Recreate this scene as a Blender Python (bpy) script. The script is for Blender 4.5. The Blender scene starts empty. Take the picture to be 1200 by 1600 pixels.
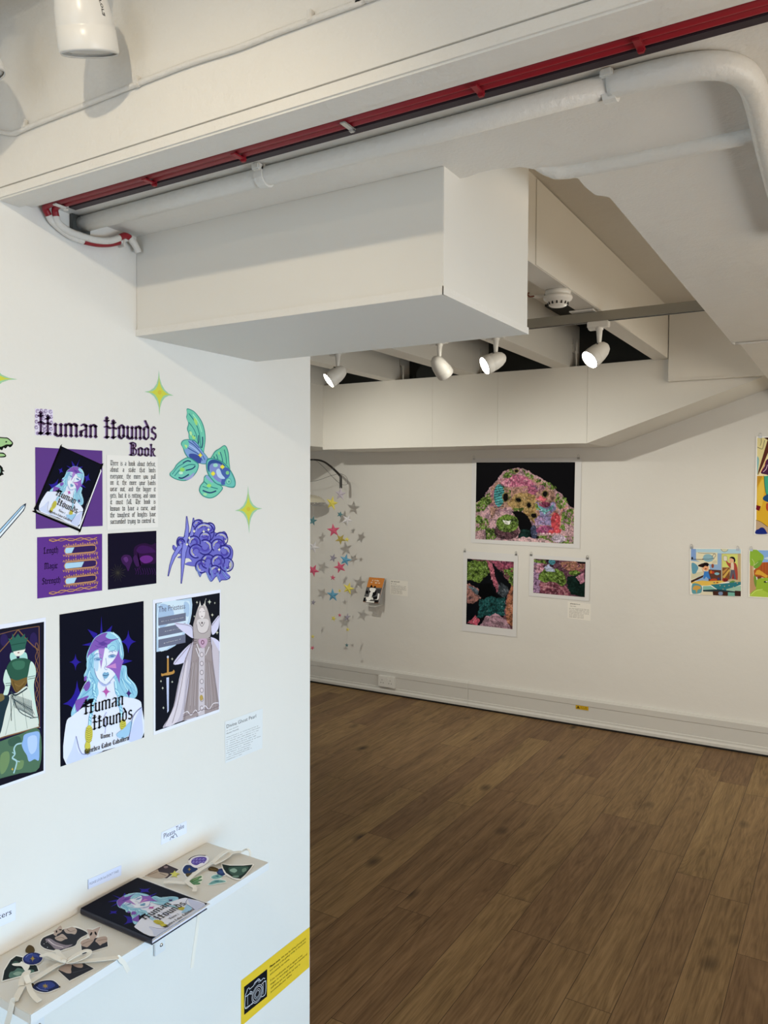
import bpy, bmesh, math, random
import numpy as np
from mathutils import Vector, Matrix

C = bpy.context.scene.collection
scene = bpy.context.scene

# ------------------------------------------------------------------ camera
def set_camera():
    f, yaw, pitch, roll = 1220.845, .540661, -.0335718, .00418036   # focal length in pixels of a 1200 px wide frame
    fwd = Vector((-math.sin(yaw)*math.cos(pitch), math.cos(yaw)*math.cos(pitch), math.sin(pitch)))
    r = Vector((math.cos(yaw), math.sin(yaw), 0)); u = r.cross(fwd)
    r2 = r*math.cos(roll) + u*math.sin(roll); u2 = -r*math.sin(roll) + u*math.cos(roll)
    cam = bpy.data.cameras.new('camera'); o = bpy.data.objects.new('camera', cam); C.objects.link(o)
    m = Matrix((r2, u2, -fwd)).transposed().to_4x4(); m.translation = (0, 0, 1.63); o.matrix_world = m
    cam.sensor_fit = 'VERTICAL'; cam.sensor_height = 32.0; cam.lens = f*32.0/1600.0
    cam.clip_start = .05; cam.clip_end = 60
    scene.camera = o
set_camera()

# ------------------------------------------------------------------ world, lights, exposure
scene.view_settings.view_transform = 'Standard'
scene.view_settings.look = 'None'
scene.view_settings.gamma = 1
scene.view_settings.use_curve_mapping = False
scene.view_settings.exposure = -.04

w = bpy.data.worlds.new('world'); scene.world = w; w.use_nodes = True
w.node_tree.nodes['Background'].inputs[0].default_value = (.80, .90, 1.0, 1)
w.node_tree.nodes['Background'].inputs[1].default_value = 1.0

def aim(o, d):
    o.rotation_euler = Vector(d).to_track_quat('-Z', 'Y').to_euler()
def area(name, loc, d, sx, sy, power, col):
    l = bpy.data.lights.new(name, 'AREA'); l.shape = 'RECTANGLE'; l.size = sx; l.size_y = sy; l.energy = power; l.color = col
    o = bpy.data.objects.new(name, l); C.objects.link(o); o.location = loc; aim(o, d); return o
def spot(name, loc, d, power, col, ang=70, blend=.6, r=.02, parent=None):
    l = bpy.data.lights.new(name, 'SPOT'); l.energy = power; l.color = col; l.spot_size = math.radians(ang); l.spot_blend = blend
    l.shadow_soft_size = r
    o = bpy.data.objects.new(name, l); C.objects.link(o); o.location = loc; aim(o, d)
    return o
DAY = (.66, .83, 1.0); WARM = (1.0, .97, .86)
area('window_daylight', (-.1, -2.95, 1.05), (-.08, 1, -.05), 2.3, 1.7, 16, DAY)
area('shopfront_daylight', (2.5, .8, .46), (-1, .02, -.05), 2.6, .85, 27, (.33, .68, 1.0)).data.spread = math.radians(82)
area('near_room_fill', (2.2, .6, 1.10), (-1, 0, .75), 1.8, .9, 28, (1.0, .68, .38))  # added warm fill, no real lamp there; lifts the soffit and upper wall
area('side_room_fill', (2.5, 3.2, 1.25), (-1, .05, .42), 2.4, 1.4, 42, (1.0, 1.0, .92))  # unseen fill light added to brighten the far room and beam underside
area('ceiling_void_fill', (1.5, 2.9, 2.42), (-1, .05, 0), 2.0, .28, 10, (1.0, .82, .60))  # extra light put in over the thin beam to brighten the joist side

# ------------------------------------------------------------------ materials
def s2l(c): return c/12.92 if c <= .04045 else ((c+.055)/1.055)**2.4
def hexcol(h, g=1.0):
    return tuple(min(1, s2l(int(h[i:i+2], 16)/255)*g) for i in (0, 2, 4)) + (1,)
def nodes(m):
    m.use_nodes = True; return m.node_tree, m.node_tree.nodes['Principled BSDF']
def plain(name, col, rough=.6, metal=0, bump=0, bscale=60, spec=.4):
    m = bpy.data.materials.new(name); nt, b = nodes(m)
    b.inputs['Base Color'].default_value = (*col, 1); b.inputs['Roughness'].default_value = rough
    b.inputs['Metallic'].default_value = metal; b.inputs['Specular IOR Level'].default_value = spec
    if bump:
        tc = nt.nodes.new('ShaderNodeTexCoord'); n = nt.nodes.new('ShaderNodeTexNoise'); n.inputs['Scale'].default_value = bscale
        n.inputs['Detail'].default_value = 5; bp = nt.nodes.new('ShaderNodeBump'); bp.inputs['Strength'].default_value = bump
        bp.inputs['Distance'].default_value = .01
        nt.links.new(tc.outputs['Object'], n.inputs['Vector']); nt.links.new(n.outputs['Fac'], bp.inputs['Height'])
        nt.links.new(bp.outputs['Normal'], b.inputs['Normal'])
    return m
def wall_paint(name, col, fine=.12, lump=.35, var=.03):
    m = bpy.data.materials.new(name); nt, b = nodes(m); L = nt.links.new; N = nt.nodes.new
    b.inputs['Roughness'].default_value = .55; b.inputs['Specular IOR Level'].default_value = .3
    tc = N('ShaderNodeTexCoord')
    n1 = N('ShaderNodeTexNoise'); n1.inputs['Scale'].default_value = 170; n1.inputs['Detail'].default_value = 3
    n2 = N('ShaderNodeTexNoise'); n2.inputs['Scale'].default_value = 14; n2.inputs['Detail'].default_value = 6
    n3 = N('ShaderNodeTexNoise'); n3.inputs['Scale'].default_value = 2.2; n3.inputs['Detail'].default_value = 4
    for n in (n1, n2, n3): L(tc.outputs['Object'], n.inputs['Vector'])
    b1 = N('ShaderNodeBump'); b1.inputs['Strength'].default_value = fine; b1.inputs['Distance'].default_value = .002
    b2 = N('ShaderNodeBump'); b2.inputs['Strength'].default_value = lump; b2.inputs['Distance'].default_value = .006
    L(n1.outputs['Fac'], b1.inputs['Height']); L(n2.outputs['Fac'], b2.inputs['Height']); L(b2.outputs['Normal'], b1.inputs['Normal'])
    L(b1.outputs['Normal'], b.inputs['Normal'])
    r = N('ShaderNodeValToRGB'); r.color_ramp.elements[0].position = .3; r.color_ramp.elements[1].position = .7
    r.color_ramp.elements[0].color = (*[c*(1-var) for c in col], 1); r.color_ramp.elements[1].color = (*col, 1)
    L(n3.outputs['Fac'], r.inputs['Fac']); L(r.outputs['Color'], b.inputs['Base Color'])
    return m
def floor_mat():
    m = bpy.data.materials.new('oak_laminate'); nt, b = nodes(m); L = nt.links.new; N = nt.nodes.new
    def M(op, a, bb=None, c=None):
        n = N('ShaderNodeMath'); n.operation = op
        for i, v in enumerate((a, bb, c)):
            if v is None: continue
            if isinstance(v, (int, float)): n.inputs[i].default_value = v
            else: L(v, n.inputs[i])
        return n.outputs[0]
    tc = N('ShaderNodeTexCoord'); sp = N('ShaderNodeSeparateXYZ'); L(tc.outputs['Object'], sp.inputs[0])
    W, LN = .146, 1.2
    xs = M('DIVIDE', M('ADD', sp.outputs[0], .024), W); row = M('FLOOR', xs); fx = M('FRACT', xs)
    wn = N('ShaderNodeTexWhiteNoise'); wn.noise_dimensions = '1D'; L(row, wn.inputs['W'])
    ys = M('ADD', M('DIVIDE', sp.outputs[1], LN), M('MULTIPLY', wn.outputs['Value'], 7.3)); col = M('FLOOR', ys); fy = M('FRACT', ys)
    cv = N('ShaderNodeCombineXYZ'); L(row, cv.inputs[0]); L(col, cv.inputs[1])
    w2 = N('ShaderNodeTexWhiteNoise'); w2.noise_dimensions = '3D'; L(cv.outputs[0], w2.inputs['Vector'])
    # grain coordinates, stretched along the plank, shifted per plank
    gv = N('ShaderNodeCombineXYZ'); L(M('ADD', M('MULTIPLY', sp.outputs[0], 1.0), M('MULTIPLY', w2.outputs['Value'], 37.0)), gv.inputs[0])
    L(M('MULTIPLY', sp.outputs[1], .065), gv.inputs[1]); L(M('MULTIPLY', w2.outputs['Value'], 11.0), gv.inputs[2])
    g1 = N('ShaderNodeTexNoise'); g1.inputs['Scale'].default_value = 85; g1.inputs['Detail'].default_value = 7; g1.inputs['Roughness'].default_value = .62
    g1.inputs['Distortion'].default_value = .6; L(gv.outputs[0], g1.inputs['Vector'])
    wv = N('ShaderNodeTexNoise'); wv.inputs['Scale'].default_value = 9; wv.inputs['Detail'].default_value = 3; wv.inputs['Distortion'].default_value = 1.6; L(gv.outputs[0], wv.inputs['Vector'])
    # knots
    kv = N('ShaderNodeCombineXYZ'); L(M('ADD', sp.outputs[0], M('MULTIPLY', w2.outputs['Value'], 9.0)), kv.inputs[0]); L(M('MULTIPLY', sp.outputs[1], .55), kv.inputs[1])
    kn = N('ShaderNodeTexVoronoi'); kn.inputs['Scale'].default_value = 4.2; L(kv.outputs[0], kn.inputs['Vector'])
    kf = N('ShaderNodeMapRange'); kf.inputs['From Min'].default_value = .02; kf.inputs['From Max'].default_value = .16; L(kn.outputs['Distance'], kf.inputs['Value'])
    r = N('ShaderNodeValToRGB'); e = r.color_ramp.elements
    e[0].position = .30; e[0].color = (.082, .041, .0125, 1); e[1].position = .72; e[1].color = (.242, .140, .054, 1)
    k = e.new(.5); k.color = (.163, .089, .031, 1)
    ring = M('MULTIPLY', M('SINE', M('MULTIPLY', wv.outputs['Fac'], 85.0)), .045)
    L(M('ADD', M('ADD', M('MULTIPLY', g1.outputs['Fac'], .62), M('MULTIPLY', wv.outputs['Fac'], .38)), ring), r.inputs['Fac'])
    hs = N('ShaderNodeHueSaturation'); L(r.outputs['Color'], hs.inputs['Color'])
    L(M('ADD', 1.02, M('MULTIPLY', w2.outputs['Value'], .42)), hs.inputs['Value'])
    L(M('ADD', .495, M('MULTIPLY', w2.outputs['Value'], .014)), hs.inputs['Hue']); hs.inputs['Saturation'].default_value = .90
    mk = N('ShaderNodeMix'); mk.data_type = 'RGBA'; L(kf.outputs[0], mk.inputs['Factor'])
    mk.inputs['A'].default_value = (.03, .016, .006, 1); L(hs.outputs['Color'], mk.inputs['B'])
    # seams
    dx = M('MULTIPLY', M('MINIMUM', fx, M('SUBTRACT', 1.0, fx)), W); dy = M('MULTIPLY', M('MINIMUM', fy, M('SUBTRACT', 1.0, fy)), LN)
    seam = M('LESS_THAN', M('MINIMUM', dx, dy), .0011)
    ms = N('ShaderNodeMix'); ms.data_type = 'RGBA'; L(seam, ms.inputs['Factor']); L(mk.outputs['Result'], ms.inputs['A']); ms.inputs['B'].default_value = (.04, .02, .01, 1)
    L(ms.outputs['Result'], b.inputs['Base Color'])
    b.inputs['Roughness'].default_value = .5; b.inputs['Specular IOR Level'].default_value = .18
    bp = N('ShaderNodeBump'); bp.inputs['Strength'].default_value = .12; bp.inputs['Distance'].default_value = .002
    L(M('SUBTRACT', g1.outputs['Fac'], seam), bp.inputs['Height']); L(bp.outputs['Normal'], b.inputs['Normal'])
    return m
def ink_mat():
    m = bpy.data.materials.new('printed_ink'); nt, b = nodes(m)
    a = nt.nodes.new('ShaderNodeAttribute'); a.attribute_name = 'ink'
    nt.links.new(a.outputs['Color'], b.inputs['Base Color']); b.inputs['Roughness'].default_value = .5; b.inputs['Specular IOR Level'].default_value = .04
    return m
def emit(name, col, s):
    m = bpy.data.materials.new(name); nt, b = nodes(m)
    b.inputs['Emission Color'].default_value = (*col, 1); b.inputs['Emission Strength'].default_value = s; b.inputs['Base Color'].default_value = (*col, 1)
    return m
WHITE = wall_paint('white_wall_paint', (.80, .785, .75))
CEIL = wall_paint('white_beam_paint', (.78, .76, .715), fine=.5, lump=.75)
PANEL = wall_paint('white_panel_paint', (.76, .74, .69), fine=.05, lump=.05)
SKIRT = plain('skirting_gloss_paint', (.66, .65, .62), .35, bump=.05, bscale=8)
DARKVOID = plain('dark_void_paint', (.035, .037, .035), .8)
INK = ink_mat(); PAPER = plain('white_paper', (.76, .76, .77), .7)
PLAST = plain('white_plastic', (.78, .77, .74), .32); LAMPW = plain('lamp_white_enamel', (.74, .73, .70), .28)
METAL = plain('brushed_grey_metal', (.36, .34, .29), .38, metal=.7); STEEL = plain('steel', (.55, .55, .55), .3, metal=1)
BLACK = plain('black_paint', (.012, .012, .012), .4); DKGREY = plain('dark_channel', (.06, .065, .062), .5)
PURPL = plain('dark_purple_strip', (.030, .018, .026), .55); RED = plain('red_cable_sheath', (.27, .010, .02), .4)
PIPEW = plain('white_painted_pipe', (.70, .69, .65), .35, bump=.25, bscale=90)
PCABLE = plain('white_painted_cable', (.72, .70, .66), .5, bump=.3, bscale=200)
SHELF = plain('white_shelf_laminate', (.70, .68, .63), .4); EDGE = plain('white_shelf_edging', (.74, .76, .78), .4)
SATIN = plain('cream_satin_ribbon', (.80, .77, .70), .38); GLOW = emit('lamp_glow', (1, .94, .78), 60)

# ------------------------------------------------------------------ mesh helpers
def setp(o, label=None, cat=None, group=None, kind=None):
    if label: o['label'] = label
    if cat: o['category'] = cat
    if group: o['group'] = group
    if kind: o['kind'] = kind
    return o
def obj(name, bm, m, parent=None, smooth=False):
    me = bpy.data.meshes.new(name); bmesh.ops.recalc_face_normals(bm, faces=bm.faces[:]); bm.to_mesh(me); bm.free()
    for mm in (m if isinstance(m, (list, tuple)) else [m]): me.materials.append(mm)
    if smooth:
        for p in me.polygons: p.use_smooth = True
    o = bpy.data.objects.new(name, me); C.objects.link(o)
    if parent: o.parent = parent
    return o
def empty(name, loc=(0, 0, 0), rot=(0, 0, 0)):
    o = bpy.data.objects.new(name, None); C.objects.link(o); o.location = loc; o.rotation_euler = rot; o.empty_display_size = .05; return o
def add_box(bm, x0, x1, y0, y1, z0, z1, bev=0):
    vs = [bm.verts.new((x, y, z)) for x in (x0, x1) for y in (y0, y1) for z in (z0, z1)]
    fs = [bm.faces.new([vs[i] for i in q]) for q in ((0,1,3,2),(4,6,7,5),(0,4,5,1),(2,3,7,6),(0,2,6,4),(1,5,7,3))]
    if bev:
        ed = list({e for f in fs for e in f.edges}); bmesh.ops.bevel(bm, geom=ed, offset=bev, segments=2, affect='EDGES')
def box(name, x0, x1, y0, y1, z0, z1, m, parent=None, bev=0):
    bm = bmesh.new(); add_box(bm, x0, x1, y0, y1, z0, z1, bev); return obj(name, bm, m, parent)
def struct(o): o['kind'] = 'structure'; return o
def add_prism(bm, pts, ax, a, b):
    """extrude a polygon of 2D pts along axis ax from a to b"""
    def P(p, t): q = list(p); q.insert(ax, t); return q
    A = [bm.verts.new(P(p, a)) for p in pts]; B = [bm.verts.new(P(p, b)) for p in pts]; n = len(pts)
    bm.faces.new(A); bm.faces.new(B[::-1])
    for i in range(n): bm.faces.new((A[i], B[i], B[(i+1) % n], A[(i+1) % n]))
def prism(name, pts, ax, a, b, m, parent=None):
    bm = bmesh.new(); add_prism(bm, pts, ax, a, b); return obj(name, bm, m, parent)
def smooth_path(pts, n=5):
    P = [Vector(p) for p in pts]
    if len(P) < 3: return P
    out = []
    for i in range(len(P)-1):
        a = P[max(i-1, 0)]; b = P[i]; c = P[i+1]; d = P[min(i+2, len(P)-1)]
        for k in range(n):
            t = k/n
            out.append(.5*((2*b)+(c-a)*t+(2*a-5*b+4*c-d)*t*t+(3*b-a-3*c+d)*t**3))
    out.append(P[-1]); return out
def add_tube(bm, pts, r, seg=10, sm=True, cap=True):
    P = smooth_path(pts) if sm else [Vector(p) for p in pts]
    rings = []; up = Vector((0, 0, 1))
    for i, p in enumerate(P):
        t = (P[min(i+1, len(P)-1)]-P[max(i-1, 0)]).normalized()
        u = up if abs(t.dot(up)) < .9 else Vector((1, 0, 0))
        if i: u = lastu
        a = (u - t*u.dot(t)).normalized(); lastu = a; b = t.cross(a)
        rr = r(i/(len(P)-1)) if callable(r) else r
        rings.append([bm.verts.new(p+(a*math.cos(q)+b*math.sin(q))*rr) for q in [2*math.pi*k/seg for k in range(seg)]])
    for A, B in zip(rings, rings[1:]):
        for k in range(seg): bm.faces.new((A[k], A[(k+1) % seg], B[(k+1) % seg], B[k]))
    if cap: bm.faces.new(rings[0][::-1]); bm.faces.new(rings[-1])
def tube(name, pts, r, m, parent=None, seg=10, sm=True):
    bm = bmesh.new(); add_tube(bm, pts, r, seg, sm); return obj(name, bm, m, parent, True)
def add_lathe(bm, prof, seg=28, M=None):
    """prof: (radius, height) list; axis +Z, then matrix M"""
    M = M or Matrix(); rings = []
    for r, h in prof:
        if r < 1e-6: rings.append([bm.verts.new(M@Vector((0, 0, h)))])
        else: rings.append([bm.verts.new(M@Vector((r*math.cos(q), r*math.sin(q), h))) for q in [2*math.pi*k/seg for k in range(seg)]])
    for A, B in zip(rings, rings[1:]):
        for k in range(seg):
            q = [A[k % len(A)], A[(k+1) % seg % len(A)], B[(k+1) % seg % len(B)], B[k % len(B)]]
            q = list(dict.fromkeys(q))
            if len(q) > 2: bm.faces.new(q)
def lathe(name, prof, m, parent=None, seg=28, M=None, smooth=True):
    bm = bmesh.new(); add_lathe(bm, prof, seg, M); return obj(name, bm, m, parent, smooth)
def add_ribbon(bm, pts, wd, side, n=6):
    """flat satin strip following pts; side = direction across its width"""
    P = smooth_path(pts, n); V = []
    for i, p in enumerate(P):
        t = (P[min(i+1, len(P)-1)]-P[max(i-1, 0)]).normalized(); s = t.cross(Vector(side)).normalized()
        nn = s.cross(t)*.0003
        V.append([bm.verts.new(p+s*wd/2*a+nn*b) for a, b in ((-1, -1), (1, -1), (1, 1), (-1, 1))])
    for A, B in zip(V, V[1:]):
        for k in range(4): bm.faces.new((A[k], A[(k+1) % 4], B[(k+1) % 4], B[k]))
    bm.faces.new(V[0][::-1]); bm.faces.new(V[-1])

# ================================================================== THE ROOM
XW, YF, ZC, U = -1.31, 5.235, 2.65, 2.153      # left wall plane, far wall plane, ceiling, beam soffit
FL = struct(box('floor', -4.1, 2.7, -3.2, 5.4, -.1, 0, floor_mat()))
struct(box('wall_left', XW-.12, XW, -3.1, 1.778, 0, ZC, WHITE))
struct(box('wall_far', -4.1, 2.7, YF, YF+.15, 0, ZC, WHITE))
struct(box('wall_side', -4.1, -3.95, .6, YF, 0, ZC, WHITE))
struct(box('wall_behind', -4.1, XW-.12, .45, .6, 0, ZC, WHITE))
struct(box('wall_right', 2.6, 2.75, -3.1, YF, 0, ZC, WHITE))
bm = bmesh.new()                                  # wall behind the viewer, open for the shop window and door
add_box(bm, XW-.12, -1.28, -3.2, -3.05, 0, ZC); add_box(bm, 1.1, 2.7, -3.2, -3.05, 0, ZC); add_box(bm, -1.28, 1.1, -3.2, -3.05, 2.35, ZC)
struct(obj('wall_back', bm, WHITE))
struct(box('ceiling', -4.1, 2.7, -3.2, YF+.1, ZC, ZC+.1, CEIL))

# front downstand beam: upright face towards the viewer, broken plaster along its rear edge
rear = [(-1.31,1.16),(-.5861,1.1586),(-.5925,1.2198),(-.572,1.2222),(-.5474,1.2146),(-.522,1.2142),(-.5018,1.22),(-.4799,1.2269),(-.4736,1.2335),
        (-.4518,1.2645),(-.413,1.2965),(-.412,1.3288),(-.4128,1.3647),(-.4085,1.4125),(-.3994,1.4214),(-.3892,1.4346)]
struct(prism('trim_1', [(-1.31, .846)]+rear+[(.5, 1.4346), (.5, .846)], 2, U, ZC, CEIL))
struct(box('trim_2', -.389, .5, 1.4346, 3.10, U, U+.07, CEIL))
struct(prism('trim_3', [(-.389, 3.10), (-.375, 3.2), (-.372, YF), (.5, YF), (.5, 3.10)], 2, U+.012, U+.07, CEIL))
# boxed soffit fixed to the left wall
bx = struct(box('trim_4', XW, -.585, 1.16, 1.547, 1.944, U+.3, PANEL, bev=.001))
bm = bmesh.new(); add_box(bm, XW, -.583, 1.1575, 1.16, 1.944, 1.958); add_box(bm, -.585, -.5825, 1.1575, 1.549, 1.944, 1.958)
obj('corner_bead', bm, CEIL, bx)
# bulkhead along the far wall, in butted panels
PE = [-3.35, -2.444, -1.972, -1.3908]
for k in range(3): struct(box('trim_%d' % (5+k), PE[k]+.0005, PE[k+1]-.0005, 4.70, YF, 1.893, 2.362, PANEL))
struct(prism('trim_8', [(-1.390, 1.893), (-.30, 2.275), (-.30, 2.378), (-1.390, 2.364)], 1, 4.70, YF, PANEL))
struct(box('trim_9', -4.0, -3.35, .6, YF, 1.912, 2.362, PANEL))
bm = bmesh.new(); add_box(bm, -.915, .3, 4.655, 4.70, 2.228, ZC); add_box(bm, -.913, .3, 4.645, 4.656, 2.228, 2.236)
struct(obj('trim_10', bm, PANEL))
# ceiling joists running away from the viewer, dark void above the bulkhead
for k, (a, b) in enumerate(((-3.45, -3.34), (-2.835, -2.735), (-2.245, -2.125), (-1.61, -1.505), (-1.005, -.92))):
    struct(box('trim_%d' % (11+k), a, b, 1.9, 4.98, 2.362, ZC, PANEL))
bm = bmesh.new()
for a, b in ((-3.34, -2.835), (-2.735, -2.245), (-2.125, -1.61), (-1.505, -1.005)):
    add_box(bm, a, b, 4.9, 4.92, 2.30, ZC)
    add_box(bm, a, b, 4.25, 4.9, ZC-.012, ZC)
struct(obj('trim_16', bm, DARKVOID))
struct(box('trim_17', -3.9, -.915, 1.75, 1.9, 2.362, ZC, CEIL))
# lining panels on the joist beside the smoke detector (thin raised joints)
bm = bmesh.new()
add_box(bm, -.92, -.9165, 2.50, 3.785, 2.364, 2.646)
struct(obj('trim_18', bm, PANEL))
# skirting board
bm = bmesh.new()
for a, b in ((-3.95, -2.403), (-2.401, 2.6)):
    add_prism(bm, [(YF, .0), (YF-.034, .012), (YF-.034, .030), (YF-.028, .036), (YF-.024, .040), (YF-.024, .052), (YF-.020, .055), (YF-.020, .138), (YF-.024, .141), (YF-.025, .178), (YF-.012, .190), (YF, .192)], 0, a, b)
struct(obj('baseboard_far', bm, SKIRT))
box('shadow_gap', -3.95, 2.6, YF-.036, YF-.03, .0005, .011, BLACK, bpy.data.objects['baseboard_far'])
struct(box('baseboard_side', -3.95, -3.93, .6, YF-.04, 0, .19, SKIRT))
# raised paint ridge / buried conduit on the soffit
rg = tube('trim_19', [(-.4609,1.244,U+.004),(-.4409,1.262,U),(-.4119,1.274,U-.001),(-.3493,1.277,U-.002),(-.2704,1.279,U-.002),(-.1959,1.279,U-.002),(-.10,1.28,U-.002),(.3,1.28,U-.002)], lambda t: .004+.011*min(1, t*5), PIPEW)
struct(rg)

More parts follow.
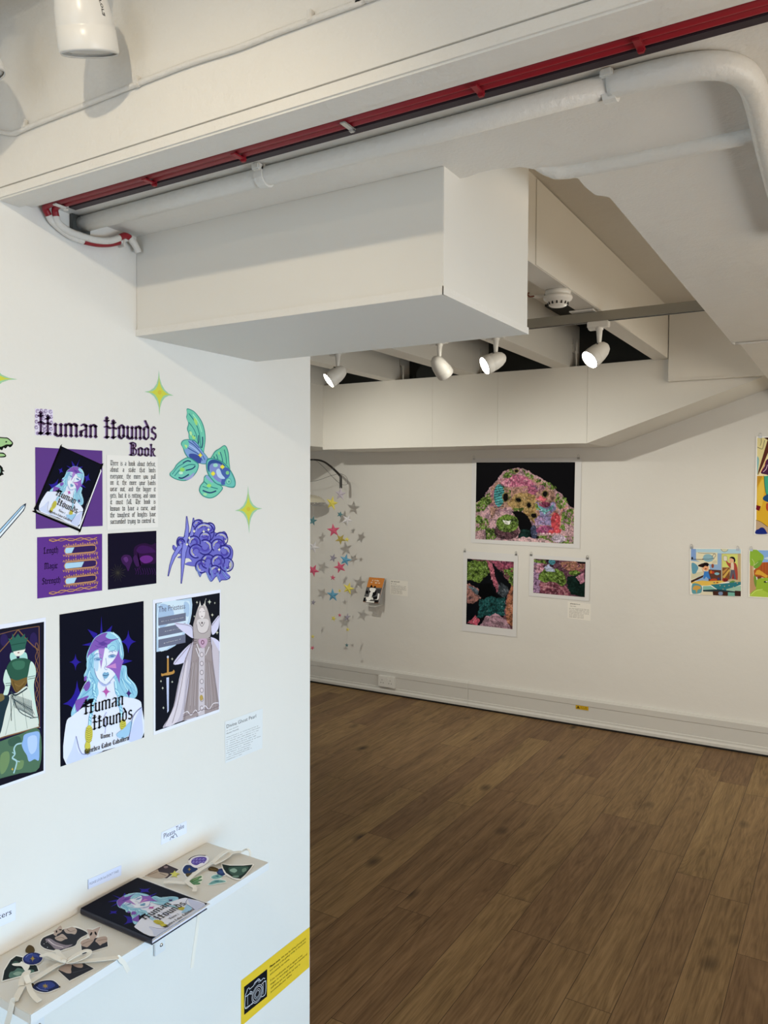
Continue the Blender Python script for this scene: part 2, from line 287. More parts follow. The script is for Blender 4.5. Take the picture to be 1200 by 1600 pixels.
ART = {
 'star_a': ["L",1.222,1.8313,[["P","9cc6a0",[-24,1005,30,662,142,387,314,180,547,40,844,-31,548,-61,318,-174,151,-368,44,-645,-2,-1005,-39,-644,-144,-366,-314,-171,-548,-59,-844,-30,-549,39,-317,177,-152,384,-54,661]],["P","c9cb4c",[-14,752,22,494,104,288,230,135,404,34,625,-15,405,-31,233,-112,110,-256,33,-464,3,-735,-21,-463,-96,-255,-223,-111,-399,-31,-624,-14,-399,33,-225,133,-102,287,-32,493]],["P","cdb944",[126,44,120,13,104,-16,80,-40,49,-58,14,-66,-20,-65,-51,-54,-75,-35,-90,-9,-96,21,-90,51,-74,80,-50,104,-19,122,16,130,50,129,81,118,105,99,121,73]]]],
 'star_b': ["L",1.5176,1.5682,[["P","9cc6a0",[-57,1215,3,801,140,475,357,239,655,92,1037,35,659,-30,371,-188,170,-438,54,-780,23,-1215,-49,-781,-192,-446,-406,-209,-688,-70,-1037,-29,-692,49,-419,212,-221,461,-100,796]],["P","c9cb4c",[-51,907,-12,594,87,350,247,175,468,69,753,33,471,-9,256,-123,109,-308,26,-564,7,-892,-41,-565,-144,-314,-303,-139,-516,-39,-781,-14,-518,38,-313,156,-166,340,-78,591]],["P","cdb944",[111,24,104,-11,83,-43,50,-67,10,-82,-36,-86,-81,-80,-121,-62,-154,-37,-174,-5,-181,30,-174,65,-153,96,-121,120,-80,136,-35,140,10,134,51,117,83,91,104,59]]]],
 'star_c': ["L",0.8362,1.817,[["P","9cc6a0",[-35,760,14,504,133,308,324,172,589,96,932,80,590,19,327,-96,139,-264,25,-485,-19,-760,-68,-490,-186,-284,-370,-143,-620,-66,-932,-52,-621,8,-373,119,-191,282,-78,496]],["P","c9cb4c",[-33,597,1,393,91,238,239,132,447,74,716,66,447,22,241,-65,96,-196,9,-370,-21,-589,-54,-374,-144,-212,-289,-102,-487,-44,-737,-37,-487,7,-291,92,-148,219,-62,387]]]],
 'fish': ["L",1.3592,1.7015,[["C","3f8f88",[-1089,2064,-716,2008,-440,1846,-150,1571,37,1210,109,764,33,310,-106,-71,-572,246,-956,670,-995,924,-1094,1137,-1013,1398,-1131,1645,-1090,1830]],["C","6fc4ab",[-1068,2024,-710,1964,-451,1801,-192,1535,-26,1206,62,791,4,348,-123,-28,-574,291,-929,711,-948,955,-1034,1142,-967,1373,-1096,1612,-1064,1793]],["L","2f7d80",[-970,1840,-565,1467,-310,965,-209,299],51.2],["L","2f7d80",[-972,1438,-669,1164,-466,807,-344,293],43.9],["L","2f7d80",[-924,1075,-722,793,-519,434],44.0],["L","27406b",[-101,827,-92,529,-156,301],67.3],["L","27406b",[-362,887,-343,591,-406,439],59.5],["L","27406b",[-620,872,-590,689],51.7],["L","9adfc0",[-717,1824,-359,1481,-153,1048],66.2],["C","a6d67c",[-666,1681,-441,1535,-463,1326,-616,1463]],["C","b6e0a0",[-924,1038,-792,995,-793,848,-915,892]],["C","a6d67c",[-773,864,-569,787,-621,665,-753,732]],["C","3f8f88",[-1358,249,-1476,425,-1356,598,-1027,666,-621,636,-364,478,-105,191,265,-149,317,-359,50,-456,-369,-415,-780,-315,-1082,-163,-1261,35]],["C","7f9fd0",[-1302,237,-1425,405,-1315,569,-1002,627,-625,591,-396,438,-167,182,206,-133,265,-334,9,-423,-392,-374,-767,-272,-1035,-133,-1201,42]],["L","3a4f9c",[-1278,362,-777,164,-367,-5,-107,-295],43.7],["L","3a4f9c",[-1077,590,-622,392,-210,75,51,-253],43.9],["L","3a4f9c",[-774,606,-313,295],44.2],["L","a3b9e6",[-1178,476,-674,279,-314,71],58.4],["C","3d4f98",[-980,-28,-573,2,-211,-149,-265,-412,-780,-352]],["C","6fc4ab",[-1426,464,-1077,627,-978,376,-1230,182]],["C","c4de88",[-1258,399,-1099,370,-1139,259]],["C","3f8f88",[-2181,-941,-1921,-708,-1755,-503,-1362,-260,-981,-160,-524,-345,-348,-489,-454,-789,-784,-1090,-1188,-1241,-1633,-1223,-2020,-1104]],["C","72c3b2",[-2126,-929,-1864,-711,-1708,-526,-1353,-303,-1002,-202,-574,-372,-407,-505,-515,-785,-827,-1059,-1196,-1197,-1605,-1184,-1971,-1080]],["L","2f7d80",[-1875,-1030,-1483,-699,-983,-505,-576,-495],43.2],["L","27406b",[-1363,-442,-1083,-324,-861,-355],58.2],["L","27406b",[-1632,-1100,-1387,-1119,-986,-945],65.1],["L","27406b",[-1186,-766,-782,-684,-576,-546],58.5],["L","2f7d80",[-2019,-961,-1678,-631,-1283,-439],35.8],["P","8fcf6a",[-1245,-730,-1253,-760,-1276,-787,-1311,-808,-1356,-822,-1405,-828,-1453,-824,-1497,-812,-1532,-791,-1554,-765,-1562,-737,-1554,-707,-1531,-681,-1496,-659,-1452,-645,-1403,-639,-1354,-642,-1310,-655,-1275,-675,-1253,-701]],["P","bfe6cf",[-1355,-885,-1362,-906,-1380,-924,-1409,-939,-1445,-949,-1484,-953,-1524,-950,-1559,-941,-1587,-927,-1605,-909,-1612,-889,-1605,-869,-1587,-851,-1559,-836,-1523,-826,-1483,-822,-1444,-825,-1408,-833,-1380,-847,-1362,-865]],["C","9aa0cf",[-1337,-1147,-986,-1041,-629,-844,-784,-1090,-1088,-1203]],["C","3f8f88",[318,-283,480,-88,720,187,1028,337,1341,498,1532,437,1679,147,1723,-242,1767,-710,1360,-446,916,-227,588,-184]],["C","6fc4a5",[378,-265,545,-84,768,158,1039,292,1322,452,1497,396,1617,126,1662,-222,1730,-671,1334,-404,957,-190,650,-168]],["L","2b5f7a",[807,37,894,-113,937,-265],53.5],["L","2b5f7a",[1083,163,1193,-64,1270,-332],53.9],["L","2b5f7a",[1363,290,1474,-16,1529,-403],46.5],["L","27406b",[643,-60,697,-165],61.0],["L","a6d67c",[972,159,1027,45],76.8],["C","3f8f88",[-5,-1044,175,-951,475,-1076,746,-1303,1266,-1540,1042,-1818,688,-2014,309,-2064,-115,-1946,-344,-1705,-270,-1458,-59,-1270]],["C","72c6ae",[22,-1084,187,-996,460,-1121,692,-1330,1199,-1538,984,-1794,658,-1974,310,-2018,-79,-1910,-286,-1688,-208,-1464,-13,-1300]],["L","2f7d80",[-7,-1270,366,-1495,910,-1609],45.1],["L","27406b",[-114,-1683,364,-1798,799,-1709],67.6],["L","2f7d80",[-113,-1495,258,-1586],37.5],["P","9fd86f",[463,-1457,455,-1482,434,-1506,400,-1524,358,-1536,312,-1540,265,-1536,224,-1524,191,-1506,169,-1483,162,-1457,170,-1432,191,-1408,224,-1390,266,-1378,312,-1374,359,-1377,401,-1389,434,-1407,455,-1431]],["P","9fd8a5",[171,-1873,165,-1894,146,-1913,118,-1928,82,-1937,43,-1940,4,-1936,-32,-1926,-59,-1911,-77,-1892,-83,-1871,-77,-1850,-59,-1831,-31,-1817,4,-1807,44,-1804,83,-1808,119,-1818,147,-1833,165,-1852]],["C","8aa6cf",[207,-966,583,-1266,474,-1304,100,-1080]],["C","3f8f88",[136,-288,372,-145,806,-177,1304,-316,1756,-632,2101,-1058,2181,-1373,2041,-1555,1673,-1540,1412,-1478,1132,-1463,801,-1379,368,-1077,155,-740]],["C","6fc0b8",[200,-324,425,-204,806,-223,1270,-371,1699,-672,2020,-1083,2112,-1374,1983,-1500,1639,-1493,1132,-1401,801,-1325,422,-1039,219,-739]],["C","33508f",[264,-360,588,-214,1081,-299,1472,-521,1247,-503,696,-386,370,-494,347,-812,219,-663]],["C","7f8bc8",[370,-494,805,-383,1247,-503,1528,-870,1470,-1221,1133,-1301,801,-1203,476,-924]],["C","4a62a8",[1024,-647,1472,-560,1756,-710,1721,-984,1413,-1260,1412,-1400,1132,-1378,1189,-1030,913,-879]],["C","b8d0ea",[803,-728,1024,-647,1190,-914,1414,-1105,1133,-1123,890,-995]],["P","9ed8c8",[914,-480,906,-509,883,-535,846,-556,800,-570,749,-576,699,-573,653,-561,617,-541,594,-516,586,-488,594,-460,618,-434,654,-413,699,-398,750,-393,801,-396,847,-407,883,-427,906,-452]],["P","c9d24a",[1371,-547,1363,-573,1343,-597,1310,-617,1270,-630,1225,-635,1180,-632,1139,-620,1107,-602,1087,-579,1080,-553,1087,-527,1108,-503,1140,-483,1180,-470,1225,-465,1270,-468,1311,-479,1343,-497,1364,-520]],["P","c9d24a",[715,-882,709,-913,690,-941,661,-964,624,-978,584,-984,544,-979,508,-966,479,-944,461,-917,455,-886,461,-856,480,-828,508,-806,545,-791,585,-785,625,-789,662,-803,690,-824,709,-852]],["P","7fc487",[1710,-828,1704,-857,1686,-883,1658,-905,1623,-918,1584,-924,1545,-920,1511,-907,1483,-886,1466,-861,1460,-832,1466,-803,1484,-777,1511,-756,1546,-742,1585,-736,1623,-740,1658,-753,1686,-773,1704,-799]],["P","5fae9f",[1880,-1241,1870,-1292,1838,-1338,1790,-1375,1729,-1399,1662,-1407,1595,-1399,1535,-1376,1488,-1340,1457,-1295,1447,-1244,1458,-1194,1488,-1148,1536,-1111,1596,-1087,1663,-1079,1730,-1086,1791,-1109,1839,-1145,1870,-1190]],["P","8bd0bd",[1811,-1242,1804,-1278,1783,-1311,1750,-1337,1708,-1354,1662,-1360,1616,-1354,1575,-1338,1543,-1312,1522,-1280,1515,-1244,1522,-1208,1543,-1175,1576,-1149,1617,-1132,1663,-1126,1709,-1131,1750,-1147,1783,-1173,1804,-1205]],["P","4b9c92",[1754,-1258,1751,-1275,1741,-1290,1726,-1302,1706,-1310,1685,-1313,1664,-1310,1645,-1303,1630,-1291,1620,-1276,1617,-1259,1620,-1242,1630,-1226,1645,-1214,1664,-1206,1686,-1203,1707,-1206,1726,-1214,1741,-1226,1751,-1241]],["P","e6dc4a",[-262,95,-245,56,-220,24,-186,-2,-145,-21,-95,-33,-145,-49,-187,-71,-220,-99,-246,-133,-263,-173,-281,-134,-306,-102,-339,-76,-380,-57,-429,-45,-380,-29,-339,-7,-305,21,-280,55]],["P","e6dc4a",[1225,-411,1244,-451,1271,-485,1307,-512,1351,-532,1404,-546,1351,-561,1306,-584,1270,-612,1243,-647,1224,-689,1206,-648,1179,-614,1143,-587,1099,-567,1047,-554,1099,-538,1144,-516,1179,-488,1207,-452]],["P","e6dc4a",[585,-747,603,-788,629,-821,664,-848,707,-868,759,-882,707,-897,664,-918,629,-946,602,-981,584,-1022,566,-981,540,-948,505,-921,462,-901,411,-887,463,-872,506,-851,540,-823,567,-788]]]],
 'flower': ["L",1.351,1.4766,[["C","2f2a80",[-652,1079,-507,1385,-197,1478,75,1379,43,1199,329,1263,717,1233,913,1025,868,820,1198,750,1512,828,1738,621,1646,391,1454,480,1679,194,1965,97,2161,-192,2101,-544,1905,-726,1823,-995,1618,-1134,1960,-1441,1730,-1576,1334,-1559,1188,-1638,1034,-1389,946,-1342,617,-1555,402,-1342,297,-1088,31,-1101,-128,-1259,-283,-1034,-385,-763,-744,-679,-1096,-575,-945,-492,-661,-478,-843,-316,-1194,-288,-1559,-224,-1342,-116,-1587,-4,-1847,195,-1808,373,-1586,178,-1340,161,-1585,323,-1613,542,-1484,716,-1238,703,-938,724]],["C","6d6cc4",[-632,1052,-490,1351,-187,1441,78,1344,46,1169,326,1231,704,1201,894,999,851,799,1173,730,1478,806,1698,605,1609,381,1422,467,1641,188,1919,94,2109,-188,2052,-531,1860,-708,1781,-970,1581,-1105,1914,-1404,1690,-1536,1305,-1520,1163,-1596,1013,-1354,927,-1308,607,-1516,397,-1309,294,-1061,35,-1074,-120,-1229,-271,-1009,-371,-744,-721,-663,-1065,-562,-917,-481,-640,-467,-818,-308,-1161,-282,-1517,-219,-1305,-114,-1544,-4,-1799,190,-1760,364,-1543,173,-1303,157,-1542,315,-1569,529,-1444,699,-1203,686,-910,706]],["P","2f2a80",[-893,255,-829,702,-815,1083,-874,1387,-933,1638,-1013,1637,-1034,1387,-1056,1100,-1147,751,-1287,328]],["P","8486d6",[-933,262,-869,708,-855,1086,-914,1387,-973,1637,-973,1637,-994,1387,-1016,1097,-1107,745,-1248,321]],["P","2f2a80",[-677,371,-519,749,-474,1062,-474,1366,-496,1547,-578,1552,-623,1378,-687,1090,-789,817,-1000,475]],["P","8486d6",[-715,383,-558,759,-515,1067,-515,1369,-537,1549,-537,1549,-582,1374,-647,1085,-750,807,-962,463]],["P","2f2a80",[-1101,757,-1523,353,-1890,-122,-2053,-529,-2161,-1010,-2087,-1030,-1901,-574,-1674,-219,-1254,194,-775,543]],["P","8486d6",[-1070,736,-1491,334,-1855,-137,-2016,-540,-2124,-1020,-2124,-1020,-1938,-563,-1709,-203,-1286,213,-806,563]],["P","2f2a80",[-1193,554,-1326,34,-1349,-489,-1349,-930,-1370,-1427,-1291,-1441,-1186,-954,-1101,-523,-998,-29,-784,457]],["P","8486d6",[-1155,545,-1287,27,-1309,-494,-1310,-935,-1330,-1434,-1330,-1434,-1226,-948,-1141,-518,-1037,-21,-823,466]],["L","2f2a80",[-537,1108,-580,1213,-551,1317,-457,1398,-318,1435,-168,1420,-41,1356,32,1258,34,1148,-36,1054],59.4],["L","9a9ae0",[-482,1183,-488,1223,-480,1262,-458,1298,-425,1328,-381,1351,-330,1365,-275,1369,-220,1363,-168,1347],52.1],["L","5148b0",[-463,1214,-443,1280,-381,1330,-292,1351,-197,1338,-120,1294,-80,1230,-87,1161,-139,1105,-223,1075],29.8],["L","d3cf9c",[-421,1247,-411,1265,-398,1281,-380,1296,-358,1308,-334,1317,-308,1322,-281,1324,-253,1323,-226,1318],37.2],["L","4b3fa6",[-286,1313,-231,1307,-181,1286,-146,1254,-131,1215,-138,1175,-165,1141,-210,1119,-264,1111,-319,1119],52.3],["L","2f2a80",[184,1080,249,1185,378,1254,541,1270,701,1229,820,1140,868,1024,835,909,728,822,573,784],60.4],["L","9a9ae0",[301,1114,335,1150,382,1177,438,1195,500,1203,563,1198,623,1183,677,1157,721,1123,752,1083],53.0],["L","5148b0",[353,1127,436,1169,541,1177,641,1148,712,1089,736,1015,707,944,633,894,532,876,429,895],30.3],["L","d3cf9c",[417,1138,445,1148,475,1154,507,1157,540,1155,572,1150,602,1140,630,1127,655,1111,675,1092],38.0],["L","4b3fa6",[608,1115,651,1082,674,1041,673,997,648,958,603,930,544,918,483,923,428,944,387,978],53.4],["L","2f2a80",[-494,784,-461,1005,-287,1183,-10,1278,307,1265,591,1147,773,949,806,719,683,512,434,379],59.5],["L","9a9ae0",[-400,907,-360,1002,-288,1085,-187,1151,-64,1196,73,1217,216,1212,355,1181,482,1126,587,1051],52.2],["L","5148b0",[-231,937,-117,1049,62,1105,263,1091,438,1009,541,880,547,734,454,610,287,537,86,533],29.9],["L","d3cf9c",[-243,1052,-183,1095,-113,1130,-35,1155,49,1169,136,1173,225,1165,311,1146,392,1117,466,1078],37.4],["L","4b3fa6",[231,1016,335,972,410,903,443,820,429,737,370,667,275,621,161,606,45,625,-54,673],52.9],["L","2f2a80",[-180,624,-125,746,6,832,182,861,364,826,508,734,580,608,561,477,457,372,293,318],60.0],["L","9a9ae0",[-68,674,-34,718,15,753,76,778,145,791,218,791,290,777,356,751,412,714,454,669],52.6],["L","5148b0",[-1,688,83,741,196,757,310,731,397,670,436,589,416,507,342,446,234,419,117,434],30.1],["L","d3cf9c",[54,716,86,730,121,741,159,746,199,747,238,742,276,733,312,719,345,701,372,679],37.7],["L","4b3fa6",[279,692,332,658,364,613,370,564,348,519,303,485,241,467,173,468,109,488,59,524],53.0],["L","2f2a80",[-225,-320,-434,-323,-629,-254,-765,-131,-811,19,-757,161,-616,262,-419,300,-210,263,-41,161],60.0],["L","9a9ae0",[-358,-263,-445,-253,-527,-227,-600,-188,-658,-138,-698,-80,-718,-18,-716,44,-692,103,-648,153],52.3],["L","5148b0",[-417,-205,-540,-161,-624,-81,-648,15,-608,103,-512,163,-383,180,-254,148,-155,77,-111,-18],29.9],["L","d3cf9c",[-498,-190,-541,-169,-578,-143,-610,-114,-634,-81,-650,-47,-658,-11,-657,25,-647,59,-630,91],37.3],["L","4b3fa6",[-575,7,-555,59,-508,100,-440,123,-363,124,-289,103,-229,64,-193,11,-186,-45,-211,-97],52.0],["L","2f2a80",[-41,451,186,483,418,432,599,311,686,147,657,-21,519,-151,307,-213,70,-194,-134,-98],60.2],["L","9a9ae0",[115,412,214,413,313,395,405,360,483,310,543,248,580,179,592,106,579,36,540,-28],52.9],["L","5148b0",[193,350,339,316,451,237,500,132,474,28,380,-50,241,-83,92,-62,-30,6,-97,105],30.3],["L","d3cf9c",[291,353,345,335,395,310,439,279,475,244,502,205,520,164,527,121,524,80,511,40],37.9],["L","4b3fa6",[416,133,406,71,362,20,292,-14,207,-23,121,-8,47,29,-4,83,-23,144,-7,204],53.3],["L","2f2a80",[803,-77,668,46,626,193,684,332,832,430,1034,464,1245,426,1415,323,1503,180,1487,30],61.4],["L","9a9ae0",[790,29,747,85,726,145,726,206,748,263,790,313,850,353,924,381,1007,394,1094,391],53.7],["L","5148b0",[816,89,791,183,832,270,930,329,1060,346,1192,316,1293,246,1338,153,1315,60,1230,-9],30.7],["L","d3cf9c",[791,145,789,179,795,212,809,244,832,273,862,298,898,319,939,334,985,344,1033,348],38.4],["L","4b3fa6",[966,282,1041,294,1120,284,1190,254,1240,208,1262,153,1253,99,1213,53,1150,24,1073,15],53.9],["L","2f2a80",[871,617,1015,729,1225,777,1451,748,1640,649,1747,502,1745,343,1635,210,1443,134,1217,133],61.5],["L","9a9ae0",[1021,641,1093,678,1178,701,1270,707,1364,697,1453,671,1531,630,1594,578,1637,517,1656,451],54.0],["L","5148b0",[1121,625,1255,653,1397,632,1513,566,1574,471,1564,372,1486,291,1359,251,1215,259,1089,314],30.9],["L","d3cf9c",[1195,655,1247,660,1300,659,1353,652,1404,638,1452,618,1494,592,1530,562,1558,529,1578,493],38.7],["L","4b3fa6",[1451,534,1490,480,1497,422,1470,368,1415,327,1339,306,1255,307,1176,332,1115,375,1081,430],54.5],["L","2f2a80",[298,-882,96,-791,-31,-648,-57,-486,25,-343,196,-250,418,-231,639,-290,808,-415,882,-576],60.8],["L","9a9ae0",[216,-779,141,-731,84,-673,47,-608,34,-540,44,-474,78,-413,133,-363,206,-325,292,-303],53.1],["L","5148b0",[211,-703,132,-612,119,-509,176,-420,290,-366,433,-360,570,-405,667,-489,701,-592,662,-689],30.3],["L","d3cf9c",[141,-657,117,-620,102,-581,97,-542,102,-503,116,-467,139,-433,171,-404,210,-380,255,-361],37.8],["L","4b3fa6",[239,-460,303,-425,383,-413,467,-425,542,-459,595,-510,619,-570,609,-629,566,-678,499,-708],53.1],["L","2f2a80",[787,-857,645,-725,600,-569,662,-425,817,-324,1029,-292,1251,-336,1430,-447,1522,-599,1505,-757],61.5],["L","9a9ae0",[769,-746,724,-686,701,-622,701,-557,724,-497,769,-444,833,-402,911,-374,1000,-362,1093,-366],53.8],["L","5148b0",[800,-683,774,-583,817,-492,920,-432,1057,-417,1196,-451,1302,-526,1348,-625,1324,-722,1235,-793],30.7],["L","d3cf9c",[766,-624,763,-587,770,-551,786,-517,810,-486,842,-459,881,-438,926,-422,975,-412,1027,-408],38.4],["L","4b3fa6",[958,-483,1037,-471,1120,-483,1193,-516,1246,-565,1269,-623,1259,-680,1217,-727,1151,-757,1070,-765],54.0],["L","2f2a80",[1184,50,1366,119,1584,117,1785,44,1923,-85,1963,-237,1896,-378,1737,-473,1526,-499,1313,-453],61.9],["L","9a9ae0",[1338,36,1420,54,1509,56,1597,42,1680,14,1752,-28,1809,-80,1846,-139,1860,-201,1852,-263],54.4],["L","5148b0",[1423,4,1561,1,1687,-48,1769,-132,1788,-228,1737,-315,1631,-369,1495,-378,1363,-341,1267,-265],31.1],["L","d3cf9c",[1505,9,1555,3,1604,-9,1650,-26,1691,-49,1726,-76,1755,-107,1776,-140,1788,-174,1792,-209],39.0],["L","4b3fa6",[1697,-147,1712,-203,1694,-256,1647,-299,1578,-323,1498,-326,1420,-306,1356,-268,1316,-217,1307,-161],54.9],["L","2f2a80",[1719,-500,1939,-570,2098,-700,2158,-860,2105,-1013,1950,-1120,1732,-1157,1503,-1117,1317,-1009,1215,-859],62.8],["L","9a9ae0",[1819,-597,1903,-636,1972,-688,2022,-749,2049,-815,2052,-882,2031,-945,1986,-1000,1921,-1043,1840,-1072],55.0],["L","5148b0",[1841,-668,1940,-752,1974,-854,1934,-948,1831,-1013,1691,-1030,1548,-998,1436,-924,1384,-826,1402,-727],31.5],["L","d3cf9c",[1916,-711,1946,-745,1968,-781,1981,-819,1985,-857,1978,-894,1962,-929,1937,-961,1903,-988,1863,-1010],39.4],["L","4b3fa6",[1863,-914,1806,-954,1729,-973,1644,-969,1564,-942,1502,-897,1467,-840,1465,-781,1496,-729,1556,-692],55.1],["L","2f2a80",[207,-1032,13,-1061,-187,-1018,-347,-916,-430,-777,-417,-633,-312,-518,-139,-458,65,-468,250,-545],60.7],["L","9a9ae0",[66,-990,-16,-991,-99,-977,-176,-948,-242,-908,-295,-857,-329,-800,-343,-741,-337,-683,-310,-629],52.9],["L","5148b0",[-2,-945,-129,-917,-229,-850,-277,-761,-263,-670,-189,-601,-74,-569,55,-583,166,-640,232,-726],30.2],["L","d3cf9c",[-81,-935,-125,-920,-165,-901,-202,-877,-232,-849,-256,-818,-272,-786,-280,-752,-280,-719,-272,-687],37.7],["L","4b3fa6",[-207,-760,-202,-706,-169,-661,-112,-631,-41,-620,34,-631,101,-662,149,-708,170,-762,161,-815],52.6],["L","2f2a80",[-775,180,-900,298,-939,440,-885,574,-748,669,-560,703,-364,667,-206,569,-125,432,-140,288],59.2],["L","9a9ae0",[-787,283,-826,336,-847,394,-846,452,-826,507,-787,556,-731,595,-663,622,-585,635,-504,633],51.8],["L","5148b0",[-763,340,-786,431,-748,515,-657,573,-536,589,-413,561,-319,494,-278,405,-300,316,-379,249],29.6],["L","d3cf9c",[-786,394,-788,427,-782,459,-769,490,-748,517,-720,542,-686,562,-648,577,-606,587,-561,591],37.0],["L","4b3fa6",[-623,527,-553,539,-480,530,-415,501,-369,457,-349,405,-357,352,-394,308,-453,279,-524,271],51.9],["L","2f2a80",[548,-1221,459,-1096,458,-963,545,-852,701,-791,891,-792,1069,-857,1194,-970,1235,-1106,1182,-1232],61.2],["L","9a9ae0",[571,-1126,549,-1074,545,-1021,559,-970,592,-926,641,-890,703,-866,773,-854,848,-855,922,-870],53.6],["L","5148b0",[601,-1081,603,-997,661,-928,763,-892,884,-897,994,-943,1066,-1018,1082,-1104,1037,-1180,944,-1227],30.6],["L","d3cf9c",[609,-1032,615,-1004,628,-978,648,-955,674,-935,704,-919,739,-907,777,-901,818,-899,858,-903],38.3],["L","4b3fa6",[784,-938,854,-939,921,-959,976,-996,1009,-1043,1014,-1093,992,-1138,945,-1171,882,-1187,811,-1183],53.8],["L","2f2a80",[-1430,313,-1511,366,-1552,440,-1543,516,-1486,578,-1395,611,-1290,607,-1196,567,-1135,500,-1122,421],58.2],["L","9a9ae0",[-1424,388,-1445,407,-1460,430,-1466,454,-1464,478,-1454,500,-1437,519,-1413,535,-1384,544,-1352,548],51.0],["L","5148b0",[-1446,400,-1471,447,-1464,496,-1426,534,-1366,552,-1300,546,-1242,518,-1209,473,-1207,424,-1237,382],29.1],["L","d3cf9c",[-1404,440,-1407,449,-1407,458,-1406,467,-1403,475,-1397,483,-1390,490,-1381,496,-1371,500,-1359,503],36.4],["L","4b3fa6",[-1402,512,-1368,524,-1329,525,-1292,514,-1262,494,-1244,468,-1241,439,-1254,412,-1279,392,-1314,382],51.0],["L","8fa6e6",[-385,-763,-231,-1039,-106,-1201],89.7],["L","2f2a80",[-385,-763,-231,-1039,-106,-1201],29.9],["L","8fa6e6",[297,-1088,456,-1332,618,-1502],91.2],["L","2f2a80",[297,-1088,456,-1332,618,-1502],30.4],["L","8fa6e6",[947,-1149,1112,-1397,1189,-1576],92.6],["L","2f2a80",[947,-1149,1112,-1397,1189,-1576],30.9],["L","8fa6e6",[1336,-1108,1560,-1363,1787,-1503],93.4],["L","2f2a80",[1336,-1108,1560,-1363,1787,-1503],31.1],["L","8fa6e6",[513,-803,619,-1118,683,-1355],91.6],["L","2f2a80",[513,-803,619,-1118,683,-1355],30.5],["L","8fa6e6",[1505,-889,1674,-1178],93.8],["L","2f2a80",[1505,-889,1674,-1178],31.3],["P","f0eccf",[-837,733,-830,698,-816,670,-794,648,-764,632,-726,624,-764,619,-794,607,-816,588,-831,561,-838,527,-845,562,-860,590,-882,612,-911,627,-949,636,-911,641,-882,653,-859,672,-844,699]],["P","f0eccf",[-980,446,-973,411,-959,383,-937,361,-907,345,-870,336,-907,332,-937,320,-959,301,-974,274,-981,240,-988,275,-1002,304,-1024,326,-1054,341,-1091,350,-1054,354,-1024,366,-1002,385,-987,412]],["P","f0eccf",[94,986,102,950,117,921,140,899,171,883,210,875,171,870,140,857,116,837,101,810,93,775,86,811,71,840,48,862,17,877,-22,886,17,891,48,903,71,923,87,951]],["P","f0eccf",[414,1062,421,1026,437,997,460,975,492,959,532,951,492,946,460,933,436,913,421,885,413,850,406,886,390,915,367,937,335,953,296,962,335,967,367,979,390,999,406,1027]],["P","f0eccf",[1140,64,1148,28,1164,-3,1188,-26,1221,-42,1262,-52,1221,-56,1188,-68,1163,-88,1147,-116,1139,-152,1131,-115,1115,-85,1091,-62,1059,-45,1018,-36,1059,-31,1091,-19,1116,1,1132,29]],["P","f0eccf",[1125,-902,1133,-939,1149,-970,1173,-994,1206,-1011,1247,-1022,1206,-1025,1173,-1036,1148,-1056,1132,-1083,1124,-1119,1116,-1082,1100,-1052,1076,-1028,1044,-1010,1003,-1000,1044,-997,1076,-985,1101,-966,1117,-938]],["P","f0eccf",[-530,1029,-523,994,-508,965,-486,943,-455,928,-417,920,-456,915,-486,903,-509,883,-524,856,-531,821,-538,856,-553,885,-575,907,-605,922,-643,931,-605,935,-575,948,-552,967,-537,995]]]],
 'dragon': ["L",0.8407,1.6793,[["C","10140f",[-571,573,-196,707,130,700,296,696,421,690,547,606,631,511,587,400,501,349,426,387,389,339,319,295,263,328,201,233,97,262,14,194,95,151,261,140,355,53,315,-13,121,-33,-152,-16,-422,-152,-631,93]],["C","9cc088",[-532,550,-197,664,130,662,296,658,407,651,518,579,588,499,517,454,376,447,292,412,181,361,71,338,-40,243,-42,115,67,107,247,95,315,38,121,6,-152,22,-395,-100,-583,108]],["P","10140f",[401,550,402,542,399,533,392,525,383,518,372,513,360,510,348,510,338,513,330,518,326,525,326,533,329,541,335,549,344,556,356,561,368,564,379,564,389,562,397,557]],["C","10140f",[-155,-220,63,-266,117,-303,213,-391,225,-468,286,-519,202,-546,251,-636,167,-663,84,-707,-161,-680]],["C","6f8a80",[-128,-271,89,-368,142,-495,99,-599,-133,-628]]]],
 'sword': ["L",0.8574,1.5587,[["P","18263c",[798,729,713,694,581,609,-798,-709,-475,-729,-225,-486,695,447,755,552]],["P","dfe9f2",[742,680,625,608,-745,-713,-516,-727,-238,-447,652,454,726,566]],["P","a8cce8",[727,672,610,608,-745,-700,-637,-707,174,120,712,619]],["L","18263c",[757,685,174,94,-638,-719],23.9]]],
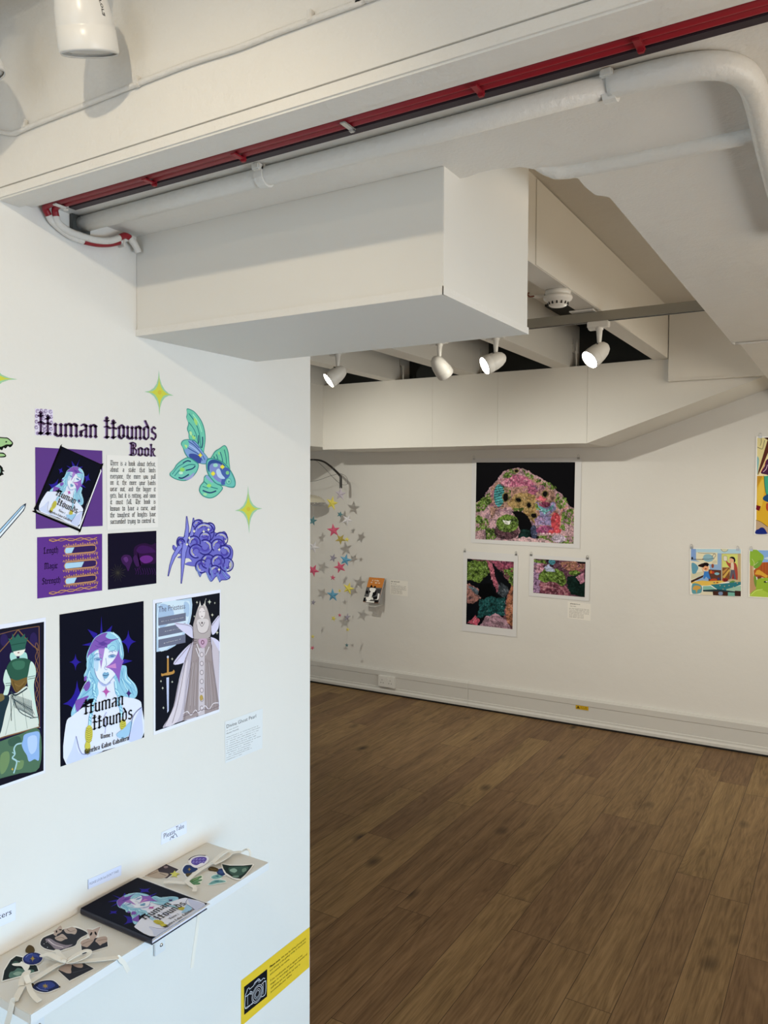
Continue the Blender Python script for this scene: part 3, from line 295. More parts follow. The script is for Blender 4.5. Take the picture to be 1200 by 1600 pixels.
 'title': ["L",0.9358,1.747,[["T","b5a0cc",[-321,-460,262,-450,10,822],"B","H",0,1.25],["T","b5a0cc",[380,-498,2370,-443,9,778],"B","uman",0,1.15],["T","b5a0cc",[2699,-445,5468,-370,8,843],"B","Hounds",0,1.15],["T","b5a0cc",[4002,-1106,5408,-1105,5,538],"B","Book",0,1.15],["P","d9d2e6",[-369,488,391,499,380,-480,-381,-499]],["L","6a4a86",[-184,397,-207,348,-260,325,-312,342,-331,388,-305,436,-250,456,-200,437],20.9],["L","6a4a86",[-271,362,-290,381,-283,406,-257,420,-231,411,-225,387],14.9],["L","6a4a86",[-41,438,-60,398,-105,379,-148,393,-163,431,-142,471,-96,488,-55,471],21.0],["L","6a4a86",[-114,410,-129,425,-124,446,-102,458,-81,450,-76,430],15.0],["L","6a4a86",[149,437,128,392,78,370,30,386,13,429,37,473,87,491,134,473],21.1],["L","6a4a86",[68,405,51,422,57,445,81,458,105,450,111,427],15.1],["L","6a4a86",[355,424,334,378,284,357,235,373,217,416,242,460,293,479,340,461],21.2],["L","6a4a86",[273,392,256,409,262,432,286,445,311,437,317,414],15.1],["L","6a4a86",[-246,213,-265,173,-309,154,-351,168,-366,206,-345,245,-300,262,-259,245],20.9],["L","6a4a86",[-318,185,-332,200,-327,221,-306,232,-285,225,-280,205],14.9],["L","6a4a86",[374,231,352,186,302,165,253,181,236,224,260,268,311,286,359,268],21.3],["L","6a4a86",[292,200,274,217,280,240,305,253,329,245,335,222],15.2],["L","6a4a86",[-242,4,-263,-40,-311,-60,-358,-44,-375,-2,-352,41,-302,59,-256,41],20.9],["L","6a4a86",[-321,-26,-338,-9,-332,14,-309,26,-285,18,-279,-4],14.9],["L","6a4a86",[379,19,359,-22,314,-41,270,-26,254,13,276,53,322,69,365,52],21.3],["L","6a4a86",[304,-9,289,6,294,28,316,39,338,31,343,11],15.2],["L","6a4a86",[-258,-206,-279,-250,-327,-270,-374,-254,-391,-211,-368,-168,-318,-150,-272,-169],20.9],["L","6a4a86",[-337,-235,-354,-218,-348,-195,-325,-183,-301,-192,-295,-214],14.9],["L","6a4a86",[369,-225,347,-270,297,-290,248,-274,231,-230,255,-187,306,-169,354,-188],21.3],["L","6a4a86",[286,-255,269,-238,275,-214,299,-202,324,-211,330,-233],15.2],["L","6a4a86",[-207,-429,-226,-469,-270,-487,-312,-472,-327,-433,-306,-395,-261,-379,-220,-396],20.9],["L","6a4a86",[-279,-456,-294,-440,-288,-420,-267,-409,-246,-417,-241,-437],14.9],["L","6a4a86",[93,329,68,276,8,251,-49,269,-70,320,-41,373,19,395,75,374],21.1],["L","6a4a86",[-4,292,-24,312,-17,340,11,355,40,346,47,319],15.0],["L","6a4a86",[43,145,22,100,-27,80,-75,96,-92,138,-68,182,-18,200,28,182],21.1],["L","6a4a86",[-38,114,-54,131,-49,155,-25,167,-1,159,5,136],15.0],["L","6a4a86",[102,-122,72,-184,2,-213,-65,-190,-89,-130,-55,-69,15,-44,81,-70],21.1],["L","6a4a86",[-12,-164,-36,-140,-27,-107,6,-90,40,-102,48,-133],15.0],["L","6a4a86",[93,-273,72,-317,22,-338,-26,-321,-43,-278,-19,-235,31,-217,78,-236],21.1],["L","6a4a86",[12,-303,-5,-286,1,-262,25,-250,49,-259,55,-281],15.0],["L","6a4a86",[44,-415,24,-455,-20,-472,-63,-457,-79,-419,-57,-380,-12,-364,30,-381],21.1],["L","6a4a86",[-29,-441,-44,-426,-39,-405,-18,-394,4,-402,9,-422],15.0],["L","6a4a86",[311,-411,294,-447,254,-463,215,-449,201,-414,220,-379,261,-365,299,-381],21.3],["L","6a4a86",[245,-434,232,-421,236,-402,256,-392,275,-399,280,-417],15.2],["L","6a4a86",[-149,-79,-164,-110,-198,-124,-231,-113,-243,-83,-226,-53,-191,-40,-159,-53],21.0],["L","6a4a86",[-205,-100,-217,-88,-213,-72,-196,-63,-179,-69,-175,-85],14.9],["L","6a4a86",[212,-54,197,-85,162,-99,128,-88,116,-58,133,-27,169,-15,201,-28],21.2],["L","6a4a86",[155,-75,143,-63,147,-47,164,-38,181,-44,185,-60],15.1],["T","46304f",[-288,-458,297,-448,10,823],"B","H",0,1.25],["T","46304f",[414,-496,2409,-441,9,779],"B","uman",0,1.15],["T","46304f",[2738,-442,5514,-368,8,844],"B","Hounds",0,1.15],["T","46304f",[4045,-1105,5453,-1104,5,539],"B","Book",0,1.15]]],
 'story': ["L",1.1479,1.609,[["T","17161a",[-1203,1214,1226,1232,2,203],"B","There is a book about defeat,",1,1.25],["T","17161a",[-1206,951,1224,966,2,204],"B","about a stake that binds",1,1.25],["T","17161a",[-1208,676,1222,686,2,204],"B","everyone, the more you pull",1,1.25],["T","17161a",[-1211,419,1220,414,2,204],"B","on it, the more your hands",1,1.25],["T","17161a",[-1213,156,1218,141,2,204],"B","wear out, and the bigger it",1,1.25],["T","17161a",[-1216,-113,1216,-140,2,204],"B","gets, but it is rotting, and soon",1,1.25],["T","17161a",[-1218,-383,1214,-406,2,204],"B","it must fall. The book is",1,1.25],["T","17161a",[-1221,-653,1212,-679,2,204],"B","known to have a curse, and",1,1.25],["T","17161a",[-1223,-923,1210,-953,2,204],"B","the toughest of knights have",1,1.25],["T","17161a",[-1226,-1193,1171,-1232,2,204],"B","succumbed trying to control it.",1,1.25]]],
 'story_paper': ["L",1.1476,1.6138,[["P","e3e0dc",[-1368,1539,1373,1539,1370,-1539,-1373,-1532]]]],
 'panel_book': ["L",0.9911,1.6205,[["P","5c3a83",[-1493,1573,1548,1565,1534,-1493,-1503,-1479]],["C","08080c",[-359,1654,-253,1622,1464,1024,1527,974,1526,864,457,-1594,397,-1654,308,-1625,-1496,-893,-1548,-784,-1547,-664,-1465,-516,-409,1590]],["P","e6e6ea",[1462,817,1493,733,435,-1567,-1442,-834,-1481,-761,355,-1462]],["P","16161c",[1415,764,1446,739,429,-1440,384,-1451]],["L","16161c",[-1455,-798,384,-1527],18.0],["P","0b0d1c",[-324,1619,1464,972,384,-1476,-1481,-725]],["P","2a1f8f",[456,1184,408,1069,371,968,343,882,324,811,316,755,279,715,236,657,187,583,133,492,74,383,121,499,159,600,187,686,206,757,214,813,251,852,294,910,342,984,396,1075]],["P","2a1f8f",[81,1111,239,932,139,855]],["P","2a1f8f",[599,906,384,864,439,739]],["P","2a1f8f",[-150,916,75,852,33,797]],["P","2a1f8f",[898,645,877,570,874,503,889,442,923,389,976,343,912,364,854,364,801,342,753,300,711,237,733,312,736,380,721,440,688,493,637,538,700,518,757,518,809,540,856,582]],["P","2a1f8f",[-336,853,-352,804,-355,759,-345,719,-323,683,-288,651,-331,667,-370,668,-406,655,-438,628,-467,587,-452,636,-449,681,-458,721,-480,757,-514,788,-472,773,-433,772,-398,785,-365,812]],["P","2a1f8f",[-514,413,-548,298,-554,200,-531,118,-480,52,-400,2,-503,3,-596,-22,-681,-73,-758,-150,-826,-253,-797,-134,-796,-28,-821,64,-873,143,-950,209,-850,190,-756,201,-668,242,-587,312]],["P","2a1f8f",[521,236,740,55,489,129]],["C","93c6dd",[-9,808,142,894,317,893,510,821,637,667,661,502,600,258,476,137,568,38,519,-146,608,-376,608,-552,509,-633,351,-550,182,-385,-62,-111,-263,-117,-444,-23,-594,-5,-748,-63,-890,-99,-862,-11,-701,95,-494,199,-338,261,-355,406,-218,508,-167,663,-93,752]],["C","dde2f3",[-1363,-768,-1059,-142,-869,-87,-634,-86,-391,-114,-213,-67,-125,138,219,-12,124,-289,262,-438,560,-721,570,-912,333,-1448,-582,-1065]],["C","c9d2ee",[-1345,-762,-1139,-601,-971,-451,-1037,-650,-994,-823,-582,-1065,-872,-973]],["C","c5cdec",[12,-1290,206,-1104,370,-982,574,-885,501,-1074,336,-1441]],["C","e3e8f6",[7,613,62,660,225,632,400,516,501,374,386,164,239,31,52,-11,-41,37,-119,216,-101,409]],["C","b9d4ea",[7,613,89,617,54,477,-52,324,-93,404]],["L","5d9cc4",[-54,781,-30,635,-103,517,-199,416,-186,245],11.5],["L","5d9cc4",[608,532,507,314,412,148,398,44,258,-37],12.0],["L","5d9cc4",[-322,358,-211,261,-202,146,-350,105,-510,102],11.4],["L","5d9cc4",[485,46,404,-130,478,-350,489,-561],12.1],["L","5d9cc4",[351,-96,387,-319,369,-510],12.1],["L","5d9cc4",[19,605,-119,581,-130,427],11.6],["L","c4e6f0",[557,781,628,576,574,386,560,282],21.4],["L","c4e6f0",[-199,416,-274,328,-251,178],20.7],["L","c4e6f0",[-554,77,-698,38,-816,-43],20.5],["L","c4e6f0",[532,-40,458,-164,526,-323],21.9],["L","6aa6cc",[-7,781,-84,720,-158,605],8.0],["L","6aa6cc",[10,718,-119,581,-224,431,-307,376],8.1],["L","6aa6cc",[-161,229,-300,209,-374,121,-544,97,-651,7],8.1],["L","6aa6cc",[-231,219,-388,158,-534,118,-698,38,-804,-51],8.1],["L","6aa6cc",[599,621,618,444,573,274,449,153],8.4],["L","6aa6cc",[426,139,428,-3,407,-160,478,-350,561,-521],8.4],["L","6aa6cc",[425,27,357,-157,403,-359,386,-551],8.5],["L","6aa6cc",[532,-40,498,-190,570,-381,570,-556],8.5],["L","6aa6cc",[-152,114,-274,29,-410,-19,-580,-41],8.1],["L","6aa6cc",[319,93,311,-71,290,-227,329,-483],8.4],["L","6aa6cc",[-168,610,-227,540,-234,410],8.0],["L","6aa6cc",[549,622,561,504,508,425],8.4],["L","c9ecf2",[505,810,592,679,618,554],11.8],["L","c9ecf2",[-59,705,-168,610,-238,493,-326,414],11.5],["L","c9ecf2",[-284,307,-440,245,-581,149],11.5],["L","c9ecf2",[522,-176,584,-390,574,-530],12.2],["L","c9ecf2",[377,-113,383,-288,410,-421],12.1],["C","7d56ad",[40,833,172,890,342,879,435,835,372,790,475,677,630,616,388,632,395,436,286,623,170,516,144,666,-69,684,-148,652,-96,727]],["P","a880c9",[137,683,29,315,263,610]],["P","5d3f95",[159,764,280,748,362,647,245,674]],["L","5d3f95",[139,855,220,756,367,726,554,632],11.6],["L","5d3f95",[99,772,159,697,250,685,311,608],9.3],["P","8c62b8",[544,431,520,355,509,292,512,239,529,199,560,170,502,136,446,86,390,19,336,-66,284,-167,291,-52,278,52,245,144,193,224,123,293,220,285,312,295,396,322,474,368]],["P","c487c4",[123,293,367,231,339,137]],["C","9fd2e2",[339,633,414,617,508,535,491,462,379,473,322,561]],["L","5d9cc4",[322,561,430,580,493,502,442,464],9.4],["C","7d56ad",[-440,245,-304,266,-320,167,-432,132]],["C","7d56ad",[-713,102,-554,77,-419,28,-570,-21,-758,-83]],["C","7d56ad",[-358,381,-307,376,-337,314,-388,319]],["P","9bb9da",[114,468,107,462,94,460,75,464,52,471,28,482,4,495,-16,509,-31,523,-40,535,-41,545,-35,550,-22,552,-3,549,20,542,44,531,68,518,88,504,104,490,112,477]],["P","4f7fae",[83,483,79,481,72,481,61,483,49,488,37,495,25,503,15,511,7,520,3,526,3,532,7,534,14,534,24,532,36,527,49,520,61,512,71,504,79,495,83,488]],["L","47659a",[-34,562,51,538,124,475],9.2],["L","6d87b5",[-10,623,97,600,144,531],9.2],["P","9bb9da",[428,351,422,344,408,342,389,343,365,350,339,360,314,372,293,387,276,401,267,414,265,424,271,431,285,434,304,432,328,426,354,416,379,404,400,390,417,375,427,362]],["P","4f7fae",[390,367,386,364,378,363,367,365,354,370,341,377,329,386,318,395,311,404,307,411,307,417,311,421,319,421,330,419,342,414,355,407,368,399,379,390,386,381,390,373]],["L","47659a",[272,441,362,422,433,358],9.5],["L","6d87b5",[310,500,401,482,471,419],9.5],["L","8b9cc9",[205,440,170,324,104,296,120,239,153,238],9.4],["C","79a9c9",[11,203,69,221,97,190,141,177,136,119,52,94,14,132]],["L","33456f",[17,194,66,146,138,129],11.7],["L","5c86b4",[9,122,11,79],9.4],["L","7785b9",[-101,409,-119,216,-41,37,52,-11,239,31],9.2],["L","a8b2dd",[-107,140,-42,2,111,-27],28.0],["P","b65aa8",[-3,-21,-14,-59,-15,-95,-6,-127,12,-157,41,-184,7,-169,-25,-166,-53,-175,-78,-195,-100,-226,-89,-187,-88,-152,-96,-119,-114,-90,-142,-63,-108,-77,-78,-80,-50,-72,-25,-52]],["P","43296f",[441,-369,431,-402,430,-432,436,-459,449,-484,471,-505,444,-495,420,-494,398,-502,377,-520,359,-547,369,-514,371,-484,365,-457,351,-433,330,-412,356,-422,380,-423,403,-414,423,-396]],["L","5d9cc4",[-214,154,-286,37,-307,-87,-406,-159,-491,-267,-570,-350,-638,-470],60.2],["L","b5e2ee",[-214,154,-286,37,-307,-87,-406,-159,-491,-267,-570,-350,-638,-470],44.0],["L","5d9cc4",[-297,82,-266,12],11.5],["L","5d9cc4",[-321,32,-290,-38],11.5],["L","5d9cc4",[-318,-42,-287,-112],11.6],["L","5d9cc4",[-342,-92,-311,-162],11.6],["L","5d9cc4",[-417,-113,-386,-183],11.5],["L","5d9cc4",[-441,-163,-410,-234],11.5],["L","5d9cc4",[-501,-221,-471,-292],11.5],["L","5d9cc4",[-525,-271,-495,-342],11.5],["L","5d9cc4",[-580,-304,-550,-376],11.5],["L","5d9cc4",[-605,-354,-574,-425],11.5],["L","5d9cc4",[220,-69,167,-233,169,-376,105,-477,117,-600,59,-763],62.3],["L","b5e2ee",[220,-69,167,-233,169,-376,105,-477,117,-600,59,-763],45.5],["L","5d9cc4",[155,-185,189,-259],12.0],["L","5d9cc4",[131,-237,165,-311],12.0],["L","5d9cc4",[157,-328,191,-403],12.0],["L","5d9cc4",[132,-381,167,-455],12.0],["L","5d9cc4",[93,-429,127,-503],12.0],["L","5d9cc4",[69,-481,103,-556],12.0],["L","5d9cc4",[105,-552,139,-627],12.1],["L","5d9cc4",[80,-604,115,-680],12.1],["P","c9c04f",[-652,-646,-681,-688,-714,-719,-747,-739,-778,-743,-803,-733,-819,-709,-826,-674,-823,-631,-810,-584,-787,-538,-759,-497,-726,-466,-693,-446,-662,-441,-637,-451,-620,-474,-613,-509,-616,-553,-630,-600]],["P","c9c04f",[-787,-810,-802,-835,-822,-854,-843,-864,-863,-866,-882,-858,-896,-841,-904,-818,-906,-790,-902,-760,-892,-732,-876,-707,-857,-688,-836,-678,-815,-676,-797,-684,-783,-700,-774,-724,-772,-751,-776,-781]],["P","c9c04f",[85,-965,65,-990,41,-1007,15,-1016,-10,-1014,-32,-1002,-48,-982,-57,-956,-58,-925,-51,-893,-36,-864,-16,-839,8,-822,34,-813,59,-815,81,-826,97,-846,106,-872,107,-903,100,-935]],["P","c9c04f",[38,-1101,23,-1125,6,-1144,-12,-1155,-31,-1158,-46,-1152,-58,-1137,-66,-1116,-67,-1090,-62,-1062,-53,-1035,-39,-1011,-21,-992,-3,-981,15,-978,31,-984,43,-998,50,-1019,52,-1045,47,-1073]],["P","7d7430",[-929,-788,-910,-915,-802,-827]],["L","8f8733",[-722,-451,-680,-509,-612,-516],9.2],["L","8f8733",[-739,-486,-697,-544,-629,-552],9.2],["L","8f8733",[-757,-521,-714,-580,-646,-587],9.2],["L","8f8733",[-774,-556,-731,-615,-663,-622],9.2],["L","8f8733",[-791,-591,-748,-650,-680,-658],9.2],["L","8f8733",[-808,-626,-765,-685,-697,-693],9.2],["L","8f8733",[-825,-661,-782,-720,-714,-728],9.2],["L","8f8733",[5,-827,43,-875,105,-884],9.7],["L","8f8733",[-12,-864,25,-912,88,-922],9.7],["L","8f8733",[-30,-902,8,-949,71,-959],9.7],["L","8f8733",[-47,-939,-9,-987,53,-997],9.7],["C","9cc4e2",[-183,-984,7,-990,243,-982,116,-1158,-25,-1174,-149,-1097]],["L","7f83b5",[-971,-451,-993,-573,-1013,-697,-990,-826,-847,-921],11.3],["L","4d4f85",[558,-889,411,-891,277,-946,155,-1097,22,-1268],12.5],["L","b7b7dd",[-198,-469,-289,-519,-320,-668,-408,-805],11.8],["T","0c0c14",[-667,-206,193,-571,112,229],"B","Human",0,1.0],["T","0c0c14",[-628,-569,264,-943,113,233],"B","Hounds",0,1.0],["T","0c0c14",[-536,-826,-273,-961,34,72],"B","Tome 1",0,1.1],["T","0c0c14",[-959,-850,24,-1264,38,78],"B","Gynebra Calvo Caballero",0,1.15]]],
 'panel_stats': ["L",0.9919,1.4725,[["P","5d3489",[-1470,1166,1491,1148,1469,-1166,-1491,-1139]],["T","120c1c",[-1208,533,-570,530,3,230],"B","Length",0,1.25],["T","120c1c",[-1181,-63,-605,-66,3,231],"B","Magic",0,1.25],["T","120c1c",[-1289,-623,-484,-634,3,230],"B","Strength",0,1.25],["P","c08d63",[-313,574,-251,689,-189,717,-127,730,-65,735,-3,738,59,740,122,741,185,741,248,742,311,743,374,744,438,744,502,745,566,746,630,747,695,747,760,748,825,748,890,748,956,747,1021,742,1087,731,1153,703,1219,585,1219,585,1151,465,1084,437,1018,424,952,419,887,417,822,416,757,415,692,415,627,415,563,415,499,415,435,414,371,414,307,414,244,414,181,414,118,414,56,414,-7,415,-69,417,-131,422,-192,433,-253,460,-313,574]],["P","332154",[-251,657,-190,677,-128,686,-66,691,-4,693,59,694,121,695,184,696,247,696,310,697,374,698,438,698,501,699,566,699,630,700,695,701,759,701,824,702,890,702,955,701,1021,698,1087,690,1153,670,1151,499,1085,478,1019,469,953,465,887,463,822,462,757,462,692,462,628,461,563,461,499,461,435,461,371,460,308,460,245,460,182,460,119,460,56,460,-6,460,-68,461,-130,465,-192,473,-253,492]],["P","a8cde6",[-255,637,-197,681,159,680,40,474,-200,469,-257,508]],["L","c08d63",[-348,722,-311,786,-276,717],24.8],["L","c08d63",[-351,432,-316,363,-279,426],24.8],["L","c08d63",[-243,723,-206,812,-171,719],24.9],["L","c08d63",[-246,432,-211,338,-174,427],24.9],["L","c08d63",[-137,724,-100,838,-65,720],25.0],["L","c08d63",[-140,432,-105,313,-68,427],25.0],["L","c08d63",[-31,726,6,790,42,721],25.0],["L","c08d63",[-34,432,2,363,39,427],25.1],["L","c08d63",[76,727,114,816,149,722],25.1],["L","c08d63",[73,433,109,338,146,427],25.1],["L","c08d63",[184,728,222,843,257,723],25.2],["L","c08d63",[180,433,216,313,254,428],25.2],["L","c08d63",[292,729,330,794,366,724],25.3],["L","c08d63",[289,433,325,364,363,428],25.3],["L","c08d63",[401,730,439,820,475,726],25.3],["L","c08d63",[397,434,434,338,472,428],25.4],["L","c08d63",[510,731,549,847,585,727],25.4],["L","c08d63",[507,434,543,313,582,429],25.4],["L","c08d63",[620,733,659,798,696,728],25.5],["L","c08d63",[617,434,654,364,693,429],25.5],["L","c08d63",[731,734,770,825,807,729],25.6],["L","c08d63",[728,435,765,338,804,429],25.6],["L","c08d63",[843,735,882,852,919,730],25.7],["L","c08d63",[839,435,876,313,916,429],25.7],["L","c08d63",[955,736,994,802,1032,732],25.7],["L","c08d63",[952,435,989,364,1029,430],25.7],["L","c08d63",[1068,738,1107,829,1145,733],25.8],["L","c08d63",[1065,435,1102,338,1142,430],25.8],["L","c08d63",[1181,739,1221,857,1259,734],25.9],["L","c08d63",[1178,436,1216,312,1256,430],25.9],["P","c08d63",[-334,-15,-270,104,-207,132,-144,144,-80,150,-16,152,47,153,112,153,176,154,240,154,305,154,370,154,436,154,501,154,567,154,633,154,699,154,766,154,832,154,899,153,966,151,1034,146,1101,133,1169,104,1236,-20,1236,-20,1167,-144,1098,-173,1031,-185,963,-190,896,-192,829,-192,762,-192,696,-191,629,-191,563,-190,498,-190,432,-189,367,-189,302,-188,237,-187,172,-187,108,-186,44,-186,-20,-184,-84,-182,-147,-176,-210,-163,-273,-134,-334,-15]],["P","332154",[-271,71,-207,91,-144,100,-81,104,-17,105,47,106,111,106,175,106,240,106,305,106,370,106,435,106,501,106,566,106,632,106,699,106,765,106,832,106,899,105,966,103,1033,99,1101,90,1169,69,1167,-109,1099,-130,1031,-139,963,-142,896,-143,829,-143,763,-143,696,-143,630,-142,564,-142,498,-141,433,-141,367,-141,302,-140,237,-140,173,-139,108,-139,44,-138,-20,-137,-83,-135,-147,-131,-210,-122,-273,-101]],["P","a8cde6",[-276,47,-218,91,600,85,478,-121,-221,-121,-278,-82]],["L","c08d63",[-368,139,-332,203,-297,133],24.8],["L","c08d63",[-372,-163,-337,-233,-300,-169],24.8],["L","c08d63",[-261,139,-224,228,-189,133],24.9],["L","c08d63",[-264,-164,-229,-258,-192,-170],24.9],["L","c08d63",[-153,139,-115,253,-80,133],25.0],["L","c08d63",[-156,-164,-121,-285,-84,-171],25.0],["L","c08d63",[-44,139,-7,204,29,133],25.1],["L","c08d63",[-47,-165,-12,-236,26,-172],25.1],["L","c08d63",[66,139,103,229,139,134],25.1],["L","c08d63",[62,-166,98,-262,136,-173],25.2],["L","c08d63",[176,140,214,255,250,134],25.2],["L","c08d63",[172,-167,208,-288,246,-173],25.2],["L","c08d63",[287,140,324,204,361,134],25.3],["L","c08d63",[283,-168,320,-239,358,-174],25.3],["L","c08d63",[398,140,436,230,473,134],25.4],["L","c08d63",[395,-169,431,-265,470,-175],25.4],["L","c08d63",[510,140,549,256,585,134],25.5],["L","c08d63",[507,-169,543,-292,582,-176],25.5],["L","c08d63",[623,140,662,205,699,134],25.5],["L","c08d63",[620,-170,657,-242,696,-177],25.5],["L","c08d63",[737,140,776,231,813,134],25.6],["L","c08d63",[734,-171,771,-269,810,-178],25.6],["L","c08d63",[851,140,891,257,928,134],25.7],["L","c08d63",[848,-172,885,-296,925,-179],25.7],["L","c08d63",[966,140,1005,206,1043,134],25.8],["L","c08d63",[963,-173,1001,-245,1040,-180],25.8],["L","c08d63",[1082,140,1122,232,1160,134],25.9],["L","c08d63",[1079,-174,1117,-272,1157,-181],25.9],["L","c08d63",[1199,141,1239,259,1277,134],25.9],["L","c08d63",[1196,-175,1233,-300,1274,-181],25.9],["P","c08d63",[-312,-615,-250,-509,-189,-484,-128,-472,-66,-468,-5,-465,57,-464,119,-464,182,-464,244,-463,307,-463,370,-463,433,-463,496,-462,560,-462,624,-462,688,-462,752,-462,816,-461,881,-462,946,-464,1011,-468,1077,-479,1142,-505,1207,-616,1207,-616,1140,-726,1074,-752,1008,-763,943,-767,878,-769,813,-769,749,-769,685,-769,621,-769,557,-768,493,-768,430,-768,367,-768,304,-767,241,-767,178,-767,116,-766,54,-766,-8,-765,-69,-763,-131,-758,-192,-746,-253,-721,-312,-615]],["P","332154",[-251,-539,-189,-520,-128,-512,-67,-509,-5,-507,57,-507,119,-506,181,-506,244,-506,306,-506,369,-506,432,-505,496,-505,559,-505,623,-505,687,-505,752,-505,816,-505,881,-505,946,-506,1011,-510,1076,-518,1142,-536,1140,-695,1074,-713,1009,-721,944,-725,879,-726,814,-726,749,-726,685,-726,621,-726,557,-726,494,-725,430,-725,367,-725,304,-725,241,-724,179,-724,117,-724,54,-724,-7,-723,-69,-721,-130,-718,-192,-710,-252,-691]],["P","a8cde6",[-254,-553,-196,-509,243,-514,122,-716,-198,-721,-256,-683]],["L","c08d63",[-347,-477,-310,-416,-275,-484],24.9],["L","c08d63",[-350,-746,-314,-814,-278,-753],24.9],["L","c08d63",[-242,-476,-205,-390,-170,-484],25.0],["L","c08d63",[-245,-746,-210,-840,-173,-754],25.0],["L","c08d63",[-138,-476,-100,-364,-65,-483],25.0],["L","c08d63",[-141,-746,-106,-866,-68,-754],25.0],["L","c08d63",[-32,-476,5,-414,41,-483],25.1],["L","c08d63",[-35,-747,0,-816,38,-755],25.1],["L","c08d63",[74,-475,111,-388,147,-483],25.2],["L","c08d63",[71,-747,106,-842,144,-755],25.2],["L","c08d63",[180,-475,218,-362,254,-482],25.2],["L","c08d63",[177,-748,213,-868,251,-756],25.3],["L","c08d63",[288,-475,325,-412,362,-482],25.3],["L","c08d63",[285,-748,321,-818,359,-756],25.3],["L","c08d63",[395,-474,434,-386,470,-482],25.4],["L","c08d63",[393,-749,429,-844,467,-756],25.4],["L","c08d63",[504,-474,543,-360,579,-481],25.5],["L","c08d63",[501,-749,537,-870,576,-757],25.5],["L","c08d63",[613,-474,652,-411,689,-481],25.6],["L","c08d63",[610,-750,647,-820,686,-757],25.6],["L","c08d63",[723,-473,762,-384,799,-480],25.6],["L","c08d63",[720,-750,757,-846,796,-758],25.6],["L","c08d63",[834,-473,873,-358,910,-480],25.7],["L","c08d63",[831,-750,868,-873,907,-758],25.7],["L","c08d63",[945,-472,984,-409,1022,-480],25.8],["L","c08d63",[942,-751,980,-822,1019,-759],25.8],["L","c08d63",[1057,-472,1096,-382,1134,-479],25.9],["L","c08d63",[1054,-751,1092,-849,1131,-759],25.9],["L","c08d63",[1169,-472,1209,-356,1247,-479],25.9],["L","c08d63",[1166,-752,1204,-875,1244,-760],26.0],["L","c08d63",[-983,1029,-810,970,-635,1001,-458,1063,-280,1045,-100,968,82,951,266,1015,452,1045,640,982,829,921,1021,955,1215,1019],36.5],["L","c08d63",[-982,1053,-809,1071,-635,1012,-459,965,-280,1000,-99,1051,82,1025,266,955,451,950,640,1010,830,1026,1021,963,1214,916],24.4],["L","c08d63",[-1006,-996,-833,-1049,-658,-1012,-480,-943,-302,-955,-122,-1026,60,-1036,245,-965,432,-928,619,-985,809,-1039,1001,-998,1196,-927],36.7],["L","c08d63",[-1006,-972,-832,-948,-658,-1001,-481,-1041,-302,-999,-121,-942,61,-962,245,-1025,431,-1023,620,-957,810,-933,1001,-990,1195,-1030],24.4]]],
 'panel_dark': ["L",1.1453,1.4715,[["P","110d22",[-1298,1161,1312,1156,1295,-1161,-1312,-1151]],["P","2a1038",[51,445,84,505,133,547,196,577,270,602,357,624,459,640,566,648,666,647,760,631,853,603,941,573,1025,555,1107,570,1189,606,1259,621,1308,572,1302,-202,1227,-271,1120,-286,999,-277,883,-273,769,-271,651,-260,537,-254,438,-270,347,-325,261,-407,198,-483,173,-522,216,-511,310,-469,402,-408,437,-339,386,-260,283,-167,170,-67,91,33,54,139,36,253,36,359]],["C","3a1650",[181,368,444,557,979,453,1250,224,887,215,442,213]],["C","662a80",[369,-23,529,103,886,97,1111,-46,974,-189,615,-216]],["C","3a1b4c",[-629,89,-461,224,-165,175,-39,-39,-126,-222,-256,-482,-381,-268,-548,-119]],["C","5a2f70",[-504,79,-335,134,-252,-22,-380,-99]],["C","3a1b4c",[5,40,179,163,350,-262,175,-316]],["L","3c3a30",[-801,-499,-468,-530],13.4],["L","3c3a30",[-801,-499,-401,-688],13.4],["L","3c3a30",[-801,-499,-568,-735],13.4],["L","3c3a30",[-801,-499,-639,-877],13.4],["L","3c3a30",[-801,-499,-803,-800],13.4],["L","3c3a30",[-801,-499,-967,-843],13.4],["L","3c3a30",[-801,-499,-1034,-689],13.4],["L","3c3a30",[-801,-499,-1194,-610],13.4],["L","3c3a30",[-801,-499,-1128,-468],13.4],["L","3c3a30",[-801,-499,-1191,-314],13.4],["L","3c3a30",[-801,-499,-1031,-266],13.4],["L","3c3a30",[-801,-499,-961,-124],13.4],["L","3c3a30",[-801,-499,-798,-199],13.4],["L","3c3a30",[-801,-499,-632,-152],13.4],["L","3c3a30",[-801,-499,-564,-307],13.4],["L","3c3a30",[-801,-499,-399,-385],13.4],["L","3a1650",[88,-377,173,-556,129,-655],27.3],["L","3a1650",[218,-389,303,-602,259,-667],27.4],["L","3a1650",[349,-400,435,-649,390,-680],27.5],["L","3a1650",[481,-412,568,-593,523,-692],27.6],["L","3a1650",[613,-423,701,-640,656,-705],27.7],["L","3a1650",[747,-435,835,-687,790,-718],27.8],["L","3a1650",[881,-447,970,-630,924,-730],27.9],["L","3a1650",[1017,-459,1106,-678,1060,-743],28.0],["L","3a1650",[1153,-471,1243,-726,1197,-756],28.1]]],
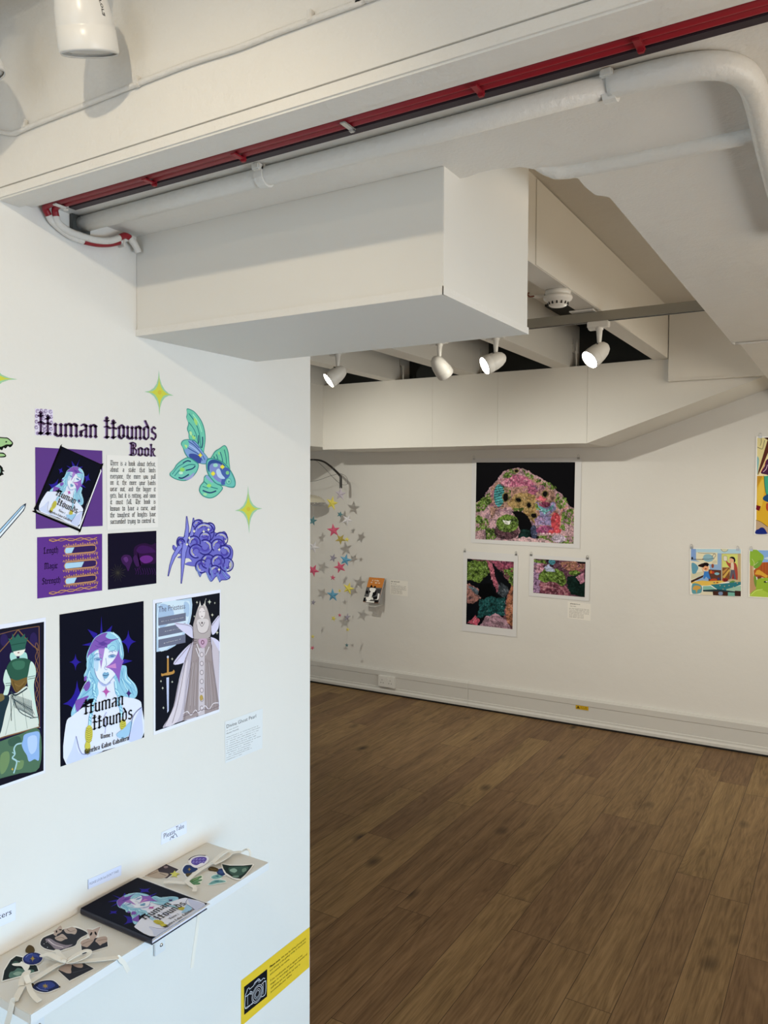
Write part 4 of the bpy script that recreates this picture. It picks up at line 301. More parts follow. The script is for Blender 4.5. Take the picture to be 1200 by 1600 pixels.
 'poster_cover': ["L",1.0687,1.2304,[["P","0b0d1c",[-2078,2968,2099,2973,2081,-2973,-2099,-2973]],["P","2a1f8f",[-115,2646,-102,2365,-85,2122,-61,1919,-32,1754,2,1628,-34,1514,-66,1359,-94,1164,-116,928,-134,651,-147,933,-165,1176,-188,1380,-217,1545,-251,1670,-214,1784,-182,1938,-155,2133,-133,2369]],["P","2a1f8f",[-791,2200,-311,1942,-438,1702]],["P","2a1f8f",[426,2170,37,1912,260,1691]],["P","2a1f8f",[-1064,1602,-563,1645,-595,1494]],["P","2a1f8f",[1256,1853,1280,1679,1334,1535,1418,1420,1533,1335,1678,1280,1532,1274,1417,1228,1331,1142,1275,1016,1248,851,1223,1026,1170,1170,1087,1285,975,1369,835,1423,976,1429,1088,1475,1173,1561,1229,1687]],["P","2a1f8f",[-1371,1320,-1355,1203,-1319,1105,-1263,1027,-1186,969,-1089,929,-1187,928,-1264,899,-1322,842,-1360,759,-1378,649,-1394,766,-1430,864,-1486,942,-1562,1000,-1656,1039,-1561,1041,-1485,1070,-1428,1126,-1390,1209]],["P","2a1f8f",[-1306,241,-1266,-29,-1186,-242,-1068,-398,-909,-496,-708,-535,-908,-617,-1065,-747,-1181,-924,-1257,-1150,-1293,-1425,-1347,-1150,-1442,-924,-1575,-749,-1748,-624,-1958,-549,-1749,-506,-1578,-405,-1446,-247,-1356,-32]],["P","2a1f8f",[875,697,1464,493,906,448]],["C","93c6dd",[-688,1485,-468,1785,-122,1922,327,1919,718,1696,914,1366,1010,807,873,454,1141,320,1205,-102,1580,-511,1730,-876,1610,-1126,1231,-1081,761,-874,46,-497,-336,-674,-771,-625,-1076,-708,-1318,-957,-1557,-1153,-1584,-943,-1374,-586,-1070,-195,-825,61,-992,355,-819,681,-864,1051,-800,1298]],["P","dde2f3",[-1840,-2962,-1969,-2650,-1968,-2192,-1903,-1725,-1840,-1384,-1787,-1222,-1712,-1160,-1622,-1142,-1527,-1110,-1426,-1054,-1314,-1003,-1196,-957,-1078,-914,-954,-877,-823,-846,-697,-813,-587,-772,-491,-724,-404,-673,-334,-610,-285,-528,-285,-408,-323,-259,-345,-119,-299,-26,-138,17,98,28,336,2,504,-64,563,-195,559,-382,542,-575,564,-721,629,-800,715,-841,824,-871,961,-921,1152,-996,1386,-1081,1613,-1173,1783,-1266,1878,-1339,1925,-1400,1946,-1492,1963,-1654,2024,-1947,2083,-2239,2082,-2751,1960,-2956,1885,-2973,567,-2973,436,-2960,-105,-2926,-603,-2968,-638,-2973,-1807,-2973]],["P","c9d2ee",[-1811,-2935,-1842,-2839,-1769,-2705,-1658,-2558,-1571,-2422,-1518,-2282,-1468,-2131,-1424,-2011,-1388,-1963,-1370,-2020,-1365,-2152,-1357,-2309,-1334,-2439,-1305,-2535,-1274,-2622,-1214,-2699,-1097,-2766,-864,-2820,-547,-2863,-257,-2897,-105,-2926,-138,-2948,-290,-2964,-489,-2973,-1657,-2973]],["P","c5cdec",[1215,-2898,1201,-2793,1261,-2646,1351,-2488,1426,-2350,1477,-2242,1525,-2145,1578,-2055,1637,-1963,1715,-1850,1806,-1727,1890,-1629,1950,-1595,1975,-1640,1978,-1742,1972,-1883,1967,-2046,1985,-2261,2011,-2524,2014,-2772,1960,-2940,1882,-2973,1387,-2973,1352,-2966]],["C","e3e8f6",[-475,1083,-412,1227,-65,1296,385,1190,711,970,673,439,505,44,177,-197,-47,-170,-360,145,-499,565]],["C","b9d4ea",[-475,1083,-318,1158,-259,833,-326,426,-481,562]],["L","5d9cc4",[-750,1392,-568,1100,-602,794,-698,501,-516,151],25.8],["L","5d9cc4",[781,1389,776,851,739,426,804,198,603,-84],26.9],["L","5d9cc4",[-884,281,-578,164,-456,-70,-706,-276,-1012,-414],25.8],["L","5d9cc4",[972,272,968,-161,1304,-561,1507,-991],27.1],["L","5d9cc4",[834,-133,1099,-571,1232,-983],27.0],["L","5d9cc4",[-444,1077,-694,915,-573,580],26.1],["L","c4e6f0",[456,1872,782,1497,845,1054,910,826],48.0],["L","c4e6f0",[-698,501,-762,255,-580,-44],46.6],["L","c4e6f0",[-1074,-503,-1316,-702,-1467,-972],46.2],["L","c4e6f0",[1139,130,1103,-190,1373,-466],49.0],["L","6aa6cc",[-658,1428,-752,1237,-791,934],18.1],["L","6aa6cc",[-566,1307,-694,915,-759,514,-871,330],18.2],["L","6aa6cc",[-454,138,-703,-17,-767,-262,-1073,-451,-1196,-731],18.3],["L","6aa6cc",[-579,60,-827,-197,-1073,-400,-1316,-702,-1437,-979],18.2],["L","6aa6cc",[683,1567,880,1210,943,820,806,467],18.8],["L","6aa6cc",[773,420,903,123,1001,-223,1304,-561,1612,-850],18.9],["L","6aa6cc",[871,184,900,-256,1167,-640,1300,-1054],18.9],["L","6aa6cc",[1139,130,1204,-211,1510,-551,1660,-916],19.0],["L","6aa6cc",[-331,-98,-490,-377,-709,-587,-1016,-774],18.3],["L","6aa6cc",[605,238,735,-112,831,-457,1130,-960],18.8],["L","6aa6cc",[-816,939,-867,742,-760,462],18.1],["L","6aa6cc",[584,1530,714,1293,679,1084],18.7],["L","c9ecf2",[326,1893,619,1685,782,1443],26.6],["L","c9ecf2",[-690,1226,-816,939,-843,634,-943,396],25.9],["L","c9ecf2",[-762,203,-1009,-54,-1193,-372],25.9],["L","c9ecf2",[1239,-164,1545,-559,1647,-857],27.3],["L","c9ecf2",[901,-147,1066,-509,1234,-765],27.1],["C","7d56ad",[-613,1575,-406,1801,-59,1912,165,1892,80,1747,389,1589,750,1583,257,1425,448,1018,63,1327,-67,1007,-254,1304,-691,1174,-815,1042,-782,1243]],["P","a880c9",[-285,1336,-161,472,31,1280]],["P","5d3f95",[-315,1524,-62,1586,193,1437,-64,1402]],["L","5d3f95",[-438,1702,-189,1555,130,1606,584,1557],26.0],["L","5d3f95",[-440,1493,-253,1382,-63,1428,127,1315],20.8],["P","8c62b8",[746,1126,765,948,801,805,854,698,923,627,1008,591,925,474,859,323,811,138,780,-81,766,-335,678,-89,561,118,416,284,243,412,43,500,241,562,411,655,552,780,664,937]],["P","c487c4",[43,500,575,566,606,345]],["C","9fd2e2",[160,1389,322,1414,582,1316,614,1149,384,1084,191,1225]],["L","5d9cc4",[191,1225,386,1350,582,1235,515,1113],21.2],["C","7d56ad",[-1009,-54,-763,100,-704,-121,-889,-287]],["C","7d56ad",[-1403,-579,-1074,-503,-769,-495,-1015,-722,-1319,-1009]],["C","7d56ad",[-975,300,-871,330,-873,175,-976,145]],["P","9bb9da",[-133,861,-140,844,-165,830,-206,822,-257,819,-315,823,-373,832,-426,845,-468,863,-496,882,-507,901,-500,918,-476,931,-436,940,-385,943,-328,940,-269,931,-216,917,-173,900,-144,880]],["P","4f7fae",[-208,870,-213,861,-227,855,-250,853,-278,853,-309,858,-340,865,-368,875,-390,886,-404,898,-409,908,-404,917,-389,923,-367,926,-339,925,-308,921,-277,913,-249,903,-227,892,-213,881]],["L","47659a",[-508,943,-320,960,-119,885],20.8],["L","6d87b5",[-519,1091,-287,1126,-131,1019],20.8],["P","9bb9da",[589,867,583,847,558,830,518,818,465,813,406,813,346,820,291,833,246,850,215,870,203,891,209,910,233,927,273,938,325,944,384,944,444,937,500,925,545,907,576,887]],["P","4f7fae",[499,870,494,859,479,852,456,848,427,848,395,852,363,860,334,871,311,883,296,896,291,909,296,919,311,927,334,931,363,931,395,927,428,919,457,908,480,896,494,882]],["L","47659a",[201,931,396,964,592,885],21.2],["L","6d87b5",[222,1086,417,1120,613,1042],21.2],["L","8b9cc9",[72,875,108,604,4,492,86,385,151,409],21.1],["C","79a9c9",[-94,221,2,307,85,263,182,270,226,144,83,25,-25,74]],["L","33456f",[-75,206,65,146,220,167],26.4],["L","5c86b4",[-26,48,18,-41],21.1],["L","7785b9",[-499,565,-360,145,-47,-170,177,-197,505,44],20.8],["L","a8b2dd",[-267,-6,-16,-245,307,-182],62.9],["P","b65aa8",[80,-261,94,-350,123,-425,169,-487,231,-534,310,-567,231,-565,168,-584,121,-625,90,-686,75,-769,62,-680,33,-604,-13,-543,-74,-496,-151,-463,-74,-465,-12,-446,35,-406,65,-344]],["P","43296f",[1249,-631,1259,-708,1281,-772,1316,-823,1364,-863,1425,-890,1364,-890,1316,-907,1280,-943,1256,-997,1245,-1068,1235,-992,1212,-927,1177,-876,1130,-836,1070,-810,1130,-810,1178,-792,1214,-756,1237,-703]],["L","5d9cc4",[-487,-64,-521,-370,-449,-648,-576,-879,-641,-1177,-717,-1418,-739,-1725],135.6],["L","b5e2ee",[-487,-64,-521,-370,-449,-648,-576,-879,-641,-1177,-717,-1418,-739,-1725],99.1],["L","5d9cc4",[-582,-283,-459,-405],26.0],["L","5d9cc4",[-583,-408,-460,-530],26.0],["L","5d9cc4",[-510,-560,-387,-683],26.1],["L","5d9cc4",[-512,-685,-388,-809],26.1],["L","5d9cc4",[-637,-792,-514,-915],26.0],["L","5d9cc4",[-638,-916,-515,-1040],26.0],["L","5d9cc4",[-701,-1089,-579,-1213],26.0],["L","5d9cc4",[-703,-1213,-580,-1338],26.0],["L","5d9cc4",[-778,-1330,-656,-1454],25.9],["L","5d9cc4",[-779,-1454,-657,-1579],25.9],["L","5d9cc4",[555,-182,598,-568,728,-867,692,-1129,823,-1377,853,-1764],139.4],["L","b5e2ee",[555,-182,598,-568,728,-867,692,-1129,823,-1377,853,-1764],101.9],["L","5d9cc4",[533,-478,664,-604],26.8],["L","5d9cc4",[532,-607,663,-733],26.8],["L","5d9cc4",[662,-776,794,-904],26.9],["L","5d9cc4",[661,-905,793,-1033],26.9],["L","5d9cc4",[627,-1038,758,-1166],26.9],["L","5d9cc4",[626,-1167,757,-1296],26.9],["L","5d9cc4",[757,-1285,890,-1415],27.0],["L","5d9cc4",[756,-1414,889,-1545],27.0],["P","c9c04f",[-607,-2108,-625,-2219,-659,-2313,-705,-2381,-759,-2417,-815,-2416,-868,-2380,-913,-2312,-946,-2218,-962,-2109,-961,-1993,-944,-1884,-910,-1790,-865,-1722,-811,-1685,-755,-1685,-701,-1720,-656,-1788,-623,-1881,-606,-1992]],["P","c9c04f",[-716,-2565,-724,-2630,-744,-2686,-774,-2725,-812,-2745,-853,-2744,-895,-2721,-932,-2679,-961,-2623,-979,-2557,-985,-2488,-978,-2423,-958,-2368,-928,-2328,-891,-2308,-849,-2309,-808,-2331,-770,-2372,-741,-2429,-722,-2495]],["P","c9c04f",[1078,-2162,1060,-2231,1029,-2287,986,-2326,937,-2343,886,-2337,838,-2308,798,-2260,770,-2197,756,-2125,758,-2052,775,-1984,807,-1927,849,-1889,898,-1871,949,-1876,997,-1905,1037,-1952,1066,-2016,1080,-2088]],["P","c9c04f",[1103,-2484,1097,-2546,1080,-2600,1054,-2638,1022,-2659,987,-2659,951,-2640,920,-2601,895,-2549,879,-2487,874,-2422,880,-2359,897,-2306,923,-2267,955,-2246,990,-2246,1026,-2265,1057,-2303,1082,-2356,1098,-2418]],["P","7d7430",[-1005,-2638,-855,-2889,-729,-2613]],["L","8f8733",[-917,-1755,-783,-1843,-647,-1801],20.7],["L","8f8733",[-918,-1843,-784,-1931,-648,-1890],20.7],["L","8f8733",[-919,-1931,-785,-2019,-649,-1978],20.7],["L","8f8733",[-919,-2019,-786,-2108,-650,-2067],20.7],["L","8f8733",[-920,-2107,-787,-2196,-650,-2155],20.7],["L","8f8733",[-921,-2195,-787,-2284,-651,-2244],20.7],["L","8f8733",[-922,-2283,-788,-2372,-652,-2332],20.7],["L","8f8733",[805,-1942,918,-2009,1047,-1977],21.7],["L","8f8733",[804,-2034,917,-2101,1046,-2069],21.7],["L","8f8733",[803,-2126,917,-2194,1045,-2162],21.7],["L","8f8733",[802,-2218,916,-2286,1044,-2255],21.7],["C","9cc4e2",[581,-2423,949,-2279,1394,-2066,1301,-2537,1047,-2687,745,-2631]],["L","7f83b5",[-1388,-1963,-1320,-2238,-1245,-2516,-1085,-2769,-732,-2847],25.5],["L","4d4f85",[1921,-1616,1639,-1742,1429,-1965,1323,-2378,1216,-2844],27.8],["L","b7b7dd",[102,-1361,-28,-1540,46,-1878,-3,-2237],26.5],["T","0c0c14",[-1032,-1193,945,-1254,6,576],"B","Human",0,1.0],["T","0c0c14",[-630,-1926,1402,-1969,6,583],"B","Hounds",0,1.0],["T","0c0c14",[-227,-2388,390,-2452,2,179],"B","Tome 1",0,1.1],["T","0c0c14",[-1007,-2792,1216,-2833,2,196],"B","Gynebra Calvo Caballero",0,1.15]]],
 'poster_priestess': ["L",1.3063,1.2288,[["P","e2e4f3",[-2134,2994,2134,2972,2039,-2984,-2129,-2994]],["P","13161f",[-1987,2817,2083,2810,1989,-2852,-2029,-2848]],["P","b4cbe2",[-1929,2803,201,2793,245,2466,206,2068,94,1682,-136,1283,-453,969,-853,740,-1330,629,-1945,663]],["P","cfe0ee",[-1780,2727,-1586,2816,-819,2815,-596,2776,-263,2717,-81,2700,18,2679,67,2636,99,2552,116,2409,103,2223,64,2021,3,1829,-84,1646,-196,1461,-328,1286,-470,1137,-628,1015,-803,912,-983,831,-1157,774,-1335,703,-1519,630,-1682,630,-1794,776,-1871,1173,-1921,1752,-1904,2331]],["C","a5bddb",[-1780,2663,-1316,2667,-887,2220,-1322,1762,-1787,1768]],["C","a9c2de",[-264,2664,53,2491,4,1963,-267,2134]],["P","cfd0bf",[543,2621,547,2594,558,2571,575,2553,598,2540,627,2532,598,2531,575,2524,558,2510,547,2490,542,2463,537,2491,527,2514,510,2532,487,2545,459,2553,487,2554,510,2561,527,2575,538,2595]],["P","cfd0bf",[1371,2593,1379,2545,1398,2507,1427,2476,1466,2454,1517,2440,1466,2439,1427,2427,1397,2403,1378,2369,1370,2324,1362,2371,1344,2410,1315,2441,1275,2463,1226,2477,1275,2478,1315,2490,1344,2513,1363,2548]],["P","cfd0bf",[1563,1910,1569,1875,1583,1846,1604,1823,1634,1806,1671,1796,1634,1795,1604,1787,1583,1770,1569,1745,1562,1712,1557,1747,1543,1776,1521,1798,1492,1815,1455,1826,1492,1826,1522,1835,1543,1852,1557,1877]],["P","cfd0bf",[1885,1015,1892,977,1907,945,1931,919,1963,900,2005,887,1963,888,1931,879,1907,861,1891,834,1884,797,1878,836,1863,868,1839,894,1807,913,1766,925,1807,925,1839,934,1863,952,1879,979]],["P","cfd0bf",[372,1972,375,1950,383,1932,396,1918,414,1908,436,1901,414,1901,396,1896,383,1885,375,1870,371,1849,368,1871,359,1889,346,1903,329,1913,307,1920,329,1920,347,1925,360,1936,368,1951]],["P","cfd0bf",[1733,2427,1737,2405,1745,2387,1759,2372,1778,2362,1802,2355,1778,2355,1759,2349,1745,2338,1736,2322,1732,2301,1729,2323,1720,2342,1706,2356,1687,2366,1664,2373,1687,2373,1706,2379,1720,2390,1729,2406]],["P","cfd0bf",[-1022,251,-1017,224,-1007,201,-992,183,-971,169,-944,160,-971,161,-992,155,-1008,143,-1018,124,-1023,98,-1027,126,-1037,148,-1052,166,-1073,180,-1100,190,-1073,189,-1052,195,-1036,207,-1026,226]],["P","cfd0bf",[-1695,-623,-1691,-647,-1683,-667,-1669,-683,-1651,-695,-1628,-704,-1651,-703,-1670,-708,-1683,-718,-1692,-735,-1696,-757,-1699,-733,-1708,-713,-1721,-697,-1739,-684,-1762,-675,-1739,-677,-1721,-672,-1707,-661,-1699,-645]],["P","cfd0bf",[-1028,-797,-1025,-821,-1016,-842,-1002,-858,-983,-871,-959,-880,-983,-879,-1002,-883,-1016,-894,-1025,-911,-1029,-933,-1033,-909,-1042,-888,-1056,-872,-1074,-859,-1098,-850,-1074,-851,-1055,-847,-1042,-836,-1032,-820]],["P","cfd0bf",[-1596,-946,-1592,-973,-1582,-995,-1567,-1014,-1546,-1028,-1520,-1038,-1546,-1037,-1567,-1042,-1583,-1053,-1592,-1072,-1597,-1097,-1601,-1070,-1611,-1047,-1626,-1029,-1646,-1014,-1672,-1004,-1646,-1006,-1625,-1001,-1610,-989,-1600,-971]],["P","cfd0bf",[-1560,-1841,-1556,-1868,-1546,-1891,-1531,-1910,-1510,-1925,-1484,-1935,-1510,-1933,-1531,-1938,-1546,-1949,-1556,-1968,-1561,-1993,-1565,-1965,-1574,-1942,-1590,-1924,-1610,-1909,-1636,-1898,-1610,-1900,-1589,-1896,-1574,-1884,-1564,-1866]],["P","cfd0bf",[1130,2670,1133,2655,1139,2642,1149,2632,1162,2624,1178,2620,1162,2619,1149,2615,1139,2608,1133,2596,1130,2581,1127,2597,1121,2610,1112,2620,1099,2627,1082,2632,1099,2632,1112,2636,1121,2644,1128,2655]],["T","5b5870",[-1824,2401,-211,2352,2,268],"X","The Priestess",0,1.0],["P","6d7186",[-1826,2158,-177,2154,-179,1789,-1828,1807]],["P","6d7186",[-1829,1698,-197,1692,-200,1293,-1832,1308]],["P","6d7186",[-1833,1187,-201,1160,-203,780,-1835,816]],["K","e8e8ee",[-1702,1948,-286,1937],30,44.8],["K","e8e8ee",[-1494,1479,-539,1472],21,45.1],["K","e8e8ee",[-1515,953,-498,976],22,45.1],["C","d3cfe8",[-872,1792,-359,1696,184,1501,348,1105,273,901,-182,1190,-610,1509]],["C","d3cfe8",[-954,-74,-546,323,134,682,439,617,177,123,-280,-125]],["C","d3cfe8",[1492,1302,1759,1574,2018,1719,2027,1325,1905,1029,1559,854]],["P","d3cfe8",[1460,753,1570,724,1734,650,1899,552,2013,451,2043,381,2037,28,2021,-7,1951,-38,1848,-34,1740,-4,1653,45,1594,121,1549,224,1515,336,1488,436,1458,535,1429,637,1423,719]],["P","bdb4c2",[-1609,-2793,-1576,-2734,-1483,-2650,-1366,-2550,-1265,-2446,-1186,-2350,-1110,-2253,-1035,-2133,-958,-1965,-879,-1728,-799,-1440,-716,-1136,-625,-852,-523,-590,-415,-334,-302,-92,-189,124,-73,318,46,494,163,640,272,746,382,823,491,872,584,867,646,785,662,626,644,401,614,98,593,-294,605,-865,633,-1581,633,-2265,561,-2741,455,-2850,-95,-2850,-139,-2837,-387,-2790,-604,-2795,-816,-2796,-1011,-2796,-1181,-2795,-1331,-2803,-1466,-2816,-1565,-2818]],["P","c7bdc8",[1509,710,2011,-5,1989,-2852,1591,-2789]],["C","d6ccd6",[-1481,-2749,-870,-1986,-509,-877,-81,-30,-194,-810,-382,-1970,-743,-2745]],["P","9d8f90",[129,-204,347,902,1431,723,1572,-483,1745,-1495,1971,-2459,1989,-2852,1728,-2851,-405,-2792,-247,-2136,-15,-1251]],["L","7d7072",[193,-190,-142,-1223,-312,-2321],20.2],["L","7d7072",[304,-171,22,-1259,-122,-2368],20.2],["L","7d7072",[416,-151,187,-1295,70,-2415],20.3],["L","7d7072",[528,-132,354,-1331,264,-2463],20.4],["L","7d7072",[641,-112,521,-1368,459,-2511],20.4],["L","7d7072",[754,-93,691,-1405,656,-2559],20.5],["L","7d7072",[868,-73,861,-1442,855,-2608],20.5],["L","7d7072",[982,-136,1033,-1480,1056,-2657],20.6],["L","7d7072",[1097,-198,1206,-1518,1259,-2707],20.6],["L","7d7072",[1212,-261,1381,-1556,1463,-2758],20.7],["L","7d7072",[1328,-325,1557,-1594,1670,-2809],20.7],["L","7d7072",[1445,-389,1735,-1633,1879,-2860],20.8],["L","b7abaf",[267,-231,71,-2213],27.0],["L","b7abaf",[471,-270,348,-2280],27.1],["L","b7abaf",[677,-310,629,-2347],27.2],["L","b7abaf",[886,-350,913,-2416],27.4],["L","b7abaf",[1096,-391,1202,-2485],27.5],["L","b7abaf",[1308,-432,1494,-2556],27.6],["P","c9bfc6",[662,374,1023,324,1007,-2839,589,-2830]],["P","8d8086",[954,14,948,-23,930,-54,903,-77,868,-88,830,-86,792,-73,758,-49,731,-17,713,20,708,59,714,96,731,127,759,149,793,160,831,159,869,147,904,123,931,91,948,53]],["P","d8cdd2",[916,21,912,-6,900,-29,881,-45,857,-53,830,-52,804,-43,780,-26,761,-3,749,24,745,52,750,79,762,101,781,117,805,126,831,125,857,116,881,99,900,76,912,49]],["P","8d8086",[952,-411,946,-448,928,-479,901,-501,866,-512,828,-510,790,-497,756,-472,729,-440,711,-402,705,-363,712,-327,729,-296,757,-274,791,-263,829,-264,867,-277,902,-302,929,-334,946,-372]],["P","d8cdd2",[914,-404,910,-430,897,-453,878,-469,854,-477,828,-476,802,-466,778,-449,759,-426,747,-399,743,-371,748,-344,760,-322,779,-306,803,-298,829,-298,855,-308,879,-325,898,-348,910,-375]],["P","8d8086",[950,-836,944,-873,926,-904,898,-926,864,-936,826,-934,788,-920,753,-896,726,-863,709,-825,703,-786,709,-749,727,-719,754,-697,789,-686,827,-688,865,-702,899,-726,927,-759,944,-797]],["P","d8cdd2",[912,-829,908,-855,895,-878,876,-893,852,-901,826,-900,799,-890,776,-873,757,-849,745,-822,741,-794,745,-767,758,-745,777,-729,800,-721,827,-722,853,-732,877,-749,896,-773,908,-800]],["P","8d8086",[948,-1262,942,-1299,924,-1329,896,-1351,862,-1361,823,-1358,785,-1344,751,-1319,724,-1286,707,-1248,701,-1209,707,-1172,725,-1142,752,-1120,787,-1110,825,-1112,863,-1126,897,-1151,925,-1184,942,-1222]],["P","d8cdd2",[910,-1254,905,-1280,893,-1302,874,-1318,850,-1326,824,-1324,797,-1314,774,-1296,755,-1273,743,-1245,739,-1217,743,-1190,755,-1168,774,-1153,798,-1145,825,-1146,851,-1156,875,-1174,894,-1198,906,-1225]],["P","8d8086",[946,-1687,939,-1724,922,-1755,894,-1776,860,-1786,821,-1783,783,-1768,749,-1743,722,-1710,705,-1672,699,-1632,705,-1596,723,-1565,750,-1544,784,-1534,823,-1536,861,-1551,895,-1576,922,-1610,940,-1648]],["P","d8cdd2",[908,-1679,903,-1706,891,-1728,872,-1743,848,-1750,821,-1749,795,-1738,771,-1720,753,-1697,741,-1669,737,-1641,741,-1614,753,-1592,772,-1577,796,-1569,822,-1571,849,-1581,873,-1599,891,-1623,904,-1650]],["P","8d8086",[944,-2113,937,-2150,920,-2181,892,-2201,857,-2211,819,-2208,781,-2193,747,-2167,720,-2134,702,-2095,697,-2056,703,-2019,720,-1989,748,-1968,782,-1958,820,-1961,859,-1976,893,-2002,920,-2035,938,-2074]],["P","d8cdd2",[905,-2105,901,-2131,889,-2153,870,-2168,846,-2175,819,-2174,793,-2163,769,-2145,750,-2121,738,-2093,734,-2065,739,-2038,751,-2016,770,-2001,794,-1994,820,-1995,847,-2006,870,-2024,889,-2048,901,-2076]],["P","8d8086",[941,-2540,935,-2577,917,-2607,890,-2627,855,-2636,817,-2633,779,-2618,745,-2592,717,-2558,700,-2519,694,-2480,701,-2443,718,-2413,746,-2392,780,-2383,818,-2386,856,-2401,891,-2427,918,-2461,936,-2500]],["P","d8cdd2",[903,-2530,899,-2557,887,-2579,868,-2594,844,-2601,817,-2599,791,-2588,767,-2569,748,-2545,736,-2517,732,-2489,737,-2462,749,-2440,768,-2425,792,-2418,818,-2420,844,-2431,868,-2450,887,-2474,899,-2502]],["P","b59a55",[906,-2036,900,-2077,884,-2111,858,-2136,826,-2148,791,-2146,756,-2131,724,-2104,699,-2068,683,-2026,678,-1983,684,-1942,700,-1908,725,-1883,757,-1871,792,-1872,828,-1887,859,-1914,884,-1950,900,-1992]],["L","e0d8e0",[-385,-2470,-113,-2437,115,-2662,394,-2495,627,-2689,1009,-2439,1298,-2682,1593,-2475,1990,-2535],40.0],["L","7b6a72",[-385,-2603,-23,-2594,346,-2619,913,-2588,1395,-2706,1990,-2675],26.7],["C","b3a8a8",[258,1456,390,1840,607,2318,824,2425,1081,2358,1300,1917,1472,1305,1392,798,1025,749,646,812,292,912]],["C","d6cccc",[509,1553,632,1738,1222,1652,1297,1331,1123,1083,836,1060,601,1200]],["P","e3d8d8",[1060,1964,1049,1885,1019,1816,972,1765,913,1737,849,1734,785,1756,727,1801,681,1864,652,1940,643,2021,653,2099,683,2167,729,2218,787,2247,851,2251,916,2230,974,2185,1020,2122,1050,2045]],["L","8a7d80",[681,2070,784,2076],20.3],["L","8a7d80",[917,2065,1031,2050],20.5],["P","7c5f68",[906,1835,904,1829,895,1824,883,1821,867,1821,849,1822,832,1826,816,1831,803,1837,795,1844,793,1851,795,1857,803,1861,816,1864,832,1865,850,1863,867,1860,883,1854,896,1848,904,1841]],["L","7a6c74",[347,902,176,56,-15,-1251,-296,-2793],20.2],["L","7a6c74",[1431,723,1572,-483,1794,-1646,1970,-2671],20.8],["L","7a6c74",[-625,-886,-958,-1965,-1524,-2770],19.8],["L","7a6c74",[-189,91,-420,-896,-738,-2018,-1050,-2731],20.0],["L","7a6c74",[389,1807,276,1487,292,912],20.2],["L","7a6c74",[1300,1882,1453,1308,1392,798],20.7],["L","7a6c74",[509,1519,601,1166,931,1025,1219,1102,1297,1331],20.3],["L","7a6c74",[-802,1749,138,1474,320,941],19.7],["L","7a6c74",[-919,-68,134,669],19.7],["L","7a6c74",[1512,1299,2018,1698],20.8],["L","7a6c74",[273,847,-5,358,-280,-125],20.2],["P","d8d2cc",[654,2311,712,2609,786,2362]],["P","d8d2cc",[976,2337,1073,2619,1071,2291]],["L","d8d2cc",[634,2144,673,2377,890,2396,1080,2276,1108,2080],33.9],["P","13161f",[767,2364,845,2763,938,2356]],["L","60555c",[650,1599,837,1367,1029,1543],27.1],["P","50454c",[895,1529,893,1512,886,1498,875,1488,862,1482,848,1481,833,1486,820,1496,809,1510,803,1526,800,1543,803,1560,810,1574,820,1584,833,1590,848,1591,863,1586,876,1576,886,1562,893,1546]],["C","c3a3ba",[627,788,1121,747,1177,503,899,318,663,564]],["P","7a4f6a",[995,589,990,556,973,529,948,509,916,499,881,499,845,511,814,532,789,560,773,593,767,628,773,661,789,689,815,708,846,719,882,718,917,707,949,686,974,657,990,624]],["P","c9a9c0",[938,599,935,580,927,565,914,553,898,547,881,547,863,553,847,565,835,580,827,599,824,618,827,637,835,653,848,664,864,670,881,670,899,664,915,653,927,637,935,619]],["L","6d5f66",[254,850,496,824],26.9],["L","6d5f66",[1275,762,1470,772],27.6],["L","6d5f66",[254,743,495,715],26.9],["L","6d5f66",[1275,666,1470,675],27.6],["L","6d5f66",[253,635,495,607],26.9],["L","6d5f66",[1274,569,1469,578],27.6],["L","e3dbe0",[438,414,641,-31],47.3],["L","e3dbe0",[495,607,661,238],47.4],["L","e3dbe0",[1312,328,1059,-40],48.3],["P","b98a4a",[-1349,276,-1255,271,-1251,-394,-1362,-391]],["C","b98a4a",[-1677,-468,-1693,-336,-1592,-376,-1319,-367,-1034,-386,-973,-319,-904,-412,-974,-503,-1294,-502,-1508,-471]],["P","c3cbe8",[-1398,-591,-1244,-604,-1271,-2118,-1357,-2194]],["P","c9cfe4",[-1246,308,-1249,291,-1258,276,-1271,266,-1288,260,-1306,261,-1325,267,-1341,279,-1355,294,-1363,312,-1366,331,-1363,348,-1354,363,-1341,373,-1324,378,-1306,378,-1287,372,-1270,360,-1257,345,-1249,327]],["L","8590bd",[-1321,-640,-1314,-2075],19.5]]],
